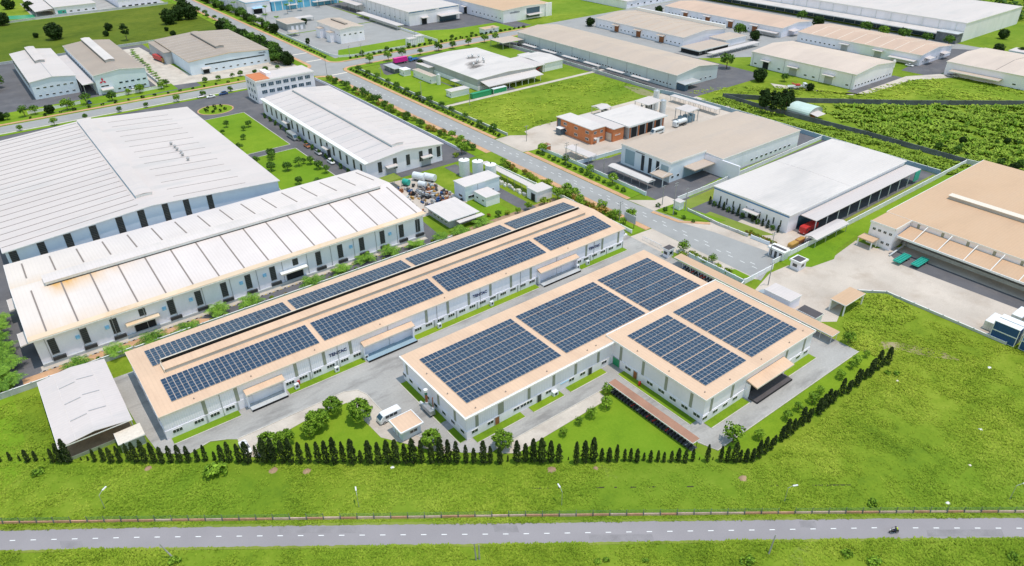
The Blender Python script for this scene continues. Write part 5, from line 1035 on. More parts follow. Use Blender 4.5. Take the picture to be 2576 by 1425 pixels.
wall_line('grey wall from the longest warehouse down to the back of the brick compound', [(292, 303), (290.5, 251)], 1.6, 'wall_concrete', step=6)
wall_line('dark stone wall running down behind the striped hall', [(309, 222), (308.4, 194), (312, 145), (312.2, 103)], 2.2, 'wall_dark_stone', step=6, cap='wall_dark_stone')
wall_line('dark stone wall crossing between scrub field and bright meadow', [(309.2, 221), (332, 192), (369, 156.5), (413, 119.5), (470, 70)], 2.4, 'wall_dark_stone', step=7, cap='wall_dark_stone')
wall_line('pale concrete wall beside the tan depot and the scrub field', [(312.4, 102.4), (316.7, 82.6), (322, 55)], 2., 'wall_concrete', step=4)
wall_line('white wall in front of the compact workshop corner', [(189, 520), (189.2, 436), (192, 428), (200, 424.4), (240, 424)], 1.3, 'wall_white', step=6)
wall_line('white wall between workshop plot and blue-striped factory', [(262.6, 424), (262.6, 520)], 1.6, 'wall_white', step=7)
wall_line('grey wall between the emblem factory and the brown-roofed factory', [(86, 436), (86, 545)], 1.8, 'wall_concrete', step=7)
wall_line('grey rear wall between factories and the big meadow', [(18, 547), (104, 549), (160, 549)], 1.6, 'wall_concrete', step=7)
wall_line('grey wall at the foot of the meadow factory', [(40, 690), (74, 695), (160, 692)], 1.6, 'wall_concrete', step=7)
wall_line('white roadside wall in front of the emblem factory', [(20, 425), (44, 427)], 1.4, 'wall_white', step=6)
wall_line('white roadside wall in front of the brown-roofed factory', [(60, 428), (86, 430)], 1.4, 'wall_white', step=6)
wall_line('cream retaining wall between depot yard and green slope', [(186.6, 77.6), (192.4, 72), (192.6, 40)], .8, 'wall_concrete', step=4)

# front fence: brick plinth, posts, green mesh, one bay after another
FN = [at(x, y) for x, y in ((-250, 1327), (0, 1318), (322, 1313), (644, 1309), (966, 1305), (1288, 1300.5), (1610, 1297), (1932, 1293.5), (2254, 1291), (2576, 1290), (2800, 1289.5))]
fence = thing('roadside_fence', 'low brick-footed fence with posts and green mesh along the front road', 'fence', (*FN[0], 0)); ox, oy = FN[0]
fp = MB().box(-.12, .12, -.12, .12, 0, .75).cyl((0, 0, .75), (0, 0, 1.7), .06, n=6).mesh('fence_post', 'wall_dark_stone')
pts = along(FN, 3.3); rnd = random.Random(4)
plm = {m: MB().box(.12, 3.18, -.1, .1, 0, .52).mesh('brick_plinth', m) for m in ('brick_pink', 'brick_red', 'wall_concrete')} if 'brick_pink' in MT else None
M_('brick_pink', surf, (.66, .47, .39), .9, var=.2, scale=.5, fine=.2, fscale=3); M_('brick_red', surf, (.62, .34, .23), .9, var=.2, scale=.5, fine=.2, fscale=3)
plm = {m: MB().box(.12, 3.18, -.1, .1, 0, .62).mesh('brick_plinth', m) for m in ('brick_pink', 'brick_red')}
def mesh_bay():
    mb = MB()
    for z in (.9, 1.2, 1.5): mb.box(0, 3.3, -.012, .012, z, z + .02)
    for i in range(14): mb.box(.2 + i * .22, .215 + i * .22, -.01, .01, .52, 1.55)
    return mb.mesh('mesh_panel', 'mesh_green')
bay = mesh_bay()
for x, y, a in pts:
    put('fence_post', fp, fence, (x - ox, y - oy, 0), a); put('brick_plinth', plm[rnd.choice(('brick_pink', 'brick_red'))], fence, (x - ox, y - oy, rnd.uniform(-.06, .02)), a)
    if rnd.random() < .93: put('mesh_panel', bay, fence, (x - ox, y - oy, 0), a)

def pole(label, px, py, ptop, arms=1, r=.16, name='power_pole', mat='pole_concrete', lean=(0, 0), group='power poles', xy=None):
    x, y = xy or at(px, py); h = rise_of(x, y, ptop); T = thing(name, label, 'pole', (x, y, 0), 0, group)
    MB().cyl((0, 0, 0), (lean[0], lean[1], h), r, r * .6, n=8).obj('shaft', mat, T)
    for i in range(arms):
        z = h - .4 - i * .9; MB().box(-1.1 + lean[0], 1.1 + lean[0], -.06, .06, z, z + .12).obj('crossarm', 'steel', T)
        for k in (-1, 0, 1): MB().cyl((k + lean[0], 0, z + .12), (k + lean[0], 0, z + .35), .06, n=6).obj('insulator', 'steel_dark', T)
    return h
T2p = lambda c, r, x, y: (c * 644 + x / 4, r * 356.25 + y / 4)
for i, (c, r, x, y, yt, lb) in enumerate(((2, 1, 545, 240, 10, 'power pole beside the white parking shelter, road side'), (2, 1, 640, 205, 25, 'slim power pole against the white parking shelter end'), (2, 1, 820, 310, 150, 'power pole at the near end of the grey vaulted shelter'),
        (2, 1, 920, 335, 165, 'power pole in front of the grey vaulted shelter middle'), (2, 1, 1510, 640, 440, 'power pole at the white guard house corner'), (2, 1, 1620, 740, 410, 'tallest power pole by the verge of the striped hall'), (2, 1, 1740, 700, 470, 'slim power pole on the striped hall forecourt'),
        (2, 1, 1080, 800, 605, 'power pole with crossarms beside the billboard'), (1, 0, 715, 755, 590, 'power pole on the corner of the road junction'), (1, 0, 1670, 1030, 820, 'power pole on the verge by the water treatment block'), (1, 0, 945, 585, 460, 'power pole at the workshop lawn, nearer the corner'),
        (1, 0, 1065, 575, 440, 'power pole at the workshop lawn, second from the corner'), (1, 0, 1605, 450, 320, 'power pole between the two cube substations'), (1, 0, 1260, 800, 680, 'power pole on the lawn of the soot-stained factory'), (2, 0, 145, 1425, 1265, 'power pole at the brick compound gate'),
        (3, 1, 15, 1165, 910, 'power pole at the tip of the striped hall kerb'), (2, 0, 2150 - 2576, 1060, 940, 'power pole on the meadow verge')) ):
    pole(lb, *T2p(c, r, x, y), r * 356.25 + yt / 4, arms=2 if i in (0, 5, 7, 15) else 1)
wall_line('grey wall behind the lower half of the tan-roofed carport', [(160.6, 70), (160.6, 100), (164.3, 101)], 1.4, 'wall_concrete', step=5)
pole('power pole beside the white transformer house', 1932, 718, 661, 1)
for i, (x, y, yt, ln, lb) in enumerate(((436, 1404, 1370, (-1.2, 1.0), 'leaning grey post on the lower verge near the open shed end'), (1198, 1409, 1367, (-.2, .1), 'taller of the paired posts below the front road'), (1206, 1407, 1373, (.1, .1), 'shorter of the paired posts below the front road'), (1934, 1394, 1353, (.9, .1), 'leaning post on the lower verge below the front road'))):
    pole(lb, x, y, yt, 0, .17, 'roadside_post', lean=ln, group='posts on the lower verge')
def lamp(label, px, py, ptop, hx):
    x, y = at(px, py); h = rise_of(x, y, ptop); T = thing('street_lamp', label, 'street lamp', (x, y, 0), 0, 'street lamps in the meadow')
    MB().cyl((0, 0, 0), (0, 0, h), .07, .045, n=8).obj('pole', 'steel', T); MB().cyl((0, 0, h), (hx[0], hx[1], h + .5), .04, n=6).obj('arm', 'steel', T)
    a = math.atan2(hx[1], hx[0]); MB().sweep([(-.1, -.16, .42), (-.1, .16, .42), (-.1, .11, .58), (-.1, -.11, .58)], (1., 0, .05)).obj('lamp_head', 'white_paint', T, loc=(hx[0], hx[1], h - .05), rz=a)
for i, (b, hd) in enumerate((((264, 1280), 1247), ((903, 1276), 1246), ((1413, 1271), 1238), ((1973, 1263), 1228), ((2540, 1256), 1222))):
    lamp('street lamp standing in the tall grass behind the fence, %s from the open shed end' % nth(i + 1), b[0], b[1], hd, ((.9, .6), (.3, .8), (.2, .9), (.9, -.5), (1.1, -.7))[i])
# ------------------------------------------------------------------ vegetation
def quads(name, P, mat):
    P = np.asarray(P, dtype=np.float32); n = len(P); me = bpy.data.meshes.new(name)
    me.vertices.add(4 * n); me.vertices.foreach_set('co', P.reshape(-1)); me.loops.add(4 * n); me.loops.foreach_set('vertex_index', np.arange(4 * n, dtype=np.int32))
    me.polygons.add(n); me.polygons.foreach_set('loop_start', np.arange(0, 4 * n, 4, dtype=np.int32)); me.polygons.foreach_set('loop_total', np.full(n, 4, dtype=np.int32))
    me.materials.append(MT[mat]); me.update(calc_edges=True); return me
def leaves(cent, nrm, size, rg, asp=.7, tilt=.7):
    n = len(cent); d = nrm + rg.normal(0, tilt, (n, 3)); d /= np.linalg.norm(d, axis=1, keepdims=True)
    r = rg.normal(0, 1, (n, 3)); u = np.cross(d, r); u /= np.linalg.norm(u, axis=1, keepdims=True); v = np.cross(d, u)
    s = (size * rg.uniform(.6, 1.3, n))[:, None]; u = u * s; v = v * s * asp
    return np.stack([cent - u, cent - v * .9, cent + u, cent + v * .9], 1)
def crown(seed, R_, H_, zc, nclump, nleaf, size, mat, name='crown', rough=.28, squash=1., low=-.5):
    rg = np.random.default_rng(seed); d = rg.normal(0, 1, (nclump, 3)); d /= np.linalg.norm(d, axis=1, keepdims=True); d = d[d[:, 2] > low]
    rad = rg.uniform(.55, 1., len(d)) ** .6; c = d * rad[:, None] * np.array([R_, R_, H_]) * (1 - rough * .6); C_, N_ = [], []
    for q, dd in zip(c, d):
        e = rg.normal(0, 1, (nleaf, 3)); e /= np.linalg.norm(e, axis=1, keepdims=True); k = rough * R_ * rg.uniform(.7, 1.35)
        C_.append(q + e * k * rg.uniform(.6, 1, (nleaf, 1)) * np.array([1, 1, .8])); N_.append(e * .8 + dd * .5 + np.array([0, 0, .3]))
    P = np.concatenate(C_); N = np.concatenate(N_); P[:, 2] += zc
    return quads(name, leaves(P, N, size, rg), mat)
def conifer_mesh(seed, mat='leaf_conifer'):
    rg = np.random.default_rng(seed); n = 950; t = rg.uniform(0, 1, n) ** .8; z = .03 + t * .97; a = rg.uniform(0, 2 * PI, n)
    prof = np.where(t < .14, .6 + t * 2.9, (1 - ((t - .14) / .86)) ** .42) * .132 + .003
    lob = 1 + .22 * np.sin(a * 3 + t * 17 + seed) + .16 * np.sin(a * 5 - t * 31)
    r = prof * lob * rg.uniform(.65, 1.1, n); P = np.stack([r * np.cos(a), r * np.sin(a), z], 1); N = np.stack([np.cos(a), np.sin(a), np.full(n, .7)], 1)
    return quads('crown', leaves(P, N, .034, rg, .6, .45), mat)
TRUNK = MB().cyl((0, 0, 0), (.02, 0, 1), .06, .035, n=7).cyl((.01, 0, .6), (.25, .12, 1.), .03, .015, n=5).cyl((.01, 0, .55), (-.2, .16, .95), .03, .015, n=5).cyl((.01, 0, .65), (.02, -.25, 1.), .03, .015, n=5).mesh('trunk', 'bark')
STEM = MB().cyl((0, 0, 0), (0, 0, 1), .035, .02, n=6).mesh('trunk', 'bark')
CON = [conifer_mesh(s) for s in range(5)]
CR = {'round': [crown(20 + i, 1, .92, 1.08, 120, 40, .085, 'leaf_green', rough=.2) for i in range(3)], 'dark': [crown(40 + i, 1, .95, .92, 80, 34, .11, 'leaf_dark', low=-.95) for i in range(3)],
      'mid': [crown(60 + i, 1, .8, 1.2, 34, 30, .13, 'leaf_mid', rough=.34) for i in range(3)], 'street': [crown(80 + i, 1, .75, 1.35, 22, 26, .14, 'leaf_mid', rough=.4) for i in range(3)],
      'bright': [crown(95 + i, 1, .75, 1.3, 24, 28, .14, 'leaf_green', rough=.4) for i in range(3)], 'lime': [crown(110 + i, 1, .7, .75, 20, 26, .15, 'leaf_lime', rough=.4) for i in range(2)],
      'amber': [crown(120 + i, 1, .6, .7, 18, 26, .15, 'leaf_amber', rough=.4) for i in range(2)], 'tall': [crown(130 + i, .8, 1.5, 1.7, 46, 30, .13, 'leaf_dark', rough=.3) for i in range(2)]}
BALL = [crown(150 + i, 1, .85, .78, 16, 24, .2, 'leaf_mid', 'clipped_shrub', rough=.34, low=-.8) for i in range(3)]
BALLD = [crown(160 + i, 1, .85, .78, 14, 22, .2, 'leaf_dark', 'clipped_shrub', rough=.34, low=-.8) for i in range(2)]
BUSH = [crown(170 + i, 1, .6, .4, 16, 22, .2, 'leaf_green', 'bush', rough=.42, low=-.3) for i in range(3)]
_rt = random.Random(21)
def tree(kind, x, y, r, label, group, trunk=1.0, h=None, name='tree'):
    """crown radius r; crown meshes are unit size standing on z = 0"""
    T = thing(name, label, 'tree', (x, y, 0), _rt.uniform(0, 6.28), group); s = r * _rt.uniform(.94, 1.06); zs = s if h is None else h / 2.05
    put('trunk', TRUNK, T, (0, 0, 0), 0, (s * 1.2, s * 1.2, zs * .95)); put('crown', _rt.choice(CR[kind]), T, (0, 0, 0), _rt.uniform(0, 6.28), (s, s, zs)); return T
# conifer hedge row
con = []
for c, lst in ((0, '10 380 300,110 365 280,205 370 310,285 380 260,370 370 270,455 370 330,545 385 250,620 385 200,700 385 160,820 365 340,890 365 320,960 375 255,1050 370 240,1130 385 240,1215 385 225,1310 370 200,1380 385 190,1470 385 170,1560 385 195,1640 390 235,1730 385 225,1820 380 215,1905 380 225,1995 375 255,2075 370 215,2165 360 275,2245 380 215,2320 375 185,2415 385 205,2500 390 185'),
               (1, '20 380 220,100 385 150,185 385 150,280 385 170,360 390 150,455 390 190,545 385 195,635 385 185,715 390 175,800 395 145,885 385 185,975 395 160,1060 385 265,1145 390 175,1240 395 190,1330 385 170,1415 390 165,1505 400 205,1585 390 155,1670 385 170,1770 390 200,1860 385 145,1940 390 165,2020 390 180,2115 390 215,2195 390 245,2290 390 175,2360 390 225,2455 395 225,2535 375 310'),
               (2, '50 380 175,135 375 200,215 380 155,300 385 150,390 380 175,470 380 205,567 360 330,645 395 185,730 380 175,815 375 145,900 370 245,975 375 240,1050 375 210,1130 370 250,1190 370 245,1255 380 250,1325 365 285,1390 380 265,1465 375 265,1525 380 280,1600 380 270,1670 375 245,1740 385 262,1815 370 245,1885 360 325,1960 375 210,2020 360 325,2095 375 225,2160 380 225,2235 380 190,2290 375 260,2350 380 250,2415 375 245')):
    for q in lst.split(','):
        x, yb, yt = map(float, q.split()); con.append((c * 644 + x / 4, 1068.75 + yb / 4, 1068.75 + yt / 4))
def conifer(x, y, h, label, group, k, wid=1.):
    T = thing('conifer', label, 'conifer', (x, y, 0), _rt.uniform(0, 6.28), group)
    put('trunk', STEM, T, (0, 0, 0), 0, (1.6, 1.6, h * .5)); put('crown', CON[k % 5], T, (0, 0, 0), 0, (h * wid * .95, h * wid * .95, h * 1.0))
for i, (px, pb, pt) in enumerate(con):
    x, y = at(px, pb - 1.5); h = max(.9, rise_of(x, y, pt) * 1.06)
    sz = 'tiny' if h < 2.5 else 'short' if h < 4.6 else 'mid-height' if h < 6.4 else 'tall'
    conifer(x, y, h, '%s dark conifer in the front row, %s from the open shed end' % (sz, nth(i + 1)), 'conifers of the front row', i, _rt.uniform(.82, 1.12) * (1 if h > 4 else 1.15))
for i in range(27):
    x, y = 108.2 + i * 2.02, 55.2 + _rt.uniform(-.35, .35); h = _rt.choice((2.8, 3.4, 3.9, 4.4, 4.9, 5.3)) if i not in (25,) else 3
    if i == 24: h = 6
    conifer(x, y, h, '%s dark conifer in the slanting side row, %s from its lower corner' % ('short' if h < 5 else 'tall', nth(i + 1)), 'conifers of the slanting side row', i, _rt.uniform(1., 1.3))
# rounded lawn trees
for i, (px, py, r, lb) in enumerate(((836, 1021, 2.1, 'round bright tree at the lawn edge below the curved kerb'), (903, 1033, 2.7, 'largest round bright tree on the front lawn'), (798, 1057, 2.3, 'round bright tree where the pale kerb strip bends'), (776, 1080, 1.7, 'smaller round tree tucked below its bright neighbour'), (674, 1114, 2.3, 'round tree behind the conifers beside the white car'), (716, 1102, 1.8, 'small round tree behind the conifers next to the white car tree'),
                                     (1085, 1104, 2., 'round tree between the tan-roofed cabin and the middle solar hall'), (1264, 1106, 2.1, 'round tree at the near corner of the middle solar hall'))):
    x, y = at(px, py, r * 1.15); tree('round', x, y, r * 1.12, lb, 'round lawn trees')
def TR_(kind, c, r, x, y, rad, label, group=None, h=None, zc=1.15):
    X, Y = tl(c, r, x, y, rad * zc); return tree(kind, X, Y, rad, label, group, h=h)
for i, (x, y, rad) in enumerate(((960, 1060, 1.3), (955, 1200, 1.5), (800, 1300, 1.3), (675, 1380, 1.1))): TR_('bright', 2, 2, x, y, rad, 'small leafy sapling on the lawn, %s from the carport head' % nth(i + 1), 'saplings along the lawn path')
TR_('bright', 2, 3, 515, 70, 1., 'small leafy sapling on the lawn, fifth from the carport head', 'saplings along the lawn path')
for i, (c, r, x, y, rad) in enumerate(((2, 3, 2240, 90, 2.3), (2, 3, 2490, 90, 1.3), (3, 2, 200, 1330, 1.2), (3, 2, 310, 1235, 1.2), (3, 2, 460, 1150, 1.4), (3, 2, 530, 1070, 1.1), (3, 2, 735, 915, 1.2), (3, 2, 850, 820, 1.1), (3, 2, 900, 770, 1.3), (3, 2, 820, 545, 1.7), (3, 2, 995, 715, .9))):
    TR_('bright', c, r, x, y, rad, 'young leafy tree beside the side yard kerb, %s from the corner' % nth(i + 1), 'young trees along the side yard')
for i, (c, r, x, y, rad) in enumerate(((3, 3, 1050, 800, 1.), (0, 3, 390, 490, 1.1), (0, 3, 2180, 500, 2.2), (3, 2, 1290, 915, .8), (3, 2, 1200, 910, .7), (3, 3, 1060, 1390, 1.2), (3, 3, 2460, 1340, .9), (2, 3, 860, 1385, .6), (2, 3, 950, 1370, .6), (0, 3, 1760, 1380, 1.), (3, 3, 790, 1310, .9), (2, 3, 1340, 1370, .6), (2, 3, 2370, 1390, 1.2))):
    X, Y = tl(c, r, x, y); o = put('bush', BUSH[i % 3], None, (X, Y, 0), i, (rad * 1.2, rad * 1.2, rad)); tag(o, ('dark bush growing through the roadside fence', 'low round bush below the conifers near the open shed', 'wide pale weed patch below the conifers', 'small weed bush outside the slanting conifer row', 'smallest weed bush outside the slanting conifer row', 'dark bush at the lower verge below the motorbike', 'dark bush at the lower verge corner', 'small dark clump on the lower verge', 'small dark clump beside another on the lower verge', 'leafy clump at the foot of the leaning post', 'leafy bush on the lower verge beside the leaning post', 'tiny clump in the middle of the lower verge', 'broad bush on the lower verge before the leaning post')[i], 'bush')
# palms along the white hall
def palm_mesh(seed, n=15, L=1., droop=.55):
    rg = np.random.default_rng(seed); Q = []
    for i in range(n):
        a = 2 * PI * i / n + rg.uniform(-.2, .2); el = rg.uniform(.3, 1.1); l = L * rg.uniform(.8, 1.1); m = 14
        t = np.linspace(.06, 1, m); rr = l * (t * math.cos(el) + .12 * t * t); zz = l * (t * math.sin(el) - droop * t * t)
        d = np.array([math.cos(a), math.sin(a), 0]); sd = np.array([-math.sin(a), math.cos(a), 0]); base = d * rr[:, None] + np.array([0, 0, 1]) * zz[:, None]
        for k in range(m - 1):
            w_ = .27 * l * math.sin(PI * (.12 + .88 * t[k]) ** .8) + .02; st = base[k + 1] - base[k]
            for sg in (-1, 1):
                tip = base[k] + sd * sg * w_ + d * w_ * .55 - np.array([0, 0, w_ * .5]); Q.append([base[k], base[k] + st * .75, tip + st * .35, tip])
    return quads('fronds', Q, 'leaf_palm')
PALM = [palm_mesh(s) for s in range(4)]
def palm(x, y, r, label, group, stem=.9, name='palm'):
    T = thing(name, label, 'palm', (x, y, 0), _rt.uniform(0, 6), group); put('stem', STEM, T, (0, 0, 0), 0, (4, 4, stem + .2)); put('fronds', PALM[_rt.randrange(4)], T, (0, 0, stem), _rt.uniform(0, 6), (r, r, r * .95)); return T
for i, (c, r, x, y) in enumerate(((0, 2, 780, 790), (0, 2, 1150, 650), (0, 2, 1530, 520), (0, 2, 1880, 420), (0, 2, 2190, 240), (0, 2, 2520, 150), (1, 1, 570, 1380), (1, 1, 850, 1270), (1, 1, 1090, 1140), (1, 1, 1340, 1070), (1, 1, 1600, 1010), (1, 1, 1860, 940), (1, 1, 2060, 870), (1, 1, 2270, 780))):
    X, Y = tl(c, r, x, y, 2.2); palm(X, Y, 4.6 if i < 8 else 4.2, 'bushy palm along the rusty white hall, %s from the rusty end' % nth(i + 1), 'palms along the rusty white hall', 1.1)
rg_ = random.Random(9)
for i in range(24):
    X = 0 + i * 4.6 + rg_.uniform(-1, 1); Y = rg_.uniform(180.6, 182); k = i % 4
    o = put('shrub', (CR['amber'][0], BUSH[0], BUSH[1], CR['lime'][0])[k], None, (X, Y, 0), i, .75); tag(o, '%s shrub below the palms, %s from the rusty end' % (('reddish', 'green', 'dense green', 'lime')[k], nth(i + 1)), 'shrub', 'shrubs below the palms')
for i, (x, y, r_) in enumerate(((-13.5, 216, 2.8), (-14.2, 210.5, 2.8), (-15, 205, 3.2), (-14.4, 199.5, 3.2), (-16, 195, 3.2), (-14, 191, 3.), (-16.6, 187, 3.2), (-14.6, 183.2, 2.6), (-17.5, 181.5, 2.8), (-18.5, 199, 3.))):
    palm(x, y, r_ + .4, 'leafy palm in the dense clump beside the rusty hall end, %s from the wall' % nth(i + 1), 'palm clump at the rusty hall end', 2.2)
# shrubs and trees around the service yard
for i, (c, r, x, y, rad, k) in enumerate(((1, 1, 2300, 560, 1.6, 'mid'), (1, 1, 2340, 730, 1., 'amber'), (1, 1, 2440, 720, 1.3, 'mid'), (1, 1, 2530, 700, 1.2, 'lime'), (2, 1, 60, 690, 1.2, 'bright'), (2, 1, 160, 650, 1.4, 'bright'), (2, 1, 330, 580, 2.2, 'lime'), (2, 1, 460, 520, 2.4, 'bright'), (2, 1, 560, 480, 2.4, 'bright'), (2, 1, 640, 510, 2., 'bright'), (2, 1, 905, 635, 2.2, 'bright'), (2, 1, 1200, 725, 2., 'bright'), (2, 1, 1730, 1050, 2., 'bright'), (2, 1, 1715, 1120, 1.8, 'lime'), (2, 1, 2020, 1175, 1.5, 'bright'), (2, 1, 1814, 1111, 1.35, 'lime'), (2, 1, 1864, 1141, 1.35, 'lime'), (2, 1, 1944, 1181, 1.35, 'lime'), (2, 1, 2079, 1241, 1.35, 'lime'), (2, 1, 2179, 1291, 1.35, 'lime'))):
    TR_(k, c, r, x, y, rad, ('thin tree on the service yard lawn', 'red-brown shrub by the service yard wall', 'green tree by the service yard wall', 'lime shrub by the service yard wall', 'small tree behind the far end of the ridge-vent hall', 'leafy tree behind the far end of the ridge-vent hall', 'lime tree in front of the white cube', 'leafy roadside tree beside the white cube', 'big leafy roadside tree by the ridge-vent hall corner', 'leafy roadside tree nearest the ridge-vent hall corner', 'leafy roadside tree between ridge-vent hall and road', 'leafy tree above the billboard', 'leafy tree at the solar gate guard house', 'lime tree in front of the solar gate guard house', 'leafy tree along the tan-roofed carport wall',
        'lime shrub along the carport wall, first from the guard house', 'lime shrub along the carport wall, second from the guard house', 'lime shrub along the carport wall, third from the guard house', 'lime shrub along the carport wall, fourth from the guard house', 'lime shrub along the carport wall, fifth from the guard house')[i])
gpoly('verge', 'lawn_grass', [(164.5, 104), (169.5, 102), (169.5, 108), (166, 110)], .12)
# estate road planting
def balls(line, step, label, group, r=.95, meshes=BALL, jit=.3, skip=.0):
    for i, (x, y, a) in enumerate(along(line, step)):
        if _rt.random() < skip: continue
        rr = r * _rt.uniform(.8, 1.2); o = put('clipped_shrub', _rt.choice(meshes), None, (x + _rt.uniform(-jit, jit), y + _rt.uniform(-jit, jit), .1), i, (rr, rr, rr * .8)); tag(o, label % nth(i + 1), 'shrub', group)
balls([(184.4, 171), (184.4, 224)], 3.4, 'clipped ball shrub on the grey office verge, %s from the office gate', 'ball shrubs before the grey office', r=1.15)
balls([(184.4, 137), (184.4, 156)], 4.2, 'clipped ball shrub on the striped hall verge, %s from the road end', 'ball shrubs before the striped hall')
balls([(183.8, 249), (183.8, 396)], 3.4, 'clipped ball shrub on the long factory verge, %s from the brick compound gate', 'ball shrubs on the long verge', r=1.15, meshes=BALL + BALLD)
balls([(196, 420.5), (335, 420.5)], 4.2, 'clipped ball shrub on the cross street, %s from the junction', 'ball shrubs on the cross street', r=1.2, meshes=BALLD)
balls([(184.6, 432), (186, 560)], 4.5, 'clipped ball shrub on the workshop verge, %s from the junction', 'ball shrubs on the workshop verge', meshes=BALLD)
balls([(20, 416.5), (150, 416.5)], 6.5, 'clipped ball shrub before the ridge-vent factories, %s from the frame edge', 'ball shrubs before the factories', meshes=BALLD)
def verge(line, step, kinds, label, group, r0, r1, jit=.8):
    for i, (x, y, a) in enumerate(along(line, step)):
        k = _rt.choice(kinds); tree(k, x + _rt.uniform(-jit, jit), y + _rt.uniform(-jit, jit), _rt.uniform(r0, r1), label % ({'lime': 'lime', 'amber': 'amber', 'street': 'dark leafy', 'bright': 'bright leafy', 'mid': 'dense', 'dark': 'dark'}[k], nth(i + 1)), group)
verge([(164.6, 152), (164.8, 222)], 3.1, ('lime', 'amber', 'bright', 'lime'), '%s verge plant beside the long lean-to, %s from the ridge-vent hall', 'verge planting by the service yard', 1.2, 2.2, .9)
verge([(164, 242), (164, 384)], 3.3, ('street', 'lime', 'bright', 'amber', 'mid'), '%s verge plant beside the narrow white hall, %s from its gate', 'verge planting by the narrow hall', 1.2, 2.3, 1.2)
verge([(185.8, 178), (185.8, 222)], 14, ('bright', 'street'), '%s street tree before the grey office, %s from the office gate', 'street trees before the grey office', 1.8, 2.4)
verge([(185.6, 256), (185.6, 392)], 11, ('street', 'mid'), '%s street tree on the long verge, %s from the brick compound gate', 'street trees on the long verge', 1.6, 2.2)
verge([(200, 401.5), (300, 402)], 12, ('street', 'mid', 'bright'), '%s street tree on the cross street factory side, %s from the junction', 'street trees on the cross street', 2., 3., 1.5)
verge([(206, 422), (320, 423)], 17, ('street', 'mid'), '%s street tree on the cross street lawn side, %s from the junction', 'street trees on the cross street lawn side', 1.4, 1.9, 1)
verge([(161, 431), (162, 560)], 4, ('dark', 'mid', 'dark', 'mid'), '%s tree of the thick roadside belt, %s from the junction', 'thick belt of roadside trees', 3., 4.6, 2.4)
verge([(155.5, 437), (156.5, 475)], 5, ('mid', 'mid', 'dark'), '%s tree between the brown-roofed factory and the belt, %s from the junction', 'trees beside the brown-roofed factory', 3., 4., 1)
verge([(187.5, 530), (190, 720)], 6, ('mid', 'street', 'dark'), '%s tree on the palm factory verge, %s from the workshop', 'trees on the palm factory verge', 2.4, 3.6, 2)
verge([(168, 560), (169, 720)], 12, ('mid', 'street'), '%s tree on the far road verge, %s from the belt', 'trees on the far road verge', 1.6, 2.6, 1.5)
verge([(-20, 420), (48, 422)], 5.5, ('mid', 'dark', 'street', 'bright'), '%s garden tree before the white-roofed factory, %s from the frame edge', 'garden trees before the factories', 1.8, 3., 3)
verge([(60, 424), (92, 432)], 6, ('street', 'mid', 'bright'), '%s garden tree before the emblem factory, %s from its gate', 'garden trees before the emblem factory', 1.6, 2.6, 2.5)
verge([(-20, 425), (14, 490)], 3.6, ('dark', 'mid'), '%s tree at the frame edge by the white-roofed factory, %s from the street', 'trees at the frame edge', 2.8, 4.4, 3)
verge([(0, 397.5), (140, 397.5)], 14, ('bright', 'mid'), '%s shrub tree on the near side of the street, %s from the frame edge', 'street trees behind the wide white hall', 1.3, 2.1, 1)
verge([(108, 425), (150, 424)], 7, ('mid', 'street'), '%s garden tree before the brown-roofed factory, %s from its gate', 'garden trees before the brown-roofed factory', 1.3, 2., 1.5)
for i in range(16):
    palm(88.6 + rg_.uniform(-.8, .8) + i * .25, 440 + i * 5.8, 2.1, 'dark small palm in the row beside the brown-roofed factory yard, %s from the street' % nth(i + 1), 'palm row by the brown-roofed factory', 1.6)
for i, (x, y, h_) in enumerate(((222, 582, 7), (229, 590, 8), (236, 588, 7), (254, 592, 8), (206, 586, 7), (196, 560, 6), (199, 545, 6), (193, 620, 7))): palm(x, y, 3., 'tall palm before the cyan factory, %s in the planting order' % nth(i + 1), 'palms before the cyan factory', h_)
for i in range(20):
    x, y = rg_.uniform(84.5, 104), rg_.uniform(246, 356); tree(('street', 'mid')[i % 2], x, y, rg_.uniform(1.2, 2.), 'small tree on the lawns beside the wide white hall, %s from the rusty hall' % nth(i + 1), 'small trees on the inner lawns') if not 293 < y < 301 else None
for i in range(9): a = i * 2 * PI / 9; tag(put('clipped_shrub', BALLD[i % 2], None, (96 + 5 * math.cos(a) * (i > 0), 371.5 + 4.8 * math.sin(a) * (i > 0), .1), i, .9), 'dark shrub on the oval roundabout bed, %s round the ring' % nth(i + 1), 'shrub', 'shrubs of the roundabout')
for i in range(15):
    tag(put('clipped_shrub', _rt.choice(BALL), None, (110.6, 246 + i * 6.9, 0), i, (.9, .9, 1.6)), 'shrub along the drive side of the narrow white hall, %s from its near corner' % nth(i + 1), 'shrub', 'shrubs along the narrow white hall')
for i, (c, r, x, y) in enumerate(((1, 1, 1230, 270), (1, 1, 1480, 210), (1, 1, 1600, 170), (1, 1, 1840, 120))): X, Y = tl(c, r, x, y, 1.5); palm(X, Y, 1.8, 'slim palm at the near end wall of the narrow white hall, %s from its corner' % nth(i + 1), 'palms at the narrow hall end', 1.4)
TR_('bright', 1, 1, 2070, 60, 2.6, 'leafy tree at the gate of the narrow white hall'); TR_('lime', 1, 1, 2010, 120, 1.5, 'lime shrub at the gate of the narrow white hall')
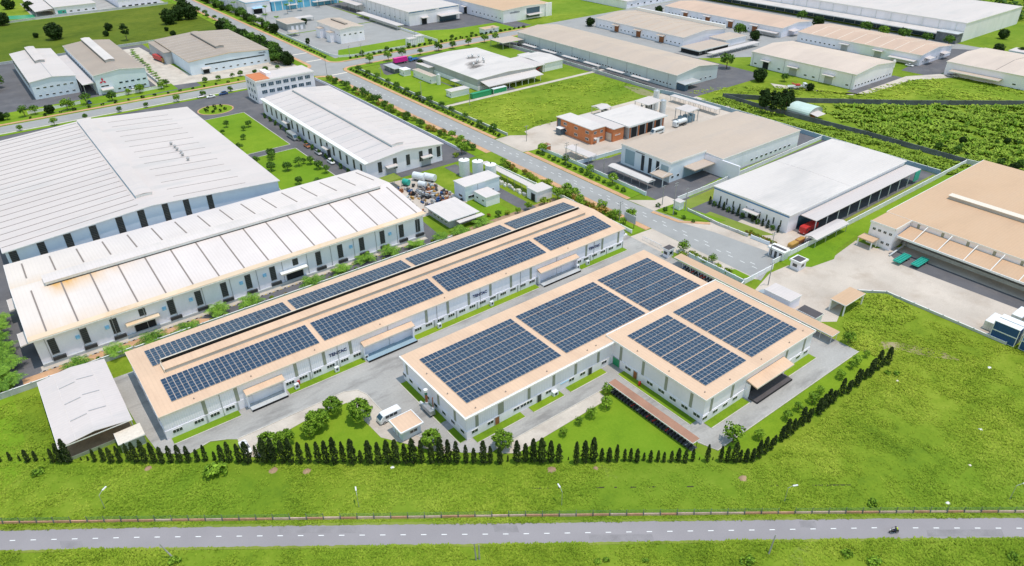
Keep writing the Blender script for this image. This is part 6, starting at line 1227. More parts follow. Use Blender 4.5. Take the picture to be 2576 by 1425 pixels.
# field trees
for i, (c, r, x, y, rad, k, lb) in enumerate(((0, 0, 530, 295, 7, 'dark', 'largest solitary dark tree in the big meadow'), (0, 0, 355, 350, 2.2, 'dark', 'small pointed tree beside the largest meadow tree'), (0, 0, 1085, 262, 3.4, 'dark', 'dark tree in the middle of the big meadow'), (0, 0, 1262, 345, 4.4, 'tall', 'tall dark tree behind the emblem factory'), (0, 0, 1062, 332, 2.4, 'dark', 'low dark bush beside the middle meadow tree'), (0, 0, 1672, 287, 2, 'dark', 'small tree near the edge of the big meadow'), (0, 0, 1738, 328, 2.6, 'dark', 'bush just behind the brown-roofed factory'),
        (0, 0, 1690, 140, 7.5, 'dark', 'big dark tree at the top of the meadow, meadow side'), (0, 0, 1790, 115, 6.5, 'dark', 'big dark tree in the middle of the top clump'), (0, 0, 1905, 100, 7., 'dark', 'big dark tree of the top clump toward the road'), (0, 0, 1840, 35, 7, 'dark', 'dark tree at the back of the top clump'), (0, 0, 280, 45, 5, 'dark', 'dark tree beside the meadow factory shelter'), (0, 0, 70, 20, 6, 'dark', 'dark tree in the upper corner lawn'), (0, 0, 10, 175, 6, 'dark', 'dark tree at the frame edge by the green court'),
        (2, 0, 790, 205, 4.2, 'dark', 'dark tree at the end of the buff warehouse'), (2, 0, 2170, 605, 5, 'mid', 'spreading tree beside the small-windowed warehouse'), (2, 0, 2300, 300, 5, 'mid', 'tree before the three-doored tan warehouse'), (2, 0, 2450, 345, 4, 'dark', 'darker tree next to the tree before the three-doored warehouse'), (2, 0, 2500, 735, 4.8, 'dark', 'dark spreading tree at the meadow corner before the small-windowed warehouse'), (2, 0, 1480, 85, 4, 'dark', 'dark tree at the far street bend'),
        (3, 0, 170, 775, 2.6, 'mid', 'round tree among the plant before the small-windowed warehouse'), (3, 0, 430, 865, 2.6, 'dark', 'small dark tree on the pale lane before the small-windowed warehouse'), (3, 0, 345, 150, 4.4, 'mid', 'tree along the huge hall, first from the top'), (3, 0, 510, 200, 5, 'dark', 'tree along the huge hall, second from the top'), (3, 0, 985, 268, 5, 'mid', 'tree along the huge hall, third from the top'), (3, 0, 1165, 312, 4.4, 'bright', 'bright tree along the huge hall, fourth from the top'), (3, 0, 1375, 335, 5, 'mid', 'tree along the huge hall, fifth from the top'), (3, 0, 1605, 372, 4, 'mid', 'tree along the huge hall, sixth from the top'), (3, 0, 1830, 402, 4.4, 'mid', 'tree along the huge hall beside its dark annex'),
        (3, 0, 2380, 330, 4, 'dark', 'dark tree past the end of the huge hall'), (3, 0, 2330, 480, 4, 'dark', 'dark tree behind the low white store'), (3, 0, 2560, 510, 4, 'dark', 'dark tree at the frame edge by the low white store'), (1, 0, 175, 265, 4.6, 'dark', 'round dark tree beside the small grey workshop building'), (1, 0, 480, 205, 3, 'dark', 'dark tree on the lawn behind the compact workshop'), (1, 0, 525, 440, 2.6, 'tall', 'pointed tree in the workshop yard'), (1, 0, 1660, 640, 3.4, 'dark', 'dark tree at the corner of the soot-stained factory'))):
    TR_(k, c, r, x, y, rad * .86, lb)
for i in range(17):
    x, y = at(1912 + (i % 6) * 15 + rg_.uniform(-4, 4), 262 + (i // 6) * 11 + (i % 6) * 1.5 + rg_.uniform(-2, 2)); T = thing('tree', 'slender dark tree of the grove beside the mint hut, %s from the stone wall corner' % nth(i + 1), 'tree', (x, y, 0), i, 'grove beside the mint hut')
    h_ = rg_.uniform(7.5, 10.5); put('trunk', TRUNK, T, (0, 0, 0), 0, (2.4, 2.4, h_ * .8)); put('crown', CR['tall'][i % 2], T, (0, 0, 0), i, (2.6, 2.6, h_ / 3.2))
for i in range(15):
    y = 114.5 + i * 2.05; 
    if 125 < y < 128.5: continue
    k = i % 3; o = put('topiary', (CON[i % 5], BALL[0], CON[(i + 2) % 5])[k], None, (200.9, y, 0), i, ((3.4, 3.4, 2.8), (.9, .9, 1.3), (4, 4, 3.2))[k]); tag(o, '%s against the front of the striped hall, %s from its open corner' % (('slim clipped conifer', 'round clipped shrub', 'tapered clipped conifer')[k], nth(i + 1)), 'shrub', 'topiary before the striped hall')
for i in range(16): tag(put('shrub', CR[('lime', 'amber')[i % 2]][i % 2], None, (192.5 + rg_.uniform(-.8, 1.2), 109.5 + i * .75, 0), i, (.75, .75, .8)), '%s shrub in the flower bed at the striped hall gate, %s in the bed' % (('lime', 'amber')[i % 2], nth(i + 1)), 'shrub', 'flower bed at the striped hall gate')
# ------------------------------------------------------------------ rough grass, scrub and far wood
def in_poly(px, py, poly):
    ins = np.zeros(len(px), bool); n = len(poly)
    for i in range(n):
        x0, y0 = poly[i]; x1, y1 = poly[(i + 1) % n]
        c = ((y0 > py) != (y1 > py)) & (px < (x1 - x0) * (py - y0) / (y1 - y0 + 1e-12) + x0); ins ^= c
    return ins
def vnoise(x, y, s, seed):
    rg = np.random.default_rng(seed); g = rg.uniform(0, 1, (64, 64)); x = np.asarray(x) / s; y = np.asarray(y) / s
    xi, yi = np.floor(x).astype(int), np.floor(y).astype(int); fx, fy = x - xi, y - yi; fx = fx * fx * (3 - 2 * fx); fy = fy * fy * (3 - 2 * fy)
    q = lambda a, b: g[a % 64, b % 64]
    return (q(xi, yi) * (1 - fx) + q(xi + 1, yi) * fx) * (1 - fy) + (q(xi, yi + 1) * (1 - fx) + q(xi + 1, yi + 1) * fx) * fy
def tufts(name, poly, dens, size, hgt, mat, seed, blades=5, keep=None, lean=1.0):
    rg = np.random.default_rng(seed); P = np.array(poly); x0, y0 = P.min(0); x1, y1 = P.max(0); n = int((x1 - x0) * (y1 - y0) * dens)
    x, y = rg.uniform(x0, x1, n), rg.uniform(y0, y1, n); m = in_poly(x, y, poly)
    d = vnoise(x, y, 3.1, seed) * .5 + vnoise(x, y, 9.7, seed + 1) * .5; m &= rg.uniform(0, 1, n) < np.clip((d - .25) * 2.6, .06, 1)
    if keep is not None: m &= keep(x, y)
    x, y, d = x[m], y[m], d[m]; n = len(x); Q = []
    for b in range(blades):
        a = rg.uniform(0, 2 * PI, n); s = size * rg.uniform(.5, 1.2, n) * (.55 + d); h = hgt * rg.uniform(.5, 1.3, n) * (.4 + 1.1 * d)
        ca, sa = np.cos(a), np.sin(a); ox, oy = x + ca * s * .1, y + sa * s * .1; w_ = s * .3
        z = np.full(n, -.03); l = s * lean
        a0 = np.stack([ox - sa * w_, oy + ca * w_, z], 1); a1 = np.stack([ox + sa * w_, oy - ca * w_, z], 1)
        t1 = np.stack([ox + ca * l + sa * w_ * .6, oy + sa * l - ca * w_ * .6, h], 1); t0 = np.stack([ox + ca * l - sa * w_ * .6, oy + sa * l + ca * w_ * .6, h], 1)
        Q.append(np.stack([a0, a1, t1, t0], 1))
    o = put(name, quads(name, np.concatenate(Q), mat)); o['kind'] = 'stuff'; return o
ft = np.array(FT); fb = np.array(FB)
def off_road(x, y):
    return ~in_poly(x, y, FT + FB[::-1])
fieldF = [at(-120, 1168), at(300, 1170), at(1880, 1168), (107.5, 53.6), (162, 53.6), (171, 62), (188, 60), (192, 40), (230, -10), at(2750, 1300), at(2750, 1310), at(-120, 1345)]
tufts('meadow_grass', fieldF, 11, .32, .15, 'grass_blades', 1, keep=off_road)
tufts('verge_grass', [at(-80, 1382), at(2700, 1348), at(2700, 1475), at(-80, 1475)], 18, .34, .2, 'grass_blades', 2, keep=off_road)
tufts('meadow_grass', [(-70, 120), (-24, 137), (-20, 153.5), (0, 139.5), (1, 145), (-10, 147), (-11, 177), (-60, 176)], 9, .32, .15, 'grass_blades', 3)
tufts('slope_grass', [(162, 57), (171, 62), (190, 60), (192, 71), (187, 76), (176, 74), (168, 71), (160.5, 63)], 7, .55, .26, 'grass_blades', 4)
tufts('field_grass', [(189, 250), (197, 248), (289, 250), (290, 298), (189, 298)], .25, .9, .2, 'grass_blades', 5)
tufts('field_grass', [(300, 240), (318, 238), (354, 212), (366, 182), (414, 178), (500, 126), (414, 121), (334, 192), (311, 222)], .5, 1.2, .25, 'grass_blades', 7)
tufts('field_grass', [(294, 100), (311, 100), (311, 145), (307, 194), (308, 222), (297, 226), (294, 200)], 2.2, .9, .6, 'scrub_leaf', 8)
tufts('scrub_field', [(313.5, 104), (318, 82), (330, 40), (440, 20), (520, 30), (413, 116), (370, 153), (330, 188), (326, 172), (314, 146)], .75, 1.4, .8, 'scrub_leaf', 9, blades=7)
tufts('scrub_field', [(314.5, 104), (318, 82), (330, 40), (440, 20), (520, 30), (413, 116), (370, 153), (345, 172), (326, 160), (314, 146)], .10, 1.2, 1.2, 'leaf_green', 10, blades=8)
for i in range(34):
    x, y = tl(3, 1, rg_.uniform(1250, 2560), rg_.uniform(10, 330))
    if x < 316 + max(0, 100 - y) * .2 or y > 118: continue
    r_ = rg_.uniform(.7, 1.9); tree('dark' if i % 2 else 'mid', x, y, r_, 'dark bush tree in the scrub field beyond the stone wall, %s counted along the wall' % nth(i + 1), 'bush trees in the scrub field')
# far wood past the huge hall
rgw = np.random.default_rng(77); n = 900; x = rgw.uniform(600, 900, n); y = rgw.uniform(60, 420, n); m = (x > 625) | (y < 150) ; m &= (x + y * .2 > 640); C_ = []
for a, b in zip(x[m], y[m]):
    e = rgw.normal(0, 1, (26, 3)); e /= np.linalg.norm(e, axis=1, keepdims=True); r_ = rgw.uniform(3, 5.5); c = e * r_ * np.array([1, 1, .8]) + np.array([a, b, rgw.uniform(2.5, 6)]); C_.append(leaves(c, e + np.array([0, 0, .4]), 1.7, rgw))
o = put('far_wood', quads('far_wood', np.concatenate(C_), 'leaf_mid')); o['kind'] = 'stuff'
o = None
# ------------------------------------------------------------------ vehicles, containers, small things
WHEEL = {}
def wheel(T, x, y, r=.33, w=.24):
    me = cached(('wh', r, w), lambda: MB().cyl((0, -w / 2, r), (0, w / 2, r), r, n=14).mesh('wheel', 'rubber')); rm = cached(('rim', r, w), lambda: MB().cyl((0, -w / 2 - .015, r), (0, w / 2 + .015, r), r * .58, n=10).mesh('rim', 'steel'))
    o = put('wheel', me, T, (x, y, 0)); put('rim', rm, o); return o
def loft(mb, secs):
    """closed rings joined end to end"""
    k = len(secs[0]); n = len(mb.v)
    for s in secs: mb.v += [tuple(p) for p in s]
    for i in range(len(secs) - 1):
        for j in range(k):
            a, b = n + i * k + j, n + i * k + (j + 1) % k; mb.f.append((a, b, b + k, a + k)); mb.mi.append(mb.cm)
    mb.f.append(tuple(n + j for j in range(k))[::-1]); mb.mi.append(mb.cm); mb.f.append(tuple(n + (len(secs) - 1) * k + j for j in range(k))); mb.mi.append(mb.cm); return mb
def ring(x, w, z0, z1, c=.12): return [(x, -w, z0 + c), (x, -w + c * .6, z0), (x, w - c * .6, z0), (x, w, z0 + c), (x, w, z1 - c), (x, w - c, z1), (x, -w + c, z1), (x, -w, z1 - c)]
def car(label, x, y, rz, paint='white_paint', kind='sedan', name='parked_car', group=None):
    """nose toward local -x"""
    T = thing(name, label, 'car', (x, y, .04), rz, group); L = {'sedan': 4.5, 'suv': 4.7, 'pickup': 5.2}[kind]; h = L / 2; b = .95 if kind == 'sedan' else 1.08; top = 1.45 if kind == 'sedan' else 1.78
    loft(MB(), [ring(-h, .72, .38, .66, .1), ring(-h + .25, .84, .26, .82), ring(-h + 1.15, .88, .24, b), ring(h - .9, .88, .24, b + .04), ring(h - .15, .82, .3, b - .05), ring(h, .74, .42, b - .2, .1)]).obj('body', paint, T)
    e = h - 1.1 if kind == 'sedan' else h - .5 if kind == 'suv' else .9; loft(MB(), [ring(-h + 1.15, .78, b - .1, b + .05, .05), ring(-h + 1.85, .66, b - .1, top, .1), ring(e - .4, .66, b - .1, top - .03, .1), ring(e + .2, .76, b - .1, b + .06, .05)]).obj('cabin', 'glass', T)
    MB().box(-h + 1.95, e - .5, -.58, .58, top, top + .03).obj('roof_panel', paint, T)
    for wx in (-h + .85, h - .9):
        for wy in (-.8, .8): wheel(T, wx, wy)
    for s in (-1, 1): MB().box(-h - .01, -h + .1, s * .55 - .14, s * .55 + .14, .55, .7).obj('headlight', 'white_paint', T); MB().box(h - .1, h + .01, s * .55 - .14, s * .55 + .14, .6, .75).obj('tail_light', 'red_paint', T)
    if kind == 'pickup': MB().box(1., h - .15, -.7, .7, b, b + .04).obj('load_bed', 'rubber', T)
    return T
def minibus(label, x, y, rz, L=6.6, H_=2.6, paint='white_paint', band='glass', name='minibus', tail=None):
    T = thing(name, label, 'bus', (x, y, .04), rz); h = L / 2; W_ = 1.02
    loft(MB(), [ring(-h, .9, .4, 1.1, .15), ring(-h + .18, W_, .32, 1.45), ring(-h + 1., W_, .3, H_ - .12), ring(-h + 1.4, W_, .3, H_), ring(h - .2, W_, .3, H_), ring(h, W_ * .96, .36, H_ - .1)]).obj('body', paint, T)
    MB().sweep([(-h + .17, -.86, 1.45), (-h + .17, .86, 1.45), (-h + .95, .82, H_ - .22), (-h + .95, -.82, H_ - .22)], (-.05, 0, .03)).obj('windscreen', 'glass_blue', T)
    n = int((L - 1.8) / 1.05)
    for s in (-1, 1):
        for i in range(n): MB().box(-h + 1.45 + i * 1.05, -h + 2.38 + i * 1.05, s * W_ - .02, s * W_ + .02, 1.35, 2.1).obj('side_window', band, T)
        MB().box(-h - .02, -h + .1, s * .62 - .15, s * .62 + .15, .62, .82).obj('headlight', 'steel_white', T)
    if tail: MB().box(h - .05, h + .03, -.95, .95, .45, 1.5).obj('tail_panel', tail, T)
    for wx in (-h + 1.1, h - 1.5):
        for wy in (-.9, .9): wheel(T, wx, wy, .4, .28)
    return T
minibus('white minibus parked beside the tan-roofed cabin', 52., 115.2, 0, 5.6, 2.35)
car('white car parked behind the conifers on the front lawn', 22.4, 126.2, PI / 2, 'white_paint', 'sedan')
for i, (x, y, p, k, lb) in enumerate(((111.2, 281, 'silver_paint', 'suv', 'silver car parked along the narrow white hall, farther from the corner'), (111, 268, 'white_paint', 'suv', 'white car parked along the narrow white hall, nearer the corner'), (111, 292, 'rust_paint', 'sedan', 'dark red car parked along the narrow white hall'))): car(lb, x - .8, y, PI / 2, p, k)
minibus('grey bus with red rear parked along the narrow white hall', 109.6, 306.5, PI / 2, 8.5, 2.8, 'silver_paint', 'glass', 'bus', 'red_paint')
minibus('white coach in front of the open brick workshop', 241.8, 206.2, 0, 7.6, 2.8, 'white_paint', 'glass', 'coach')
car('blue car at the emblem factory gate', 48, 425, PI / 2, 'blue_paint', 'sedan')
for i, (c, r, x, y, p) in enumerate(((0, 0, 1340, 915, 'white_paint'), (0, 0, 2030, 985, 'silver_paint'), (0, 0, 2125, 985, 'white_paint'), (0, 0, 2250, 955, 'blue_paint'), (2, 0, 1690, 880, 'blue_paint'), (3, 0, 1820, 770, 'silver_paint'), (3, 0, 1870, 775, 'white_paint'), (3, 0, 1420, 670, 'white_paint'))):
    X, Y = tl(c, r, x, y); car(('white car before the emblem factory', 'silver car by the street office gate', 'white car by the street office gate', 'blue van-like car by the street office gate', 'blue car under the lean-to of the longest warehouse', 'silver car under the canopy of the frame-edge warehouse', 'white car under the canopy of the frame-edge warehouse', 'white car at the corner of the white-jointed warehouse')[i], X, Y, 0 if i < 4 else PI / 2, p, 'suv' if i == 3 else 'sedan')
def cabover(T, x0, paint, H_=2.9, W_=1.2):
    b = loft(MB(), [ring(x0, W_ * .94, .5, 1.5, .1), ring(x0 + .15, W_, .45, H_ - .3, .15), ring(x0 + .5, W_, .45, H_, .15), ring(x0 + 1.9, W_, .45, H_, .15)]).obj('cab', paint, T)
    MB().sweep([(x0 + .1, -W_ * .85, 1.55), (x0 + .1, W_ * .85, 1.55), (x0 + .2, W_ * .8, H_ - .4), (x0 + .2, -W_ * .8, H_ - .4)], (-.04, 0, 0)).obj('windscreen', 'glass', b)
    for s in (-1, 1): MB().box(x0 + .6, x0 + 1.5, s * W_ - .02, s * W_ + .02, 1.6, 2.3).obj('side_window', 'glass', b); MB().box(x0 - .03, x0 + .06, s * .8 - .18, s * .8 + .18, .7, .92).obj('headlight', 'white_paint', b)
def truck(label, x, y, rz, paint, L=8., load=None, name='truck', lh=2.4):
    T = thing(name, label, 'truck', (x, y, .04), rz); h = L / 2; cabover(T, -h, paint)
    MB().box(-h + 1.2, h, -.5, .5, .75, 1.).obj('chassis', 'steel_dark', T)
    if load == 'bed': MB().box(-h + 2.1, h, -1.2, 1.2, 1., 1.15).box(-h + 2.1, h, -1.22, -1.14, 1.15, 1.65).box(-h + 2.1, h, 1.14, 1.22, 1.15, 1.65).obj('load_bed', paint, T)
    elif load == 'tank': MB().cyl((-h + 2.2, 0, 2.1), (h - .1, 0, 2.1), 1.12, n=16).obj('tank', 'white_paint', T); MB().box(0, .6, -.25, .25, 3.2, 3.4).obj('hatch', 'steel', T)
    elif load: MB().box(-h + 2.1, h, -1.22, 1.22, 1.05, 1.05 + lh).obj('load_box', load, T)
    for wx in (-h + 1., h - 2.2, h - 1.1):
        for wy in (-1., 1.): wheel(T, wx, wy, .5, .34)
    return T
truck('red truck parked under the canopy of the striped hall', 209.4, 108.6, 0, 'red_paint', 7.6, 'red_paint', lh=1.6)
truck('white tank truck beside the small plant canopy', 258, 207, 0, 'white_paint', 8, 'tank')
truck('red lorry with orange cab in the brown-roofed factory yard', 101, 492, R(100), 'ochre_paint', 14, 'red_paint')
truck('crane lorry with red boom on the pale lane before the small-windowed warehouse', 352.5, 207, R(145), 'steel_white', 10, 'bed')
T = bpy.data.objects['truck.003']; MB().cyl((0, 0, 1.6), (3.6, .3, 3.2), .3, n=8).obj('boom', 'red_paint', T); MB().box(-1.2, .6, -.9, .9, 1.2, 2.4).obj('crane_base', 'red_paint', T)
truck('blue tractor lorry in the yard of the soot-stained factory', 223.5, 390, 0, 'blue_line', 6.5, 'bed')
def container(label, x, y, rz, paint, L=6.06, z=0., top=None, group=None, name='shipping_container', mark=False):
    T = thing(name, label, 'container', (x, y, z + .03), rz, group); h = L / 2; W_, H_ = 1.22, 2.59
    mb = MB()
    nn = int(L / .28)
    side = []
    for i in range(nn * 2 + 1): side.append((-h + .1 + (L - .2) * i / (nn * 2), (-.045 if (i // 1) % 4 in (0, 1) else 0.)))
    for s in (-1, 1):
        for i in range(len(side) - 1):
            a, b = side[i], side[i + 1]; ya, yb = s * (W_ - .04) + (a[1] * s), s * (W_ - .04) + (b[1] * s); q = [(a[0], ya, .15), (b[0], yb, .15), (b[0], yb, H_ - .1), (a[0], ya, H_ - .1)]; mb.face(q if s < 0 else q[::-1])
    mb.box(-h + .02, h - .02, -W_ + .1, W_ - .1, .12, H_ - .06); mb.obj('body', paint, T)
    fr = MB()
    for sx in (-1, 1):
        for sy in (-1, 1): fr.box(sx * (h - .08) - .08, sx * (h - .08) + .08, sy * (W_ - .06) - .06, sy * (W_ - .06) + .06, 0, H_)
    for sy in (-1, 1): fr.box(-h + .17, h - .17, sy * (W_ - .06) - .055, sy * (W_ - .06) + .055, 0, .15); fr.box(-h + .17, h - .17, sy * (W_ - .06) - .055, sy * (W_ - .06) + .055, H_ - .12, H_ - .001)
    fr.obj('frame', 'steel_white' if top else paint, T); MB().box(-h + .03, h - .03, -W_ + .13, W_ - .13, H_ - .05, H_ + .005).obj('roof', top or paint, T)
    for s in (-1, 1): MB().box(-h - .02, -h + .02, s * .55 - .5, s * .55 + .5, .2, H_ - .15).obj('door', paint, T); MB().cyl((-h - .04, s * .25, .2), (-h - .04, s * .25, H_ - .2), .025, n=6).obj('lock_rod', 'steel', T)
    if mark:
        for s in (-1,):
            m = MB()
            for i in range(16): a, b = i * PI / 8, (i + 1) * PI / 8; m.face([(.42 * math.cos(a), 0, .3 * math.sin(a)), (.42 * math.cos(b), 0, .3 * math.sin(b)), (.3 * math.cos(b), 0, .2 * math.sin(b)), (.3 * math.cos(a), 0, .2 * math.sin(a))])
            m.box(-.12, .12, -.01, .01, -.08, .08); m.obj('emblem', 'teal_paint', T, loc=(0, s * (W_ + .03), 1.35))
    return T
# stack by the cream yard; long sides along Y
for i, (x, y, z, p, t, mk_, lb) in enumerate(((194.1, 41.2, 0, 'blue_paint', 'white_paint', True, 'lower blue container of the stack facing the green slope'), (194.1, 41.2, 2.62, 'blue_paint', 'white_paint', True, 'upper blue container of the stack facing the green slope'), (196.8, 41.1, 0, 'cream_paint', 'white_paint', False, 'white container under the one behind the blue stack'), (196.8, 41.1, 2.62, 'cream_paint', 'white_paint', False, 'white container on top behind the blue stack'),
                                              (194.3, 34.2, 0, 'blue_paint', 'white_paint', False, 'lower blue container at the frame edge'), (194.3, 34.2, 2.62, 'blue_line', 'white_paint', False, 'upper lighter blue container at the frame edge'))):
    container(lb, x, y, PI / 2, p, z=z, top=t, mark=mk_, group='container stack by the cream yard')
for i, (x, y) in enumerate(((198.6, 45.8), (202.5, 41.6), (202.3, 38.6), (202.1, 35.4))): container('cream container at the back of the stack, %s from the yard side' % nth(i + 1), x, y, 0, 'cream_paint', z=0 if i == 0 else 2.62, top='white_paint', group='container stack by the cream yard')
for i, (x, y) in enumerate(((202.5, 41.6), (202.3, 38.6), (202.1, 35.4))): container('cream container carrying another at the back of the stack, %s from the yard side' % nth(i + 1), x, y, 0, 'cream_paint', z=0, group='container stack by the cream yard')
container('long green container nearer the water treatment block', 213, 303.9, 0, 'green_paint', 12.2, group='green containers by the field path'); container('green container with pale top farther along the field path', 225, 303.9, 0, 'green_paint', 9, top='steel_white', group='green containers by the field path')
container('bright pink container on a trailer in the factory yard', 214.5, 390.4, 0, 'pink_paint', 9, z=1.1)
T = thing('trailer', 'black trailer carrying the bright pink container', 'trailer', (214.5, 390.4, .03)); MB().box(-4.6, 4.6, -1.1, 1.1, .8, 1.08).obj('chassis', 'steel_dark', T)
for wx in (2.2, 3.4): [wheel(T, wx, wy, .5, .34) for wy in (-1, 1)]
for i, (x, y) in enumerate(((214.2, 78.8), (216.3, 74.2))):
    T = thing('flatbed_trailer', ('turquoise flatbed trailer parked under the depot canopy, nearer the office wing', 'turquoise flatbed trailer parked deeper along the depot canopy')[i], 'trailer', (x, y, .03), 0, 'turquoise trailers'); MB().box(-3.6, 3.6, -1.2, 1.2, .95, 1.15).obj('deck', 'teal_paint', T)
    for k in range(7): MB().box(-3.4 + k * 1.05, -3. + k * 1.05, -1.15, 1.15, 1.151, 1.4).obj('deck_beam', 'teal_paint', T)
    for wx in (1.6, 2.8): [wheel(T, wx, wy, .48, .32) for wy in (-1, 1)]
    MB().cyl((-2.6, 0, .9), (-2.6, 0, .1), .12, n=6).obj('leg', 'steel_dark', T)
for i, (c, r, x, y) in enumerate(((3, 1, 320, 1010), (3, 1, 250, 1050))):
    X, Y = tl(c, r, x, y); T = thing('skip', ('brown waste skip near the vaulted shelter', 'yellow waste skip behind the long guard house')[i], 'skip', (X, Y, .03), 0); loft(MB(), [ring(-2, .8, .1, 1.1, .05), ring(-1.4, .9, 0, 1.2, .05), ring(1.4, .9, 0, 1.2, .05), ring(2, .8, .1, 1.1, .05)]).obj('body', ('rust_paint', 'ochre_paint')[i], T); MB().box(-1.7, 1.7, -.7, .7, 1.19, 1.23).obj('load', 'ochre_paint', T)
# motorbikes
def bike_mesh():
    mb = MB(); 
    for x in (-.62, .62): mb.cm = 0; mb.cyl((x, -.05, .3), (x, .05, .3), .3, n=12)
    mb.cm = 1; loft(mb, [ring(-.75, .06, .5, .62, .02), ring(-.45, .16, .45, .8, .05), ring(-.1, .14, .35, .62, .05), ring(.2, .16, .4, .78, .05), ring(.8, .12, .62, .8, .03)])
    mb.cm = 0; mb.box(-.05, .72, -.13, .13, .78, .86); mb.cyl((-.55, -.33, 1.02), (-.55, .33, 1.02), .025, n=6); mb.cyl((-.62, 0, .35), (-.5, 0, 1.), .05, n=6)
    return mb
BK = {m: bike_mesh().mesh('motorbike', 'rubber', m) for m in ('dark_cloth', 'red_paint', 'silver_paint', 'blue_paint')}
def parked(line, step, label, group, a):
    for i, (x, y, _) in enumerate(along(line, step)): tag(put('motorbike', BK[_rt.choice(('dark_cloth', 'dark_cloth', 'dark_cloth', 'dark_cloth', 'dark_cloth', 'dark_cloth', 'red_paint', 'silver_paint', 'blue_paint'))], None, (x, y, .08), a + _rt.uniform(-.1, .1)), label % nth(i + 1), 'motorbike', group)
parked([(98.9, 66.2), (98.9, 90)], .95, 'parked motorbike under the brick-red carport, %s from its lower end', 'motorbikes under the brick-red carport', 0)
parked([(157.4, 96), (157.4, 119)], 1.1, 'parked motorbike under the tan-roofed carport, %s counted towards the guard house', 'motorbikes under the tan-roofed carport', 0)
# rider on the front road
rx, ry = at(2247, 1341.5); ra = math.atan2(FT[10][1] - FT[9][1], FT[10][0] - FT[9][0])
T = thing('motorbike', 'dark motorbike being ridden along the front road', 'motorbike', (rx, ry, .035), ra)
for x in (-.62, .62): wheel(T, x, 0, .3, .1)
loft(MB(), [ring(-.8, .06, .5, .62, .02), ring(-.5, .18, .45, .85, .05), ring(-.1, .15, .35, .62, .05), ring(.2, .17, .4, .78, .05), ring(.85, .12, .62, .8, .03)]).obj('body', 'dark_cloth', T); MB().box(-.05, .75, -.14, .14, .785, .86).obj('seat', 'rubber', T)
MB().cyl((-.55, -.34, 1.05), (-.55, .34, 1.05), .025, n=6).obj('handlebar', 'steel_dark', T); MB().cyl((-.72, 0, .4), (-.5, 0, 1.05), .045, n=6).obj('fork', 'steel', T); MB().box(-.86, -.74, -.1, .1, .78, .95).obj('headlight', 'white_paint', T)
def person(label, x, y, z, rz, joints, edges, name='person', mats=('navy_cloth',)):
    me = bpy.data.meshes.new('body'); me.from_pydata([j[0] for j in joints], edges, []); o = put(name, me, None, (x, y, z), rz); tag(o, label, 'person')
    md = o.modifiers.new('skin', 'SKIN'); md.use_smooth_shade = True; sub = o.modifiers.new('sub', 'SUBSURF'); sub.levels = sub.render_levels = 1
    for i, j in enumerate(joints): sv = me.skin_vertices[0].data[i] if me.skin_vertices else None; 
    return o
J = [((.25, 0, .92), .17), ((.2, 0, 1.12), .16), ((.1, 0, 1.36), .18), ((.05, 0, 1.5), .08), ((.03, 0, 1.6), .07), ((.08, .2, 1.38), .075), ((-.1, .3, 1.2), .06), ((-.42, .3, 1.1), .045), ((-.54, .27, 1.08), .04), ((.08, -.2, 1.38), .075), ((-.1, -.3, 1.2), .06), ((-.42, -.3, 1.1), .045), ((-.54, -.27, 1.08), .04),
     ((.2, .13, .88), .11), ((-.2, .2, .8), .085), ((-.12, .2, .42), .06), ((-.26, .2, .36), .05), ((.2, -.13, .88), .11), ((-.2, -.2, .8), .085), ((-.12, -.2, .42), .06), ((-.26, -.2, .36), .05)]
E_ = [(0, 1), (1, 2), (2, 3), (3, 4), (2, 5), (5, 6), (6, 7), (7, 8), (2, 9), (9, 10), (10, 11), (11, 12), (0, 13), (13, 14), (14, 15), (15, 16), (0, 17), (17, 18), (18, 19), (19, 20)]
me = bpy.data.meshes.new('rider_body'); me.from_pydata([j[0] for j in J], E_, []); tmp = put('rider_tmp', me); tmp.modifiers.new('skin', 'SKIN')
for i, (p, r_) in enumerate(J): me.skin_vertices[0].data[i].radius = (r_, r_)
me.skin_vertices[0].data[0].use_root = True; s_ = tmp.modifiers.new('sub', 'SUBSURF'); s_.levels = s_.render_levels = 1
dg = bpy.context.evaluated_depsgraph_get(); bm_ = bpy.data.meshes.new_from_object(tmp.evaluated_get(dg)); bpy.data.objects.remove(tmp)
bm_.materials.clear(); [bm_.materials.append(MT[m]) for m in ('navy_cloth', 'dark_cloth', 'skin')]
for p in bm_.polygons:
    c = p.center; p.material_index = 1 if c.z < .93 else 2 if (c.x < -.46 or c.z > 1.47) else 0
    p.use_smooth = True
RD = put('person', bm_, None, (rx, ry, .04), ra); tag(RD, 'rider in navy top and dark trousers with a yellow bag on the motorbike', 'person')
mb = MB(); secs = []
for k in range(7): t = -.5 + k / 6; z = 1.72 + .17 * math.sin(t * PI); w_ = max(.02, .145 * math.cos(t * PI * .96)); secs.append([(.02 + w_ * 1.1 * math.cos(q * PI / 5), w_ * math.sin(q * PI / 5), z) for q in range(10)])
loft(mb, secs).obj('helmet', 'navy_cloth', RD, smooth=True); MB().box(-.15, -.1, -.09, .09, 1.64, 1.76).obj('face', 'skin', RD); MB().box(.3, .52, -.17, .17, 1.02, 1.4).obj('bag', 'hivis_cloth', RD)

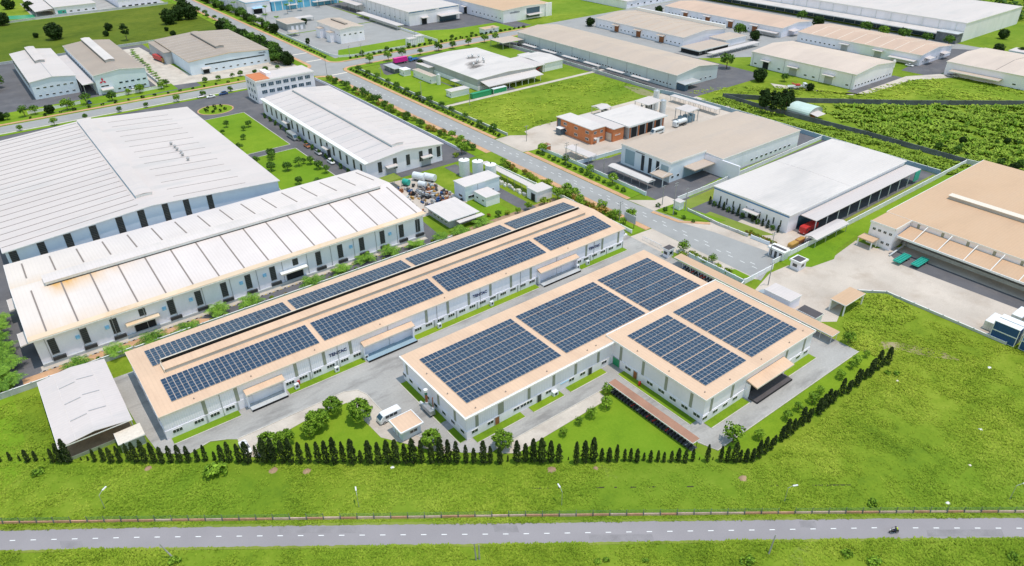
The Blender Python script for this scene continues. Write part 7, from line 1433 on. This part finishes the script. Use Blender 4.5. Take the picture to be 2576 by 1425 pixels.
# front-yard odds and ends
T = thing('exhaust_stack', 'rust and white exhaust stack standing beside the middle solar hall', 'chimney', (60.6, 112.5, 0)); MB().cyl((0, 0, 0), (0, 0, 2.4), .45, n=12).obj('lower_drum', 'steel_white', T); MB().cyl((0, 0, 2.4), (0, 0, 4.6), .32, n=12).obj('rust_section', 'rust_paint', T); MB().cyl((0, 0, 4.6), (0, 0, 5.4), .34, n=12).obj('green_section', 'mesh_green', T); MB().cyl((0, 0, 5.4), (0, 0, 6.), .5, n=12).obj('cowl', 'trim_white', T)
T = thing('exhaust_stack', 'thin dark exhaust pipe next to the rusty stack', 'chimney', (60.8, 110, 0)); MB().cyl((0, 0, 0), (0, 0, 5.2), .12, n=8).obj('pipe', 'rust_paint', T); MB().cyl((0, 0, 0), (0, 0, 2.2), .35, n=10).obj('drum', 'steel_white', T)
T = thing('filter_unit', 'grey dust filter unit at the foot of the rusty stack', 'machine', (59.6, 109.4, 0)); MB().box(0, 1.3, 0, 3.6, .6, 1.8).obj('housing', 'steel', T); MB().box(.1, 1.2, .2, .5, 0, .6).obj('leg', 'steel_dark', T); MB().box(.1, 1.2, 3.1, 3.4, 0, .6).obj('leg', 'steel_dark', T); MB().cyl((.6, 3.8, 1.2), (.6, 5.4, .9), .3, n=8).obj('duct', 'steel_white', T)
X, Y = tl(2, 2, 515, 1060); T = thing('site_cabin', 'pale blue-roofed booth against the front of the middle solar hall', 'cabin', (X - 1, Y, 0)); MB().box(0, 2.4, 0, 1.8, 0, 2.).obj('wall', 'steel_dark', T); MB().sweep([(-.2, -.3, 2.), (-.2, -.3, 2.1), (-.2, 1.9, 2.6), (-.2, 1.9, 2.5)], (2.8, 0, 0)).obj('roof', 'sky_paint', T)
X, Y = tl(2, 2, 440, 1140); T = thing('condenser', 'white condenser box next to the blue-roofed booth', 'machine', (X - .6, Y, .1)); MB().box(0, 1.5, 0, .9, 0, 1.1).obj('case', 'steel_white', T); MB().cyl((.75, -.02, .55), (.75, 0.01, .55), .4, n=14).obj('fan', 'steel_dark', T)
for i, (c, r, x, y) in enumerate(((1, 2, 400, 1030), (1, 2, 820, 880), (1, 2, 1100, 740), (1, 2, 1840, 430), (1, 2, 2370, 210), (2, 1, 660, 1270), (2, 1, 750, 1220))):
    X, Y = tl(c, r, x, y, .6); T = thing('condenser', 'white wall condenser beside the ridge-vent solar hall, %s from the shed end' % nth(i + 1), 'machine', (X - .5, 138.3, .1), 0, 'condensers along the ridge-vent hall'); MB().box(0, 1.1, 0, .7, 0, 1.4).obj('case', 'steel_white', T); MB().cyl((.55, -.02, .8), (.55, .01, .8), .35, n=12).obj('fan', 'steel_dark', T)
for i, (c, r, x, y) in enumerate(((1, 2, 432, 1010), (2, 2, 1283, 1020), (2, 2, 2265 - 2576, 1200))):
    X, Y = tl(c, r, x, y, .5); T = thing('fire_hydrant', ('red fire hose cabinet at the ridge-vent hall wall', 'red fire hose cabinet at the squarish hall wall', 'red hose post by the middle hall')[i], 'hydrant', (X, Y, .05)); MB().box(-.3, .3, -.18, .18, .3, 1.3).obj('cabinet', 'red_paint', T); MB().box(-.1, .1, -.1, .1, 0, .3).obj('post', 'red_paint', T)
T = thing('billboard', 'back of a roadside billboard near the ridge-vent hall corner', 'billboard', (165.2, 149, 0)); MB().box(-.1, .1, -2.6, 2.6, 1.8, 4.6).obj('board', 'wall_grey', T)
for k in range(6): MB().box(-.16, -.1, -2.5 + k, -2.42 + k, 1.8, 4.6).obj('batten', 'seam_grey', T)
for yy in (-2, 2): MB().cyl((0, yy, 0), (0, yy, 1.8), .12, n=6).obj('post', 'steel_dark', T)
T = thing('gate', 'sliding steel gate at the solar halls entrance', 'gate', (161.5, 131, 0)); [MB().box(-.04, .04, k * .55, k * .55 + .08, 0, 1.5).obj('bar', 'steel_white', T) for k in range(16)]; MB().box(-.06, .06, 0, 8.4, 1.4, 1.5).obj('rail', 'steel_white', T)
T = thing('water_plant', 'white water treatment units behind the ridge-vent hall corner', 'machine', (155.5, 147, 0)); [MB().cyl((k * 1.6, (k % 2) * 1.2, 0), (k * 1.6, (k % 2) * 1.2, 1.6), .65, n=12).obj('tank', 'steel_white', T) for k in range(3)]; MB().box(-1, 4.4, -2.2, -.8, 0, .5).obj('slab', 'trim_white', T); MB().box(.2, 3.6, -1.9, -1.1, .5, 1.5).obj('cabinet', 'steel', T)
for i, (c, r, x, y, m) in enumerate(((3, 2, 2230, 850, 'white_paint'), (3, 3, 2140, 50, 'white_paint'), (3, 3, 2030, 410, 'trim_cream'), (1, 3, 1370, 430, 'white_paint'), (3, 2, 1300, 985, 'trim_cream'), (2, 3, 2320, 540, 'soil'), (1, 3, 510, 470, 'soil'), (1, 3, 175, 460, 'soil'), (0, 3, 1490, 440, 'soil'), (2, 3, 840, 440, 'soil'), (2, 3, 400, 455, 'soil'), (3, 3, 1810, 790, 'white_paint'))):
    X, Y = tl(c, r, x, y); rr = _rt.uniform(.35, .7) if m != 'soil' else _rt.uniform(.7, 1.1)
    mb = MB(); loft(mb, [[(rr * (1 - k * .42) * math.cos(q * PI / 4) * _rt.uniform(.8, 1.2), rr * (1 - k * .42) * math.sin(q * PI / 4) * _rt.uniform(.7, 1.1), k * rr * .22 - .05) for q in range(8)] for k in range(3)])
    o = mb.obj('rubble_lump', m, None, loc=(X, Y, .02)); tag(o, '%s lump in the rough grass, %s noted along the meadow' % ({'white_paint': 'white', 'trim_cream': 'pale', 'soil': 'bare earth'}[m], nth(i + 1)), 'rubble')
